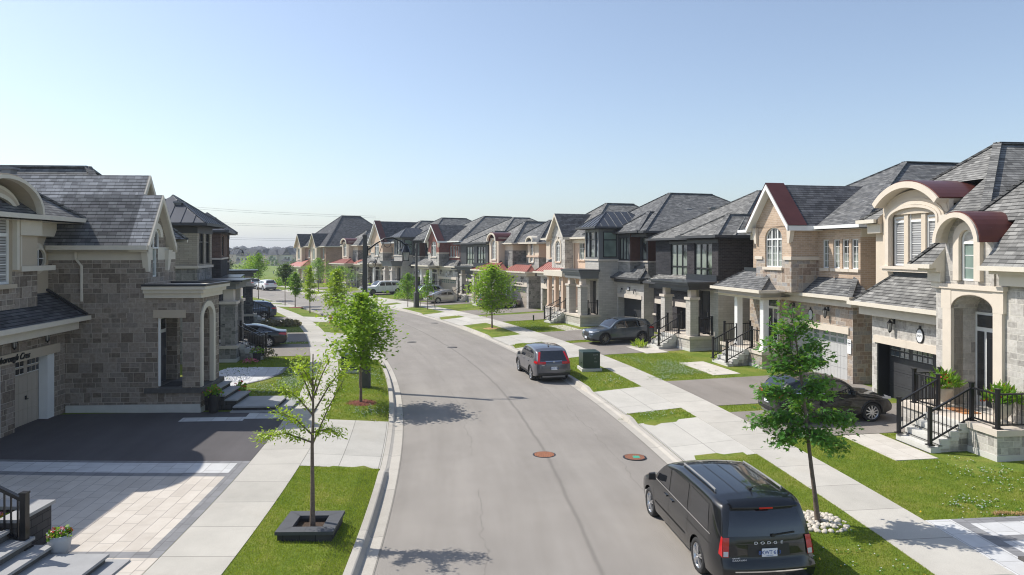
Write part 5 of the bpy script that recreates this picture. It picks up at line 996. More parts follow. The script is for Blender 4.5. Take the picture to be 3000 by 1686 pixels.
# upper block of the third house stands nearer the camera than its porch
def house_l3b():
    H = House('detached_house', 'brown brick house over charcoal stone with grey metal roof, behind the second left porch', (-17.15, 44.6), R(108), 'houses on the left')
    H.wall(-.1, 6.0, .9, 9, 0, 7.0, [(5.35, 'brick_black'), (9, 'brick_brown')], [dict(x0=1, x1=2.6, z0=5.5, z1=6.8, fr='black_metal', nx=1, glass='pane_dark'), dict(kind='hole', x0=.6, x1=5, z0=.3, z1=2.45, dep=.3)]); H.garage(.6, 5, .32, 2.45, .9, 'door_dark', 0); H.mb('band', 'precast').box(-.16, 6.1, .84, 9, 5.3, 5.4)
    H.metal_hip(-.1, 6, .9, 9, 7.1, .48, .4, 'slate_metal', 'charcoal'); c = H.mb('canopy', 'charcoal'); c.box(-.3, 5.6, -.1, .9, 3.7, 4.1); c.box(-.4, 5.7, -.25, .9, 4.1, 4.2, 'flashing'); H.done()
house_l3b()
pot(place(h2, -.1, -.55, .32), 'black pot of pink flowers beside the stairs of the second left house', [(.16, 0), (.22, .42), (.2, .42)], 'pot_black', ['pink_petal', 'red_petal'], .36, .35, 160, 14)
plant(place(h2, -.8, -.35, .3), 'low pink flower mound on the white stone bed', 60, .35, .25, 'leaf_mid', .08, ['pink_petal'], 60, fs=.06)
plant(place(h2, .95, -.9, .3), 'grey green shrub on the stairs rail of the second left house', 200, .5, .6, 'leaf_dry', .1)
# ---- house nearest on the left, only its front steps, railing and raised bed show
def house_l0():
    H = House('detached_house', 'nearest left house, only its dark front steps and railing in the lower left corner', (-11.6, 4.0), R(88), 'houses on the left')
    H.wall(-3, 6.2, 1.5, 12, 0, 6.6, 'stone_shade'); H.hip(-3, 6.2, 1.5, 12, 6.7, .7, .4, 'shingle_grey', 'cream'); H.done(); mi = Matrix.Rotation(-R(178), 4, 'Z')
    s = MB('slab_grey')      # world coordinates moved into the house
    def W(x0, x1, y0, y1, z, thick=.05, low=.0):
        inv = (Matrix.Translation((-11.6, 4.0, 0)) @ Matrix.Rotation(R(178), 4, 'Z')).inverted(); A = [inv @ Vector(q) for q in ((x0, y0, 0), (x1, y0, 0), (x1, y1, 0), (x0, y1, 0))]
        f = lambda zz, e: [p + Vector((0, 0, zz)) for p in A]; s.hexa(f(z - thick, 0), f(z, 0), 'slab_grey'); c = sum(A, Vector()) / 4; B = [c + (p - c) * .97 for p in A]; s.hexa([p + Vector((0, 0, low)) for p in B], [p + Vector((0, 0, z - thick)) for p in B], 'slab_dark')
    H.e.rotation_euler = (0, 0, R(178)); 
    for ch in list(H.e.children): ch.rotation_euler = (0, 0, R(-90))
    W(-9.6, -6.92, 8, 13.0, .29); W(-9.6, -7.26, 8, 12.93, .42); W(-11, -8.3, 10, 12.98, .56); W(-11, -8.62, 10, 12.96, .72); W(-11, -8.98, 10, 12.94, .89); W(-11.5, -9.34, 9, 12.92, 1.06); s.build('stairs', H.e)
    H2 = H; 
    m = MB('black_metal'); inv = (Matrix.Translation((-11.6, 4.0, 0)) @ Matrix.Rotation(R(178), 4, 'Z')).inverted(); P = lambda x, y, z: inv @ Vector((x, y, z))
    a, b = P(-8.72, 12.82, .56), P(-9.9, 12.8, 1.15); m.cbox(a, .11, .11, .98); m.cbox(a + Vector((0, 0, .98)), .13, .13, .03); m.cbox(a, .2, .2, .025); u = Vector((0, 0, .86)); m.bar(a + u, b + u, .04, None, .03); u = Vector((0, 0, .12)); m.bar(a + u, b + u, .028, None, .022); m.cbox(b, .11, .11, .98)
    for k in range(1, 10): q = a + (b - a) * k / 10; m.box(q.x - .012, q.x + .012, q.y - .012, q.y + .012, q.z + .12, q.z + .85)
    m.build('railing', H.e); return H
house_l0()
t = empty('raised_bed', (-8.9, 13.85, .3), 0, 'raised flower bed of dark split blocks with pale cap stones in the lower left', 'raised bed')
m = MB('retaining'); m.box(-2.2, 0, -.3, 0, -.1, .7); m.box(-.3, 0, -1.0, -.3, -.1, .7); m.build('block_wall', t)
m = MB('slab_grey'); m.box(-2.25, .05, -.33, .05, .7, .76); m.box(-.33, .05, -1.0, -.33, .7, .76); m.build('cap_stone', t); m = MB('soil'); m.box(-2.2, -.3, -1.0, -.3, 0, .55); m.build('soil', t)
plant((-9.6, 13.25, .82), 'pink and orange bedding flowers in the raised bed', 120, .45, .18, 'leaf_mid', .07, ['pink_petal', 'orange_lamp', 'white_petal'], 36, fs=.05)
pot((-8.28, 13.12, .3), 'round pale grey pot with pink flowers beside the lower left steps', [(.11, 0), (.17, .14), (.195, .3), (.2, .4), (.18, .4), (.175, .36)], 'pot_light', ['pink_petal', 'white_petal', 'red_petal'], .19, .16, 140, 34)
# ---------------------------------------------------------------- trees
def leaf_shape(kind):
    if kind == 'maple': return [(0, 0), (.12, .12), (.42, .08), (.34, .3), (.5, .5), (.24, .52), (.0, 1.0), (-.24, .52), (-.5, .5), (-.34, .3), (-.42, .08), (-.12, .12)]
    if kind == 'oak': return [(0, 0), (.08, .2), (.34, .3), (.12, .42), (.38, .6), (.13, .68), (.0, 1.05), (-.13, .68), (-.38, .6), (-.12, .42), (-.34, .3), (-.08, .2)]
    return [(0, 0), (.2, .3), (.16, .7), (0, 1), (-.16, .7), (-.2, .3)]
def tree(loc, label, h, trunk_h, r, nb, leafmat, nleaf, lsize, kind='plain', shape='oval', trunk_r=.045, group='young street trees', name='street_tree', seed=1, limbs=None, dens=.22, lean=(0, 0), cat='tree', flat=False, pos_=None):
    rs = random.Random(seed); t = empty(name, loc, 0, label, cat, group); tr = MB('bark'); P = []
    for k in range(9): f = k / 8; P.append(Vector((lean[0] * f + rs.uniform(-.02, .02) * h * .3 * f, lean[1] * f + rs.uniform(-.02, .02) * h * .3 * f, f * h * .96)))
    rad = [trunk_r * (1.25 if k == 0 else 1) * (1 - .85 * (k / 8)) + .004 for k in range(9)]; tr.tube(P, rad, None, 8)
    def prof(f):   # crown radius by height fraction 0..1
        if shape == 'oval': return sin(pi * min(1, f * .93 + .06)) ** .7
        if shape == 'cone': return (1 - f) ** .75 * min(1, .45 + f * 4) + .06
        if shape == 'round': return sqrt(max(0, 1 - (2 * f - 1) ** 2)) + .05
        if shape == 'flat': return (1 - (2 * f - .9) ** 2) * .9 + .15
        return 1
    pts = []; br = limbs or []
    if not limbs:
        for k in range(nb):
            f = (k + .5) / nb; z0 = trunk_h + (h - trunk_h) * f * .93; a = k * 2.4 + rs.uniform(-.5, .5); L_ = r * prof(f) * rs.uniform(.7, 1.15)
            up = (.55 if shape != 'flat' else .25) * L_ * rs.uniform(.5, 1.3) - (.25 * L_ if f < .3 else 0); br.append((z0 - up * .4, a, L_, up))
    for z0, a, L_, up in br:
        fz = min(.98, max(0, z0 / (h * .96))); i = int(fz * 8); b0 = P[i].lerp(P[min(8, i + 1)], fz * 8 - i); e = b0 + Vector((cos(a) * L_, sin(a) * L_, up)); mid = b0.lerp(e, .5) + Vector((0, 0, .12 * L_)); q = [b0, mid, e]
        tr.tube(q, [trunk_r * .35 + .004, trunk_r * .22 + .003, .004], None, 5)
        m_ = max(3, int(nleaf * L_ / sum(x[2] for x in br))) 
        for j in range(m_):
            f = rs.random() ** .7 * .95 + .08; c = (b0.lerp(mid, f * 2) if f < .5 else mid.lerp(e, f * 2 - 1)); sp = dens * (r if not limbs else .9) * (.6 + .6 * f)
            pts.append((c + Vector((rs.gauss(0, sp), rs.gauss(0, sp), rs.gauss(0, sp * (.75 if shape != 'flat' else .35)))), e - b0))
        for j in range(3):
            f = rs.uniform(.3, .9); c = mid.lerp(e, f); d = Vector((rs.uniform(-1, 1), rs.uniform(-1, 1), rs.uniform(-.2, .8))).normalized() * L_ * .3; tr.tube([c, c + d], [.006, .003], None, 4)
    if not limbs:
        for j in range(int(nleaf * .12)): pts.append((P[8] + Vector((rs.gauss(0, dens * r * .5), rs.gauss(0, dens * r * .5), rs.uniform(-.25 * (h - trunk_h), .04 * h))), ZV))
    tr.build('trunk', t); lf = MB(leafmat); sh = leaf_shape(kind)
    for c, dr in pts:
        if c.z < trunk_h * .8: continue
        d = (dr.normalized() * .6 + Vector((rs.uniform(-1, 1), rs.uniform(-1, 1), rs.uniform(-1, .35)))).normalized(); u = d.cross(Vector((rs.uniform(-.6, .6), rs.uniform(-.6, .6), 1))).normalized(); s_ = lsize * rs.uniform(.65, 1.25)
        lf.poly([c + d * y * s_ + u * x * s_ for x, y in sh])
    lf.build('crown', t); return t
def ring(loc, r, mat, n, s, label, name, cat, h=.05):
    t = empty(name, loc, 0, label, cat); m = MB(mat)
    for k in range(n):
        a = U(0, 2 * pi); q = r * sqrt(rnd()); c = Vector((q * cos(a), q * sin(a), h * (1 - (q / r) ** 2) + .01)); z = s * U(.6, 1.2)
        if s > .04: m.ball(c, z, None, 7, .7)
        else: d = Vector((U(-1, 1), U(-1, 1), U(0, .3))).normalized() * z * 1.6; u = d.cross(ZV).normalized() * z * .5; m.poly([c - u, c + u, c + d + u, c + d - u])
    if s > .04: m.build('stones', t)
    else: b = MB('mulch'if mat != 'straw' else 'straw'); b.lathe((0, 0, 0), [(r, -.01), (r * .6, h * .6), (.001, h)], None, 16); b.build('mound', t); m.build('chips', t)
    return t
g = lambda s, d: GP(s, d, 0)
# 1 nearest left, sparse, in its square planter (limbs placed as they grow)
T1 = g(15.0, -5.1); tree(T1, 'sparse lime leaved young tree with a leaning branch, in the square charcoal planter', 3.75, 1.6, 1.0, 0, 'leaf_lime', 3000, .075, 'plain', 'oval', .05, seed=3,
    limbs=[(1.75, 0.15, .65, 1.35), (1.8, 3.15, 1.05, .12), (1.95, 3.0, .75, .45), (2.0, -.15, .55, .02), (2.35, 3.4, .6, .6), (2.4, .3, .65, .95), (2.6, 2.6, .5, .75), (2.7, .2, .35, .85), (2.8, 1.4, .4, .6), (2.9, 4.4, .4, .5), (3.0, 2.9, .35, .55)], dens=.085)
t = empty('square_planter', T1 + Vector((-.02, -.03, -.02)), head(15) * .4, 'square charcoal paver planter round the sparse nearest left tree', 'planter')
m = MB('planter'); R_ = .57
for a in range(4):
    M4 = Matrix.Rotation(a * pi / 2, 4, 'Z'); 
    for (p, q) in (((-R_, -.003), (.0, 0)), ((.003, 0), (R_, 0))):
        x0, x1 = p[0], q[0]; tpl = [(x0, -R_), (x1, -R_), (min(x1, .31), -.3), (max(x0, -.31), -.3)]
        m.hexa([M4 @ Vector((x, y, .16)) for x, y in tpl], [M4 @ Vector((x, y, .225)) for x, y in tpl])
m.build('cap_stone', t); m = MB('retaining'); m.box(-.53, .53, -.53, -.32, -.05, .16); m.box(-.53, .53, .32, .53, -.05, .16); m.box(-.53, -.32, -.32, .32, -.05, .16); m.box(.32, .53, -.32, .32, -.05, .16); m.build('block_wall', t); m = MB('soil'); m.box(-.32, .32, -.32, .32, 0, .1); m.build('soil', t)
T2 = g(27.8, -5.2); tree(T2, 'leafy bright green maple on red mulch before the near left lamp post', 4.1, 1.35, 1.2, 20, 'leaf_maple', 5200, .135, 'maple', 'oval', .05, seed=5, dens=.2); ring(T2, .6, 'mulch', 260, .03, 'red mulch ring round the near left maple', 'mulch_ring', 'mulch ring')
tree(g(56.1, -5.0), 'yellow green narrow maple beside the red fire hydrant', 4.3, 1.35, 1.2, 16, 'leaf_lime', 2800, .16, 'maple', 'cone', .045, seed=8, dens=.2)
tree(g(69.8, -5.0), 'slim pale yellow green tree on the far left boulevard', 4.3, 1.1, .6, 14, 'leaf_lime', 1600, .15, 'maple', 'oval', .045, seed=9)
tree(g(77.2, -4.8), 'dark red stemmed tree with a mid green crown on the far left boulevard', 3.5, 1.2, .7, 14, 'leaf_mid', 1800, .16, 'maple', 'oval', .045, seed=10); ring(g(77.2, -4.8), .8, 'mulch', 60, .03, 'mulch ring round the red stemmed far left tree', 'mulch_ring', 'mulch ring')
tree(g(81.5, -4.8), 'dark green tree on a tall thin stem, behind the pale yellow green tree', 4.3, 2.5, .75, 14, 'leaf_deep', 1800, .16, 'maple', 'round', .04, seed=11)
tree(g(92, -5.0), 'red stemmed young tree rising beside the dark porch pillar on the left', 5.3, 2.7, 1.0, 13, 'leaf_mid', 1600, .16, 'maple', 'oval', .045, seed=31)
tree(g(14.7, 5.4), 'dark green young oak on a ring of river stones beside the black minivan', 4.75, 1.1, 1.0, 0, 'leaf_oak', 5200, .12, 'oak', 'cone', .05, seed=12, lean=(-.52, 0), dens=.13,
    limbs=[(2.1, 3.14, 1.0, .02), (2.2, .05, .9, -.1), (1.95, .2, .75, -.42), (1.95, 3.5, .7, -.15), (1.9, -1.2, .5, -.1), (2.3, 1.5, .5, .1), (2.6, 3.0, .8, .1), (2.8, .2, .5, .1), (2.7, -.9, .45, .1), (3.1, 3.3, .6, .2), (3.2, .1, .45, .2), (3.4, 2.8, .55, .3), (3.5, 0, .4, .25), (3.3, -1.5, .35, .2), (3.8, 3.1, .35, .3), (3.9, .2, .28, .3), (4.15, 2, .2, .3)]); ring(g(14.7, 5.4), .58, 'pebble', 190, .055, 'ring of pale river stones round the dark green oak', 'stone_ring', 'stones', .03)
tree(g(51.4, 5.5), 'round bright green young maple on the middle right boulevard', 4.6, 1.2, 1.5, 20, 'leaf_maple', 5200, .155, 'maple', 'oval', .055, seed=14, dens=.2); ring(g(51.4, 5.5), .65, 'straw', 160, .03, 'straw ring round the middle right maple', 'mulch_ring', 'mulch ring')
T13 = g(68.5, 5.8); tree(T13, 'sparse young tree tied between two stakes on the right boulevard', 3.7, .9, .75, 11, 'leaf_mid', 1000, .14, 'maple', 'cone', .03, seed=15)
for k, x in enumerate((-.75, .75)):
    t = empty('tree_stake', T13 + Vector((x, .1, -.1)), 0, ('left' if k == 0 else 'right') + ' slanting wood stake of the staked young tree', 'stake'); m = MB('bark'); m.tube([(0, 0, 0), (-x * .25, 0, 1.55)], .03, None, 6); m.build('post', t)
tree(g(72.8, 5.4), 'light green young tree left of the far right lamp post', 3.4, 1.2, .8, 12, 'leaf_mid', 1500, .15, 'maple', 'oval', .035, seed=16)
tree(g(113.3, 5.6), 'dark green tree on the far right boulevard left of the corner house porch', 3.6, 1.1, 1.0, 14, 'leaf_deep', 1900, .18, 'maple', 'round', .05, seed=17)
tree(g(102.0, 6.0), 'wide flat crowned green tree before the corner house side wall', 4.6, 1.9, 1.75, 16, 'leaf_mid', 3200, .17, 'plain', 'flat', .05, seed=18)
tree(g(93.5, 5.6), 'wide flat crowned green tree left of the near lamp post above the white suv', 3.7, 1.7, 1.9, 16, 'leaf_mid', 3200, .17, 'plain', 'flat', .05, seed=19)
tree(SDP(127, 5.5), 'broad bright green tree behind the parked far cars', 4.8, .9, 1.9, 16, 'leaf_maple', 3000, .22, 'maple', 'oval', .06, seed=20)
tree(SDP(140, 5.5), 'dark green upright tree behind the broad bright green tree', 4.4, .7, 1.2, 13, 'leaf_deep', 1800, .22, 'maple', 'oval', .05, seed=21)
def bush(loc, label, r, h, leaf, n, sz, group='shrubs', flower=None, nf=0): return plant(loc, label, n, r, h, leaf, sz, flower, nf, 'shrub', 'shrub', group, .2, .08)
bush(SDP(120, 7.5), 'low round green shrub beside the corner house lawn', 1.8, 1.5, 'leaf_mid', 500, .25); bush(SDP(131, 5), 'loose green shrub beyond the parked far cars', 2.2, 2.6, 'leaf_mid', 700, .3)
bush(g(80.7, 8.6), 'large dark flowering shrub behind the far right lamp post', 1.5, 1.9, 'leaf_mid', 900, .16, flower=['pink_petal'], nf=12); bush(g(79.0, 9.2), 'smaller green shrub beside the large flowering shrub', 1.1, 1.4, 'leaf_mid', 450, .16)
plant(g(83.8, 11.4), 'red geraniums in front of the far turret house porch', 120, .5, .5, 'leaf_deep', .12, ['red_petal'], 40, fs=.1); plant(g(86.2, 11), 'second red geranium clump near the large white suv', 100, .45, .6, 'leaf_deep', .12, ['red_petal'], 40, fs=.1)
plant(g(38.9, 10.7), 'pale lime hosta at the foot of the dark brick house stairs', 110, .38, .32, 'leaf_hosta', .2, spike=.5, name='hosta'); plant(g(57.9, -8.3), 'dry brownish shrub border in front of the blue car', 500, .9, .5, 'leaf_dry', .16, name='shrub', cat='shrub'); plant(g(58.3, -9.6), 'dry shrub border nearer the left porch', 400, .8, .45, 'leaf_dry', .16, name='shrub', cat='shrub')
# ---------------------------------------------------------------- lamp posts
def lamp(loc, rz, label, h=6.3, arms=(1,), base=1.25):
    t = empty('street_lamp', loc, rz, label, 'street lamp', 'street lamps'); m = MB('pole'); w0, w1 = .235, .19
    sq = lambda w_, z: [Vector((x * w_, y * w_, z)) for x, y in ((-1, -.72), (-.72, -1), (.72, -1), (1, -.72), (1, .72), (.72, 1), (-.72, 1), (-1, .72))]
    m.loft([sq(w0, -.1), sq(w0 * .97, base), sq(w0 * .6, base + .1), sq(.12, base + .14), sq(.105, h * .6), sq(.085, h - .05), sq(.1, h - .04), sq(.1, h + .02), sq(.03, h + .08)], None, False, True, True); m.build('post', t)
    for sg in arms:
        a = MB('black_metal'); za = h - .62; P = [(sg * .1, 0, za), (sg * .45, 0, za + .28), (sg * .8, 0, za + .5), (sg * 1.15, 0, za + .52), (sg * 1.5, 0, za + .38), (sg * 1.68, 0, za + .2)]
        a.tube(P, .035, None, 8); a.box(sg * .1 - .04, sg * .1 + .04, -.06, .06, za - .22, za + .2); a.tube([(sg * .78, 0, za + .45), (sg * .6, 0, za - .1), (sg * .42, 0, za - .62)], .014, None, 6)
        for cx, cz, r in ((.28, za - .6, .15), (.92, za + .28, .15)): a.tube([(sg * (cx + r * cos(2 * pi * k / 14)), 0, cz + r * sin(2 * pi * k / 14)) for k in range(15)], .013, None, 5)
        a.build('arm', t); l = MB('black_metal'); c = (sg * 1.7, 0, za - .42); l.lathe(c, [(.21, .34), (.2, .36), (.1, .6), (.07, .62), (.07, .7), (.02, .73)], None, 8, False)
        for k in range(4): q = pi / 4 + k * pi / 2; l.bar((c[0] + .2 * cos(q), .2 * sin(q), c[2] + .34), (c[0] + .13 * cos(q), .13 * sin(q), c[2] - .02), .012)
        l.lathe(c, [(.13, -.03), (.135, 0), (.02, -.01)], None, 8, False); o = l.build('lantern', t); gq = MB('frosted'); gq.lathe(c, [(.1, .0), (.16, .33)], None, 4, False); gq.build('glass', o)
    return t
lamp(GP(31.1, -5.1, -.02), head(31.1) - .05, 'near left lamp post with a single curled arm and black lantern over the road', 6.35, base=1.5)
lamp(GP(71.2, 5.7, -.02), head(71.2) + .1, 'far right lamp post with a thick grey base and a lantern arm toward the road', 6.3, (-1,), 1.5)
lamp(SDP(104, -5.3, -.2), .5, 'distant lamp post with two lantern arms beyond the left porches', 6.4, (-1, 1), 1.2)
# ---------------------------------------------------------------- street furniture
t = empty('fire_hydrant', g(60.1, -4.95), .3, 'red fire hydrant with yellow cap on the left boulevard', 'fire hydrant'); m = MB('hydrant_red'); m.lathe((0, 0, 0), [(.13, 0), (.13, .04), (.09, .06), (.09, .42), (.12, .43), (.12, .47), (.1, .48)], None, 14)
for d in ((1, 0), (-1, 0), (0, -1)): m.tube([(0, 0, .36), (d[0] * .17, d[1] * .17, .36)], .05 if d[1] == 0 else .065, None, 8)
m.build('barrel', t); m = MB('hydrant_yellow'); m.lathe((0, 0, 0), [(.1, .48), (.095, .54), (.05, .6), (.025, .61), (.025, .66)], None, 12); m.build('cap', t)
t = empty('marker_post', g(54.4, 10), 0, 'small dark green marker post on the lawn', 'marker post'); m = MB('green_box'); m.lathe((0, 0, -.05), [(.055, 0), (.055, .42), (.065, .43), (.065, .5), (.03, .52)], None, 12); m.build('post', t)
def ubox(loc, rz, label, w_, d_, h, marks=False):
    t = empty('utility_box', loc, rz, label, 'utility box'); m = MB('step_conc'); m.box(-w_ / 2 - .07, w_ / 2 + .07, -d_ / 2 - .1, d_ / 2 + .05, -.05, .13); m.build('concrete_pad', t)
    b = MB('green_box'); x, y = w_ / 2, d_ / 2; b.box(-x, x, -y, y, .13, .13 + h * .93); b.hexa([(-x - .02, -y - .02, .13 + h * .93), (x + .02, -y - .02, .13 + h * .93), (x + .02, y, .13 + h * .93), (-x - .02, y, .13 + h * .93)], [(-x + .01, -y + .01, .13 + h), (x - .01, -y + .01, .13 + h), (x - .01, y, .13 + h), (-x + .01, y, .13 + h)]); o = b.build('cabinet', t)
    k = MB('black'); k.box(-x - .004, -x, -.02, -.005, .2, .13 + h * .88); k.box(-x - .02, -x, -.16, -.1, .34, .38); k.build('hinge', t)
    if marks: text('22210', .09, 'chalk', 'chalk_marks', t, (.18, -y - .004, .75), (pi / 2, 0, 0), .001, .3); text('22', .09, 'chalk', 'chalk_marks', t, (.16, -y - .004, .58), (pi / 2, 0, .1), .001, .3); text('RVC', .08, 'chalk', 'chalk_marks', t, (.2, -y - .004, .42), (pi / 2, 0, 0), .001, .3)
    return t
ubox(GP(33.3, 5.42), head(33.3) - .1, 'green metal utility box with chalk scribbles on the right boulevard', .82, .95, .78, True); ubox(GP(35.2, -5.75), head(35), 'dark utility box half hidden behind the near left maple', .75, .7, .7)
# white stone bed on the second left lot
t = empty('stone_bed', (0, 0, 0), 0, 'bed of loose white stones beside the curved paver walk', 'stone bed'); m = MB('white_stone'); n = 0
while n < 2600:
    s_, d_ = U(30.5, 36.9), U(-13.2, -8.9)
    if d_ > -(10.1 + max(0, (33.3 - s_)) * .85 if s_ < 33.3 else 10.1 - (s_ - 33.3) * .12): continue
    if d_ < -(12.9 - (s_ - 30.5) * .25): continue
    p = GP(s_, d_, .02); r = U(.025, .05); m.v.extend([tuple(p + Vector(q) * r) for q in ((1, 0, 0), (0, 1, 0), (-1, 0, 0), (0, -1, 0), (U(-.3, .3), U(-.3, .3), .9))]); i = len(m.v) - 5
    for f in ((0, 1, 4), (1, 2, 4), (2, 3, 4), (3, 0, 4)): m.f.append(tuple(i + q for q in f)); m.m.append('white_stone'); m.sm.append(False)
    n += 1
o = m.build('white_stones', t); o['kind'] = 'stuff'
t = empty('dry_turf_strip', GP(14.62, 9.2, .03), head(14.6), 'strip of dried straw coloured turf along the right paver driveway', 'dead turf'); m = MB('straw')
for k in range(900): x = U(0, 1.15); c = Vector((x, .04 * sin(x * 9) + U(-.06, .06), U(-.02, .03))); d = Vector((U(-1, 1), U(-1, 1), U(.1, 1))).normalized() * U(.03, .06); u = d.cross(ZV).normalized() * .006; m.poly([c - u, c + u, c + d])
m.build('straw', t)['kind'] = 'stuff'
t = empty('entry_step', (9.0, 12.75, .28), -.2, 'dark stone step slab at the right edge', 'step'); m = MB('slab_dark'); m.hexa([(0, 0, .12), (.5, -1.2, .12), (3, -1.2, .12), (3, .06, .12)], [(0, 0, .18), (.5, -1.2, .18), (3, -1.2, .18), (3, .06, .18)]); m.build('tread', t); m = MB('stone_mid'); m.hexa([(.1, -.03, -.05), (.56, -1.2, -.05), (3, -1.2, -.05), (3, .0, -.05)], [(.1, -.03, .12), (.56, -1.2, .12), (3, -1.2, .12), (3, .0, .12)]); m.build('riser', t)
# house sign beside the tan brick garage
t = empty('garage_sign', place(HB, 4.1, 2.57, 1.6), HB.e.rotation_euler[2], 'white notice board beside the pale garage door of the tan brick house', 'sign'); m = MB('sign_white'); m.box(-.12, .12, -.02, 0, 0, .6); m.build('board', t); m = MB('black'); m.box(-.09, .09, -.024, -.02, .42, .46); m.box(-.07, .07, -.024, -.02, .36, .375); m.box(-.08, .08, -.024, -.02, .53, .545); m.build('print', t)
# ---------------------------------------------------------------- vehicles (local: x forward = front of car at x=0 going to +x rear; built nose at -x)
def lerp(a, b, t): return a + (b - a) * t
class Car:
    def __init__(s, name, label, cat, paintm, L_, W_, H_, top, belt, r=.34, axf=.9, axr=3.7, rend=None, fend=None, lean=.17, sill=.26, clad=False, group=None, seglen=.055, crown=.05):
        s.e = empty(name, (0, 0, 0), 0, label, cat, group); s.L, s.W, s.H, s.top, s.belt, s.r, s.axf, s.axr = L_, W_, H_, top, belt, r, axf, axr
        s.rend = rend or [(.2, L_ - .06), (.5, L_), (.95, L_ - .02), (1.5, L_ - .35), (1.8, L_ - .5)]; s.fend = fend or [(.2, .12), (.45, 0), (.7, .02), (1.0, .15)]
        s.lean, s.sill, s.p, s.crown = lean, sill, paintm, crown; s.a1, s.a2 = .5, L_ - .75; s.tx = [q[0] for q in top]; s.tz = [q[1] for q in top]; s.clad = clad
        mb = MB(paintm); n = int(L_ / seglen); rings = []
        A = [L_ * k / n for k in range(n + 1)]
        for a in A: rings.append(s.section(a))
        i0 = 0; K = len(rings[0])
        for sg in (1, -1):
            R_ = [[Vector((x, y * sg, z)) for x, y, z in r_] for r_ in rings]
            if sg < 0: R_ = [list(reversed(q)) for q in R_]
            mb.loft(R_, None, True, False)
        for ring, fl in ((rings[0], 1), (rings[-1], -1)):
            for k in range(K - 1):
                a, b = ring[k], ring[k + 1]; prev = None; M_ = 6
                for m_ in range(M_):
                    f0, f1 = -1 + 2 * m_ / M_, -1 + 2 * (m_ + 1) / M_; bu = lambda f, p: (p[0] + (-1 if fl > 0 else 1) * .07 * (1 - f * f), p[1] * f, p[2])
                    q = [bu(f0, a), bu(f1, a), bu(f1, b), bu(f0, b)]; mb.poly(q if fl < 0 else q[::-1], None, True)
        mb.box(.12, L_ - .12, -W_ / 2 + .3, W_ / 2 - .3, .2, .8, 'trim_black'); mb.box(.4, L_ - .4, -W_ / 2 + .14, W_ / 2 - .14, sill - .04, sill + .05, 'trim_black')
        # weld the loft so that shading is continuous
        o = mb.build('body', s.e); me = o.data; b = bmesh.new(); b.from_mesh(me); bmesh.ops.remove_doubles(b, verts=b.verts, dist=.0006); bmesh.ops.recalc_face_normals(b, faces=b.faces); b.to_mesh(me); b.free()
        s.body = o
        for ax, nm in ((axf, 'front'), (axr, 'rear')):
            for sg in (1, -1): s.wheel(ax, sg)
    def ztop(s, a): return smoothinterp(a, s.tx, s.tz)
    def zbot(s, a):
        z = s.sill
        for ax in (s.axf, s.axr):
            ra = s.r * 1.14
            if abs(a - ax) < ra: z = max(z, s.r + sqrt(ra * ra - (a - ax) ** 2))
        e = min(a, s.L - a)
        return max(z, s.sill + .0 + max(0, .35 - e) * .25)
    def plan(s, a):
        e = min(a / .75, 1); f = min((s.L - a) / .6, 1); return (1 - .16 * (1 - e) ** 2.2) * (1 - .10 * (1 - f) ** 2.2)
    def wid(s, a, z):
        b = s.belt; w_ = s.W / 2 * s.plan(a)
        if z <= b: return w_ * (1 - .05 * ((.62 - z) / .4) ** 2 if z < .62 else 1 - .035 * ((z - .62) / (b - .62)) ** 2)
        return w_ * (.965 - s.lean * ((z - b) / (s.H - b)) ** 1.15)
    def X(s, a, z):
        if a < s.a1: return lerp(interp(z, [q[0] for q in s.fend], [q[1] for q in s.fend]), s.a1, a / s.a1)
        if a > s.a2: return lerp(s.a2, interp(z, [q[0] for q in s.rend], [q[1] for q in s.rend]), (a - s.a2) / (s.L - s.a2))
        return a
    def inv(s, x, z):
        if x < s.a1: f = interp(z, [q[0] for q in s.fend], [q[1] for q in s.fend]); return max(0, (x - f) / (s.a1 - f) * s.a1)
        if x > s.a2: f = interp(z, [q[0] for q in s.rend], [q[1] for q in s.rend]); return min(s.L, s.a2 + (x - s.a2) / (f - s.a2) * (s.L - s.a2))
        return x
    def section(s, a):
        zt, zb = s.ztop(a), s.zbot(a); rr = .1 if zt > s.belt + .2 else .12; zs = max(zb + .02, zt - rr - s.crown); out = []
        ks = [zb + (zs - zb) * t / 11 for t in range(12)]
        for z in ks: out.append((s.X(a, z), s.wid(a, z), z))
        ws = s.wid(a, zs)
        for t in (.3, .6, .85, 1):
            th = t * pi / 2; z = zs + rr * sin(th); y = ws - rr * 1.2 * (1 - cos(th)); out.append((s.X(a, z), y, z))
        yt = ws - rr * 1.2
        for f in (.8, .6, .4, .2, 0): z = zt - s.crown * f * f; out.append((s.X(a, z), yt * f, z))
        return out
    def topP(s, a, f, off=.006):
        zt = s.ztop(a); rr = .1 if zt > s.belt + .2 else .12; zs = zt - rr - s.crown; yt = s.wid(a, zs) - rr * 1.2; z = zt - s.crown * f * f; return Vector((s.X(a, z), yt * f, z + off))
    def sidepatch(s, name, poly, mat, sg, nx=8, nz=4, off=.006, parent=None):
        """poly: 4 corners (x,z) bottom-left, bottom-right, top-right, top-left"""
        mb = MB(mat); G = []
        for i in range(nx + 1):
            r_ = []
            for j in range(nz + 1):
                u, v = i / nx, j / nz; b = (lerp(poly[0][0], poly[1][0], u), lerp(poly[0][1], poly[1][1], u)); t = (lerp(poly[3][0], poly[2][0], u), lerp(poly[3][1], poly[2][1], u)); x, z = lerp(b[0], t[0], v), lerp(b[1], t[1], v)
                a = s.inv(x, z); r_.append(Vector((x, sg * (s.wid(a, z) + off), z)))
            G.append(r_)
        if sg < 0: G.reverse()
        mb.loft(G, None, True, False); return mb
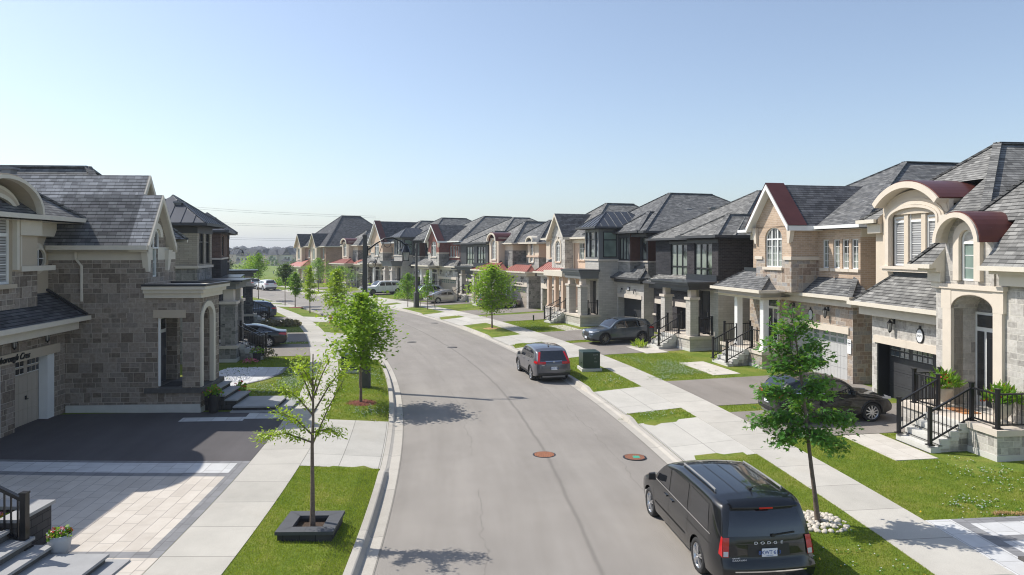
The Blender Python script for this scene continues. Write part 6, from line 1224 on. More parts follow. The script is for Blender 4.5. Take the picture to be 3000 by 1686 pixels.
    def side(s, name, poly, mat, both=True, **k):
        for sg in ((1, -1) if both else (1,)): s.sidepatch(name, poly, mat, sg, **k).build(name, s.e)
    def toppatch(s, name, a0, a1, f0, f1, mat, n=8, off=.006, m_=8, name2=None, taper=0):
        mb = MB(mat); G = [[s.topP(lerp(a0, a1, i / n), lerp(f0, f1, j / m_) * (1 - taper * i / n), off) for j in range(m_ + 1)] for i in range(n + 1)]; mb.loft(G, None, True, False); return mb.build(name, s.e)
    def rearP(s, z, f, off=.008):
        w_ = s.wid(s.L, z); return Vector((interp(z, [q[0] for q in s.rend], [q[1] for q in s.rend]) + .07 * (1 - f * f) + off, w_ * f, z))
    def frontP(s, z, f, off=.008):
        w_ = s.wid(0, z); return Vector((interp(z, [q[0] for q in s.fend], [q[1] for q in s.fend]) - .07 * (1 - f * f) - off, w_ * f, z))
    def endpatch(s, name, z0, z1, f0, f1, mat, rear=True, n=4, m_=8, off=.008, f0t=None, f1t=None, parent=None):
        fn = s.rearP if rear else s.frontP; mb = MB(mat); f0t = f0 if f0t is None else f0t; f1t = f1 if f1t is None else f1t
        G = [[fn(lerp(z0, z1, i / n), lerp(lerp(f0, f0t, i / n), lerp(f1, f1t, i / n), j / m_), off) for j in range(m_ + 1)] for i in range(n + 1)]
        if not rear: G.reverse()
        mb.loft(G, None, True, False); return mb.build(name, parent or s.e)
    def wheel(s, ax, sg):
        r = s.r; y0 = s.W / 2 * .985; t = MB('rubber'); w_ = .21; n = 28
        cir = lambda rad, y: [Vector((ax + rad * cos(2 * pi * k / n), sg * y, r + rad * sin(2 * pi * k / n))) for k in range(n)]
        t.loft([cir(r * .68, y0 - .03), cir(r * .72, y0 - .004), cir(r * .93, y0), cir(r, y0 - .03), cir(r, y0 - w_ + .03), cir(r * .9, y0 - w_)], None, True, True, False); o = t.build('wheel', s.e)
        m = MB('alloy' if s.rimm else 'alloy_dark'); m.loft([cir(r * .70, y0 - .012), cir(r * .66, y0 - .02), cir(r * .62, y0 - .07)], None, True, True); 
        ns = s.spokes
        for k in range(ns):
            a = 2 * pi * k / ns + .3
            for da in ((-.09, .09) if ns <= 7 else (0,)):
                p = (ax + r * .1 * cos(a), sg * (y0 - .025), r + r * .1 * sin(a)); q = (ax + r * .655 * cos(a + da * 1.6), sg * (y0 - .03), r + r * .655 * sin(a + da * 1.6)); m.bar(p, q, .018, None, .02, up=(0, 1, 0))
        m.loft([cir(r * .14, y0 - .015), cir(.005, y0 - .01)], None, True, True); m.build('rim', o); d = MB('black'); d.loft([cir(r * .66, y0 - .075), cir(.01, y0 - .075)], None, False, True); d.build('brake', o)
    def mirror(s, x, z, mat=None):
        for sg in (1, -1): mb = MB(mat or s.p); y = s.wid(s.inv(x, z), z) ; mb.hexa([(x - .06, sg * (y + .03), z), (x + .08, sg * (y + .05), z), (x + .07, sg * (y + .22), z + .01), (x - .02, sg * (y + .22), z + .01)], [(x - .04, sg * (y + .04), z + .15), (x + .07, sg * (y + .06), z + .15), (x + .06, sg * (y + .21), z + .15), (x, sg * (y + .2), z + .15)]); mb.build('mirror', s.e)
    def plate(s, z, txt=None, sub=None, rear=True, w_=.3, full=False):
        p = s.rearP(z, 0, .02) if rear else s.frontP(z, 0, .02); m = MB('plate_white'); m.box(p.x - .006, p.x + .006, -w_ / 2, w_ / 2, z - .075, z + .075); o = m.build('number_plate', s.e)
        rt = (pi / 2, 0, pi / 2) if rear else (pi / 2, 0, -pi / 2); dx = .008 if rear else -.008
        if txt: text(txt, .1, 'plate_blue', 'plate_text', o, (p.x + dx, 0, z - .03), rt, .001, 0, 'CENTER', .95, .001)
        if sub: text(sub, .03, 'plate_blue', 'plate_text', o, (p.x + dx, 0, z - .066), rt, .001)
        return o
    def handles(s, pts, z, mat=None):
        for x in pts:
            for sg in (1, -1): y = s.wid(s.inv(x, z), z); m = MB(mat or s.p); m.box(x - .09, x + .09, sg * y - .01, sg * y + .03 if sg > 0 else sg * y + .01, z - .016, z + .016) if sg > 0 else m.box(x - .09, x + .09, sg * y - .03, sg * y + .01, z - .016, z + .016); m.build('door_handle', s.e)
    def gaps(s, lines, w_=.009):
        m = MB('black')
        for sg in (1, -1):
            for (xa, za), (xb, zb) in lines: k = s.sidepatch('', [(xa - w_ / 2, za), (xa + w_ / 2, za), (xb + w_ / 2, zb), (xb - w_ / 2, zb)], 'black', sg, 1, 8, .003); i = len(m.v); m.v += k.v; m.f += [tuple(q + i for q in f) for f in k.f]; m.m += k.m; m.sm += k.sm
        m.build('door_gap', s.e)
    def arches(s, mat='trim_black', t=.035):
        for ax in (s.axf, s.axr):
            for sg in (1, -1):
                m = MB(mat); P = [(ax + s.r * 1.16 * cos(pi * k / 14 + .0), s.r + s.r * 1.16 * sin(pi * k / 14)) for k in range(15)]; m.tube([(x, sg * (s.wid(s.inv(x, z), z) - .005), z) for x, z in P], t, None, 6); m.build('arch_trim', s.e)
    def rails(s, a0, a1, f=.93, h=.05, mat='vent'):
        for sg in (1, -1): m = MB(mat); P = [s.topP(a0, sg * f, 0)] + [s.topP(lerp(a0, a1, k / 5), sg * f, h) for k in range(6)] + [s.topP(a1, sg * f, 0)]; m.tube(P, .022, None, 6); m.build('roof_rail', s.e)
    def put(s, x, y, rz, z=0):       # rz = heading of the nose (nose points local -x)
        s.e.location = (x, y, z); s.e.rotation_euler = (0, 0, rz + pi); return s.e
    rimm = True; spokes = 9
def smoothinterp(x, xs, ys):
    """Catmull-Rom through the profile points"""
    if x <= xs[0]: return ys[0]
    if x >= xs[-1]: return ys[-1]
    i = 1
    while x > xs[i]: i += 1
    h = xs[i] - xs[i - 1]; t = (x - xs[i - 1]) / h; d = (ys[i] - ys[i - 1]) / h
    m0 = d if i < 2 else .5 * (d + (ys[i - 1] - ys[i - 2]) / (xs[i - 1] - xs[i - 2])); m1 = d if i > len(xs) - 2 else .5 * (d + (ys[i + 1] - ys[i]) / (xs[i + 1] - xs[i]))
    if i > 1 and d * (ys[i - 1] - ys[i - 2]) <= 0: m0 = 0
    if i < len(xs) - 1 and d * (ys[i + 1] - ys[i]) <= 0: m1 = 0
    t2, t3 = t * t, t * t * t; return (2 * t3 - 3 * t2 + 1) * ys[i - 1] + (t3 - 2 * t2 + t) * h * m0 + (-2 * t3 + 3 * t2) * ys[i] + (t3 - t2) * h * m1
SUVTOP = lambda L_, H_: [(0, .72), (.12, .86), (.5, .97), (1.0, 1.04), (1.22, 1.08), (1.75, H_ - .17), (2.1, H_ - .04), (2.6, H_), (L_ - 1.2, H_ - .02), (L_ - .75, H_ - .07), (L_ - .3, H_ - .12), (L_, H_ - .16)]
def car_place(c, fx, fy, rx, ry, off, z=.3, zr=None):
    """front and rear wheel contact points (near side) in world; off = signed shift of the centreline along car left"""
    h = math.atan2(fy - ry, fx - rx); cx, cy = fx + c.axf * cos(h), fy + c.axf * sin(h); nx, ny = -sin(h), cos(h)
    k = .915; cx, cy = fx + c.axf * k * cos(h), fy + c.axf * k * sin(h); c.e.location = (cx + nx * off * k, cy + ny * off * k, z); c.e.rotation_euler = (0, 0, h + pi); c.e.scale = (k, k, k)
    return c.e
# --- black minivan, nearest on the right
Car.spokes = 5
v = Car('minivan', 'black minivan parked at the right kerb in the foreground, seen from behind', 'minivan', 'paint_black', 5.1, 1.98, 1.73,
    [(0, .70), (.12, .82), (.45, .93), (.85, 1.02), (1.05, 1.08), (1.75, 1.55), (2.1, 1.66), (2.7, 1.73), (4.2, 1.72), (4.7, 1.69), (5.1, 1.66)], 1.02, .345, .92, 3.98,
    [(.2, 5.02), (.42, 5.1), (.6, 5.12), (.66, 5.02), (1.02, 4.98), (1.35, 4.88), (1.6, 4.74), (1.75, 4.66)], lean=.13, sill=.27)
v.side('side_window', [(1.35, 1.1), (2.28, 1.07), (2.22, 1.52), (1.86, 1.5)], 'car_glass'); v.side('side_window', [(2.38, 1.07), (3.38, 1.05), (3.3, 1.55), (2.32, 1.54)], 'car_glass'); v.side('side_window', [(3.5, 1.05), (4.5, 1.04), (4.36, 1.5), (3.42, 1.54)], 'car_glass')
v.side('window_trim', [(1.3, 1.045), (4.6, 1.005), (4.6, 1.03), (1.3, 1.075)], 'chrome', nx=14, nz=1, off=.008)
v.toppatch('windshield', 1.12, 1.9, -.93, .93, 'car_glass'); v.endpatch('rear_window', 1.1, 1.56, -.9, .9, 'car_glass', f0t=-.84, f1t=.84, m_=12)
m = MB('paint_black'); P = [v.rearP(1.6, f / 6, .0) for f in range(-5, 6)]; Q = [Vector((p.x + .13, p.y, 1.615)) for p in P]; T = [Vector((p.x - .12, p.y * 1.02, 1.7 - .05 * (p.y / .8) ** 2)) for p in P]
m.loft([T, Q, [q - Vector((.0, 0, .035)) for q in Q], [p - Vector((0, 0, .02)) for p in P]], None, True, False); m.build('spoiler', v.e); m = MB('lamp_red'); m.box(v.rearP(1.6, 0).x + .12, v.rearP(1.6, 0).x + .135, -.13, .13, 1.575, 1.6); m.build('brake_light', v.e)
for sg in (1, -1):
    v.endpatch('tail_light', .74, 1.08, sg * .87, sg * 1.0, 'lamp_red', off=.012) if sg > 0 else v.endpatch('tail_light', .74, 1.08, -1.0, -.87, 'lamp_red', off=.012)
    v.sidepatch('x', [(4.93, .78), (5.04, .74), (4.98, 1.08), (4.93, 1.1)], 'lamp_red', sg, off=.012).build('tail_light', v.e)
    q = v.endpatch('lamp_glass', .75, .84, .88 if sg > 0 else -.98, .98 if sg > 0 else -.88, 'lamp_clear', off=.016)
v.endpatch('bumper_trim', .5, .525, -.78, .78, 'chrome', off=.02, m_=16); v.endpatch('plate_recess', .74, .96, -.46, .46, 'trim_black', off=.006); v.plate(.82, '8XWT·613', 'OAKVILLE')
for i, ch in enumerate('DODGE'): text(ch, .07, 'sign_white', 'badge', v.e, (v.rearP(.985, (i - 2) * .15).x + .006, (i - 2) * .125, .965), (pi / 2, 0, pi / 2), .004, 0, 'CENTER', 1.5)
text('GRAND', .035, 'sign_white', 'badge', v.e, (v.rearP(.68, -.6).x + .012, -.72, .72), (pi / 2, 0, pi / 2), .002, 0, 'LEFT', 1.2); text('CARAVAN', .045, 'sign_white', 'badge', v.e, (v.rearP(.68, -.6).x + .012, -.72, .675), (pi / 2, 0, pi / 2), .002, 0, 'LEFT', 1.3)
v.gaps([((2.33, .32), (2.33, 1.04)), ((1.3, .42), (1.24, 1.06)), ((3.44, .62), (3.46, 1.03))]); v.side('door_gap', [(3.4, .86), (4.7, .84), (4.7, .85), (3.4, .87)], 'black', nx=10, nz=1, off=.003); v.side('side_moulding', [(1.3, .5), (3.3, .5), (3.3, .54), (1.3, .54)], 'paint_black', nx=8, nz=1, off=.016)
v.handles((2.12, 2.5), .93); v.mirror(1.42, 1.06, 'trim_black'); v.rails(2.5, 4.2, .92, .045)
v.toppatch('roof_rib', 2.5, 4.5, -.42, -.405, 'black', m_=1, off=.004); v.toppatch('roof_rib', 2.5, 4.5, .405, .42, 'black', m_=1, off=.004); v.toppatch('roof_rib', 2.5, 4.5, -.01, .01, 'black', m_=1, off=.004)
m = MB('black'); p = v.rearP(1.12, .1, .03); m.bar(p, v.rearP(1.15, .62, .03), .012); m.cbox(p - Vector((0, 0, .03)), .04, .06, .05); m.build('rear_wiper', v.e); m = MB('black'); m.bar(v.topP(4.25, .0, 0), v.topP(4.45, .0, .09), .008); m.cbox(v.topP(4.25, 0, 0), .1, .05, .03); m.build('antenna', v.e)
m = MB('trim_black'); m.box(4.86, 5.1, -.85, .85, .26, .34); m.build('lower_bumper', v.e)
car_place(v, 3.04, 15.87, 3.376, 13.04, -.98, .01)
# --- grey crossover at the right kerb
def suv(name, label, pm, L_=4.6, W_=1.86, H_=1.68, axf=.92, axr=3.58, spokes=5, rim=True, rear='crv', belt=.98, r=.355, group=None, plate=None, clad=True):
    Car.spokes = spokes; Car.rimm = rim
    rend = [(.2, L_ - .1), (.45, L_), (.7, L_ - .01), (1.0, L_ - .04), (1.1, L_ - .12), (1.5, L_ - .48), (1.7, L_ - .6)]
    c = Car(name, label, 'suv', pm, L_, W_, H_, SUVTOP(L_, H_), belt, r, axf, axr, rend, lean=.18, sill=.3, group=group)
    zb, zt = belt + .04, H_ - .19; xr = L_ - .55
    c.side('side_window', [(1.5, zb), (2.32, zb + .01), (2.28, zt), (1.98, zt - .02)], 'car_glass'); c.side('side_window', [(2.42, zb + .01), (3.3, zb + .04), (3.2, zt), (2.36, zt)], 'car_glass'); c.side('side_window', [(3.38, zb + .05), (xr - .1, zb + .14), (xr - .32, zt - .06), (3.28, zt)], 'car_glass')
    c.side('window_trim', [(1.4, zb - .03), (3.75, zb + .05), (3.75, zb + .065), (1.4, zb - .015)], 'chrome', nx=14, nz=1, off=.008)
    c.toppatch('windshield', 1.3, 2.0, -.95, .95, 'car_glass', taper=.04)
    c.endpatch('rear_window', 1.1, 1.5, -.9, .9, 'car_glass', f0t=-.8, f1t=.8, m_=12)
    for sg in (1, -1):
        a_, b_ = (.5, 1.0) if sg > 0 else (-1.0, -.5)
        c.endpatch('tail_light', .92, 1.03, a_, b_, 'lamp_red', off=.014); c.sidepatch('x', [(L_ - .42, .95), (L_ - .04, .93), (L_ - .05, 1.04), (L_ - .34, 1.06)], 'lamp_red', sg, off=.012).build('tail_light', c.e)
        if rear == 'crv': a2, b2 = (.86, 1.0) if sg > 0 else (-1.0, -.86); c.endpatch('tail_light', 1.03, 1.46, a2, b2, 'lamp_red', off=.014, f0t=a2 * .93, f1t=b2 * .93)
        a_, b_ = (.42, .98) if sg > 0 else (-.98, -.42); c.endpatch('headlight', .76, .86, a_, b_, 'lamp_clear', False, off=.012); c.sidepatch('x', [(.03, .78), (.42, .84), (.5, .9), (.06, .88)], 'lamp_clear', sg, off=.01).build('headlight', c.e)
    c.endpatch('grille', .5, .8, -.4, .4, 'trim_black', False, off=.012, f0t=-.48, f1t=.48); c.endpatch('lower_grille', .32, .44, -.6, .6, 'trim_black', False, off=.012)
    c.endpatch('bumper_trim', .38, .5, -.95, .95, 'trim_black', off=.01); c.endpatch('skid_trim', .28, .36, -.7, .7, 'vent', off=.014)
    c.gaps([((2.37, .36), (2.37, zb)), ((1.36, .62), (1.3, zb - .03)), ((3.22, .72), (3.34, zb + .04))]); c.handles((2.18, 3.08), .9); c.mirror(1.55, zb - .02)
    if clad: c.arches(); c.side('sill_trim', [(1.35, .3), (3.15, .3), (3.15, .4), (1.35, .4)], 'trim_black', nx=6, nz=1, off=.01)
    c.plate(.72, plate) if plate or rear else None; c.plate(.42, None, rear=False)
    m = MB('black'); m.hexa([tuple(c.topP(L_ - 1.15, f, 0)) for f in (-.04, .04)] + [tuple(c.topP(L_ - .95, f, 0)) for f in (.04, -.04)], [tuple(c.topP(L_ - 1.0, f, .05)) for f in (-.01, .01)] + [tuple(c.topP(L_ - .95, f, .06)) for f in (.01, -.01)]); m.build('antenna', c.e); return c
c = suv('crossover', 'dark grey crossover parked at the right kerb in mid street, rear toward the camera', 'paint_grey', plate='CXCT·714'); c.endpatch('chrome_bar', 1.035, 1.07, -.52, .52, 'chrome', off=.014); text('H', .1, 'chrome', 'badge', c.e, (c.rearP(1.0, 0).x + .015, 0, .99), (pi / 2, 0, pi / 2), .004, 0, 'CENTER', 1.2); text('CR-V', .055, 'chrome', 'badge', c.e, (c.rearP(.86, -.6).x + .01, -.62, .85), (pi / 2, 0, pi / 2), .002, 0, 'LEFT', 1.3)
car_place(c, .298, 34.78, .831, 32.39, -.92, .02)
c = suv('crossover', 'slate blue grey crossover in the driveway of the dark brick house, nose to the street', 'paint_slate', 4.55, 1.84, 1.66, .9, 3.6, 10, False, 'x', 1.0, .36, plate=None)
car_place(c, 5.54, 42.45, 8.1, 43.35, -.92, .30)
c = suv('crossover', 'black crossover half hidden by the young oak, nose toward the dark garage door', 'paint_black', 4.3, 1.78, 1.63, .85, 3.52, 10, True, 'x', 1.0, .35)
hh = head(22) * 1.05; car_place(c, 11.69, 23.25, 11.69 - 2.67 * cos(hh), 23.25 - 2.67 * sin(hh), .88, .31)
c = suv('crossover', 'dark blue crossover on the left driveway behind the pillar, nose toward the garage', 'paint_blue', spokes=5, group=None)
hh = head(63.4); car_place(c, -19.72 - 2.66 * cos(hh), 57.73 - 2.66 * sin(hh), -19.72, 57.73, -.92, .28)
c = suv('crossover', 'taupe crossover behind the round green maple, nose toward the beige garage', 'paint_taupe', 4.5, 1.84, 1.64, .9, 3.55)
hh = head(65.1); car_place(c, .16, 68.77, .16 - 2.65 * cos(hh), 68.77 - 2.65 * sin(hh), .92, .31)
c = suv('crossover', 'pale blue grey crossover behind the far right lamp post, nose to the street', 'paint_pale', 4.9, 1.92, 1.72, .95, 3.8); c.rails(2.3, 4.2)
hh = head(81); car_place(c, -10.9, 82.1, -10.9 + 2.8 * cos(hh), 82.1 + 2.8 * sin(hh), -.95, .28)
# --- sedans
def sedan(label, pm, L_=4.82, H_=1.46, fast=False, name='sedan', cat='car'):
    Car.spokes = 7; Car.rimm = True
    top = [(0, .66), (.12, .76), (.5, .85), (1.05, .95), (1.3, .99), (2.0, H_ - .06), (2.4, H_), (2.9, H_ - .01), (3.5, H_ - .13), (4.15, 1.1 if not fast else 1.2), (4.4, 1.04 if not fast else 1.12), (L_, 1.0 if not fast else 1.02)]
    c = Car(name, label, cat, pm, L_, 1.83, H_, top, .9, .335, .95, 3.74, [(.2, L_ - .1), (.5, L_), (.9, L_ - .04), (1.05, L_ - .1)], lean=.24, sill=.22, crown=.04)
    c.side('side_window', [(1.65, .95), (2.55, .97), (2.5, 1.28), (2.15, 1.25)], 'car_glass'); c.side('side_window', [(2.63, .97), (3.45, .99), (3.25, 1.22), (2.58, 1.28)], 'car_glass'); c.side('side_window', [(3.5, 1.0), (3.85, 1.03), (3.6, 1.12), (3.32, 1.2)], 'car_glass', nx=3, nz=2)
    c.side('window_trim', [(1.5, .93), (3.95, .985), (3.95, 1.0), (1.5, .945)], 'chrome', nx=14, nz=1, off=.009); c.toppatch('windshield', 1.38, 2.12, -.93, .93, 'car_glass'); c.toppatch('rear_window', 3.3, 4.1, -.9, .9, 'car_glass')
    for sg in (1, -1):
        a_, b_ = (.5, 1.0) if sg > 0 else (-1.0, -.5); c.endpatch('tail_light', .76, .9, a_, b_, 'lamp_red', off=.012); c.sidepatch('x', [(L_ - .5, .82), (L_ - .03, .76), (L_ - .04, .9), (L_ - .4, .92)], 'lamp_red', sg, off=.012).build('tail_light', c.e); c.endpatch('headlight', .64, .74, a_, b_, 'lamp_clear', False, off=.012)
    c.gaps([((2.6, .32), (2.6, .96)), ((1.5, .5), (1.45, .93)), ((3.45, .6), (3.6, .98))]); c.handles((2.38, 3.3), .82, 'chrome'); c.mirror(1.75, .95); c.endpatch('grille', .4, .62, -.4, .4, 'trim_black', False); c.plate(.62); return c
c = sedan('black sedan in the second left driveway, beside the black handrail', 'paint_black'); hh = head(44.9); car_place(c, -13.83 - 2.79 * cos(hh), 41.48 - 2.79 * sin(hh), -13.83, 41.48, -.9, .27)
c = sedan('dark sedan beyond the dark blue crossover, only its tail showing', 'paint_black'); hh = head(66); p = GP(65.6, -9.2); car_place(c, p.x - 2.79 * cos(hh), p.y - 2.79 * sin(hh), p.x, p.y, -.9, .27)
c = sedan('silver fastback crossover on the right driveway behind the staked tree, nose toward the garage', 'paint_silver', 4.9, 1.56, True, 'fastback'); hh = head(74); car_place(c, -7.99 + 2.79 * cos(hh), 75.38 + 2.79 * sin(hh), -7.99, 75.38, .9, .27)
# --- white pickup in the far driveway
Car.spokes = 9; Car.rimm = False
c = Car('large_suv', 'large white suv facing the street in front of the far turret house', 'suv', 'paint_white', 5.8, 2.05, 1.92, [(0, .98), (.12, 1.1), (.6, 1.18), (1.3, 1.22), (1.5, 1.26), (2.1, 1.82), (2.4, 1.91), (4.4, 1.9), (5.2, 1.84), (5.5, 1.7), (5.8, 1.5)], 1.18, .41, 1.05, 4.7, [(.3, 5.75), (.8, 5.8), (1.3, 5.7), (1.85, 5.45)], [(.3, .1), (.6, 0), (1.2, .02)], lean=.14, sill=.42)
c.side('side_window', [(1.95, 1.24), (2.85, 1.24), (2.8, 1.7), (2.3, 1.7)], 'car_glass'); c.side('side_window', [(2.95, 1.24), (3.85, 1.24), (3.75, 1.68), (2.9, 1.7)], 'car_glass'); c.side('side_window', [(3.95, 1.24), (5.0, 1.26), (4.8, 1.62), (3.87, 1.68)], 'car_glass'); c.toppatch('windshield', 1.58, 2.2, -.93, .93, 'car_glass'); c.endpatch('grille', .8, 1.02, -.6, .6, 'trim_black', False); c.gaps([((2.9, .5), (2.9, 1.2)), ((1.85, .6), (1.8, 1.2)), ((3.95, .6), (3.95, 1.2))]); c.mirror(1.95, 1.25); c.arches('paint_white')
for a_, b_ in ((.62, .98), (-.98, -.62)): c.endpatch('headlight', .88, 1.02, a_, b_, 'lamp_clear', False)
hh = head(90); car_place(c, -17.3, 89.2, -17.3 + 3.65 * cos(hh), 89.2 + 3.65 * sin(hh), -1.0, .28)
# --- three cars at the far right kerb
c = suv('crossover', 'white hatchback crossover parked first at the far kerb', 'paint_white', 4.5, 1.84, 1.56, rear='x'); p = SDP(111.3, 2.65); h0 = head(111.3); c.e.location = (p.x - 4.3 * sin(h0), p.y + 4.3 * cos(h0), .03); c.e.rotation_euler = (0, 0, h0 + pi / 2 + pi)
def far_copy(src, label, s_, pm):
    p = SDP(s_, 2.6); h_ = head(s_); k = copytree(src, (p.x, p.y, .03), h_ - pi / 2, label)
    for ch in k.children:
        for i, sl_ in enumerate(ch.material_slots):
            if sl_.material and sl_.material.name.startswith('paint_'): sl_.link = 'OBJECT'; sl_.material = M[pm]
far_copy(c.e, 'white crossover second in the row at the far kerb', 121.8, 'paint_white'); far_copy(c.e, 'dark crossover third in the row at the far kerb', 127.8, 'paint_blue'); far_copy(c.e, 'dark crossover farthest at the kerb, behind the left porch pillar', 134.5, 'paint_black')
# ---------------------------------------------------------------- far subdivision, field, wires
def far_house():
    t = empty('distant_house', (0, 0, 0), 0, 'x', 'house', 'distant houses beyond the field'); m = MB('brick_beige'); m.box(-5.5, 5.5, 0, 12, -1, 6.2, 'precast'); m.box(-5.5, -1.2, -1.6, 0, -1, 6.0, 'stucco'); m.box(1.0, 5.0, -1.2, 0, -1, 3.2); m.build('wall', t)
    r = MB('shingle_dark')
    def hp(x0, x1, y0, y1, z, h):
        w_, d_ = x1 - x0, y1 - y0; k = min(w_, d_) / 2; a, b = ((x0 + k, (y0 + y1) / 2, z + h), (x1 - k, (y0 + y1) / 2, z + h)) if w_ > d_ else (((x0 + x1) / 2, y0 + k, z + h), ((x0 + x1) / 2, y1 - k, z + h))
        c = [(x0, y0, z), (x1, y0, z), (x1, y1, z), (x0, y1, z)]
        for f in ([c[0], c[1], b, a], [c[1], c[2], b], [c[2], c[3], a, b], [c[3], c[0], a]) if w_ > d_ else ([c[0], c[1], a], [c[1], c[2], b, a], [c[2], c[3], b], [c[3], c[0], a, b]): r.poly(f)
    hp(-6, 6, -.5, 12.5, 6.2, 3.6); hp(-5.9, -.8, -2.1, 5, 6.0, 2.4); hp(.6, 5.4, -1.7, .5, 3.2, 1.0)
    r.poly([(1.2, -.5, 6.1), (4.8, -.5, 6.1), (3, 3, 9)], 'brick_beige'); r.poly([(1.0, -.8, 6.0), (3, -.8, 9.2), (3, 5, 9.2), (1.0, 5, 6)]); r.poly([(3, -.8, 9.2), (5, -.8, 6), (5, 5, 6), (3, 5, 9.2)]); r.build('roof', t)
    for x, y, z0, z1 in ((-4.4, -1.62, 3.6, 5.2), (-2.4, -1.62, 3.6, 5.2), (2.2, -.02, 4, 5.3), (3.8, -.02, 4, 5.3), (-3.4, -1.62, .6, 2.4)): w_ = MB('white'); w_.box(x - .7, x + .7, y - .05, y, z0, z1); o = w_.build('window', t); p = MB('pane_dark'); p.box(x - .55, x + .55, y - .07, y - .05, z0 + .15, z1 - .15); p.build('pane', o)
    d = MB('door_grey'); d.box(1.4, 4.6, -1.25, -1.2, -.6, 1.9); d.build('garage_door', t); return t
fh = far_house(); rs = random.Random(4); first = True; nrow = 0
names = ['nearest', 'second', 'third', 'fourth', 'fifth', 'sixth', 'seventh', 'eighth', 'ninth', 'tenth']
for Y, step in ((352, 14.5), (386, 14), (424, 14.5), (466, 15), (515, 15), (570, 16), (640, 17), (720, 18), (815, 20)):
    x0, x1 = -.47 * Y, -.255 * Y; n = int((x1 - x0) / step)
    for k in range(n):
        x = x0 + step * (k + rs.uniform(.3, .7)); lab = 'distant house %s from the left in the %s row beyond the field' % (['first', 'second', 'third', 'fourth', 'fifth', 'sixth', 'seventh', 'eighth', 'ninth', 'tenth', 'eleventh', 'twelfth'][min(11, k)], names[nrow]); rz = rs.choice((0, .15, -.2, .35, .1, 0))
        loc = (x, Y + rs.uniform(-3, 3), gz(Y) + .3); s_ = rs.uniform(.92, 1.08)
        if first: fh.location = loc; fh.rotation_euler = (0, 0, rz); fh['label'] = lab; fh.scale = (s_,) * 3; first = False
        else:
            c = copytree(fh, loc, rz, lab, scale=s_)
            if rs.random() < .5: c.scale = (-s_, s_, s_)
    nrow += 1
for x, y, w_, h, lab in ((-1010, 1900, 60, 17, 'tallest pale apartment block on the left of the skyline'), (-965, 1950, 70, 12, 'stepped apartment block right of the tallest one'), (-905, 2000, 45, 7, 'low apartment block at the right of the skyline group'), (-555, 2000, 24, 17, 'small pale tower on the skyline behind the corner house')):
    t = empty('apartment_block', (x, y, 0), .1, lab, 'apartment block'); m = MB('far_block'); m.box(-w_ / 2, w_ / 2, 0, 25, -5, h + 6); m.box(-w_ / 4, w_ / 4, 2, 20, h + 6, h + 9); m.build('wall', t); p = MB('pane_dark')
    for k in range(int(w_ / 6)):
        for j in range(int((h + 6) / 4)): p.box(-w_ / 2 + 1.5 + k * 6, -w_ / 2 + 4.5 + k * 6, -.1, 0, 2 + j * 4, 4 + j * 4)
    p.build('window', t)
for k in range(9):   # tree belts between the rows
    Y = rs.choice((335, 405, 445, 540, 680, 980)); x = rs.uniform(-.45, -.26) * Y; plant((x, Y, gz(Y)), 'dark tree clump number %d among the distant roofs' % (k + 1) if False else 'dark tree clump among the distant roofs', 70, 4, 5.5, 'leaf_deep', 1.4, None, 0, 'distant_tree', 'tree', 'distant trees')
for k in range(46):   # hedge and scrub along the field edge
    x, y = rs.uniform(-125, -40), rs.uniform(150, 250)
    plant((x, y, gz(y) - .2), 'scrub bush in the field beyond the houses', 90, rs.uniform(1.5, 3.5), rs.uniform(1.2, 3.2), rs.choice(('leaf_mid', 'leaf_maple', 'leaf_lime', 'leaf_deep')), .7, None, 0, 'field_shrub', 'shrub', 'scrub bushes in the field')
for y, h in ((165, 1.6), (262, 2.2)):
    t = empty('field_fence', (-95, y, gz(y)), 0, ('low' if h < 2 else 'tall') + ' grey wire fence across the field', 'fence'); m = MB('fence_grey')
    for k in range(30): m.box(k * 4 - 40, k * 4 - 39.88, 0, .1, -.2, h)
    for z in (.3, h * .5, h): m.box(-40, 80, .03, .06, z - .03, z + .03)
    m.build('posts', t)
for k, (za, zb, lab) in enumerate(((40, 27.5, 'highest pair of power lines across the sky'), (29.3, 20.5, 'middle pair of power lines across the sky'), (19, 12, 'lowest pair of power lines across the sky'))):
    t = empty('power_lines', (0, 0, 0), 0, lab, 'power lines', 'power lines over the field'); m = MB('cable')
    for dz in (0, 1.2): m.tube([(-290 + 22 * j, 430 + j * 6, za + dz + (zb - za) * (j / 9) - 2.5 * sin(pi * j / 9)) for j in range(10)], .06, None, 4)
    m.build('cable', t)
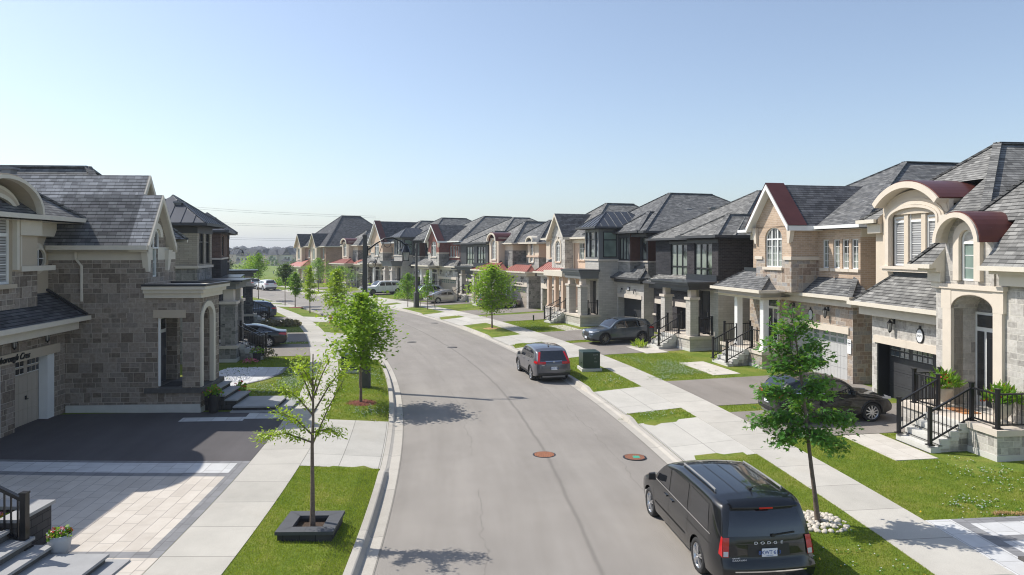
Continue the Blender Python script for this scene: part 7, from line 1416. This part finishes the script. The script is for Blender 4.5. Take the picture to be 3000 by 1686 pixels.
# ---------------------------------------------------------------- grass blades and clover where the camera sees them
def inpoly(x, y, P):
    c = False; j = len(P) - 1
    for i in range(len(P)):
        if (P[i][1] > y) != (P[j][1] > y) and x < (P[j][0] - P[i][0]) * (y - P[i][1]) / (P[j][1] - P[i][1]) + P[i][0]: c = not c
        j = i
    return c
def blades(name, regs, per, hgt, mat, label, wd=.006):
    m = MB(mat); V, Fc = m.v, m.f
    for s0, s1, d0, d1, ex in regs:
        n = int((s1 - s0) * abs(d1 - d0) * per)
        for k in range(n):
            s, d = s0 + (s1 - s0) * rs.random(), d0 + (d1 - d0) * rs.random()
            if ex and ex(s, d): continue
            x, y, h = cl(s); px, py = x + cos(h) * d, y + sin(h) * d; z = ZT(s, d); a = rs.random() * 6.283; hh = hgt * rs.uniform(.5, 1.3); lx, ly = rs.uniform(-.6, .6) * hh, rs.uniform(-.6, .6) * hh; ca, sa = cos(a) * wd, sin(a) * wd; i = len(V)
            V.append((px - ca, py - sa, z - .005)); V.append((px + ca, py + sa, z - .005)); V.append((px + lx, py + ly, z + hh)); Fc.append((i, i + 1, i + 2))
    m.m = [mat] * len(Fc); m.sm = [False] * len(Fc)
    o = build_fast(m, name, mat); struct(tag(o, label), 'stuff'); return o
def build_fast(m, name, mat):
    me = bpy.data.meshes.new(name); me.from_pydata(m.v, [], m.f); me.materials.append(M[mat]); o = bpy.data.objects.new(name, me); COL.objects.link(o); return o
exR = lambda s, d: (18.2 < s < 20.7 and 9.5 < d < 10.8) or (d > 10.7 and 17 < s < 20.4)
exM = lambda s, d: (30.2 < s < 33.7 and 10.1 < d < 11.6) or (36.6 < s and d > 9.9) or (d > 11 and s < 34.6)
regs = [(9, 19.4, 4.16, 6.24, None), (12, 19.6, -4.17, -6.24, lambda s, d: abs(s - 15) < .55 and abs(d + 5.1) < .55), (14.52, 20.6, 7.61, 12.5, exR)]
blades('grass', regs, 1500, .042, 'blade', 'short mown grass blades on the nearest lawns')
regs2 = [(23.6, 25, 4.16, 6.24, None), (24.02, 24.98, 7.6, 13, None), (28.9, 37, 4.16, 6.24, None), (25.1, 39.4, -4.17, -6.24, None), (29.7, 37.0, 7.61, 11.6, exM), (28.9, 36.5, -7.61, -8.8, None), (29, 33.5, -8.8, -10.2, lambda s, d: d < -8.8 - max(0, 33.4 - s) * .55), (42, 43.2, 4.16, 6.24, None), (41.9, 42.9, 7.61, 13, None), (47.7, 55, 7.61, 11, None), (37, 40.8, -7.61, -11, None)]
blades('grass', regs2, 420, .05, 'blade', 'mown grass blades on the middle lawns', .011)
def clover(regs):
    f = MB('white_petal'); c = MB('clover')
    for s0, d0, rs_, rd_, n in regs:
        for k in range(n):
            s, d = s0 + rs.gauss(0, rs_), d0 + rs.gauss(0, rd_)
            x, y, h = cl(s); p = Vector((x + cos(h) * d, y + sin(h) * d, ZT(s, d) + rs.uniform(.03, .07))); q = .016
            f.poly([p + Vector((q, 0, 0)), p + Vector((0, q, 0)), p + Vector((-q, 0, 0)), p + Vector((0, -q, 0))]); f.poly([p + Vector((q, 0, -.008)), p + Vector((0, 0, q)), p + Vector((-q, 0, -.008))])
            for j in range(3): w_ = p + Vector((rs.uniform(-.08, .08), rs.uniform(-.08, .08), -.03)); r = .025; c.poly([w_ + Vector((r, 0, 0)), w_ + Vector((0, r, .01)), w_ + Vector((-r, 0, 0)), w_ + Vector((0, -r, .01))])
    struct(tag(build_fast(f, 'clover_flowers', 'white_petal'), 'white clover flowers scattered in the lawns'), 'stuff'); struct(tag(build_fast(c, 'clover', 'clover'), 'low clover leaves in the lawns'), 'stuff')
clover([(16.6, 11.0, .7, .6, 110), (15.2, 9.3, .25, .35, 70), (31.8, 8.7, .5, .5, 240), (33.2, 9.6, .8, .35, 260), (31.2, 9.5, .35, .45, 120), (30.3, 7.9, .25, .25, 60), (34.6, 8.6, .9, .2, 90), (30.6, 5.5, .7, .3, 60), (24.3, 5.0, .3, .5, 50), (32.5, -8.2, 1.2, .35, 420), (34.8, -8.0, 1.0, .3, 260), (34.5, -4.9, 1.4, .35, 190), (26.2, -4.8, .5, .4, 90), (31.0, -9.2, .8, .5, 220), (46.8, -8.8, .3, .9, 80), (51, 8.4, 1.2, .5, 60), (13, 5.2, .8, .5, 24), (54, -9, .5, .8, 120), (56, -5.3, 1, .3, 40)])
yf = MB('yellow_petal')
for s, d in ((12.9, 4.5), (12.6, 4.75), (14.8, 7.72), (11.9, 5.6), (12.2, 6.0), (11.5, 5.1), (29.1, 4.3), (27.0, -4.3)):
    p = GP(s, d, .07)
    for k in range(3): leafquad(yf, p, .035)
struct(build_fast(yf, 'dandelion_flowers', 'yellow_petal'), 'stuff')

# ---------------------------------------------------------------- air
m = bpy.data.materials.new('haze'); m.use_nodes = True; t_ = m.node_tree; t_.nodes.remove(t_.nodes['Principled BSDF']); pv = t_.nodes.new('ShaderNodeVolumePrincipled'); pv.inputs['Color'].default_value = (.86, .92, 1, 1); pv.inputs['Density'].default_value = .00045; pv.inputs['Anisotropy'].default_value = .3
t_.links.new(pv.outputs[0], t_.nodes['Material Output'].inputs['Volume']); M['haze'] = m
hz = MB('haze'); hz.box(-2450, 1550, -110, 2650, -7, 46); o = hz.build('haze'); o['kind'] = 'stuff'
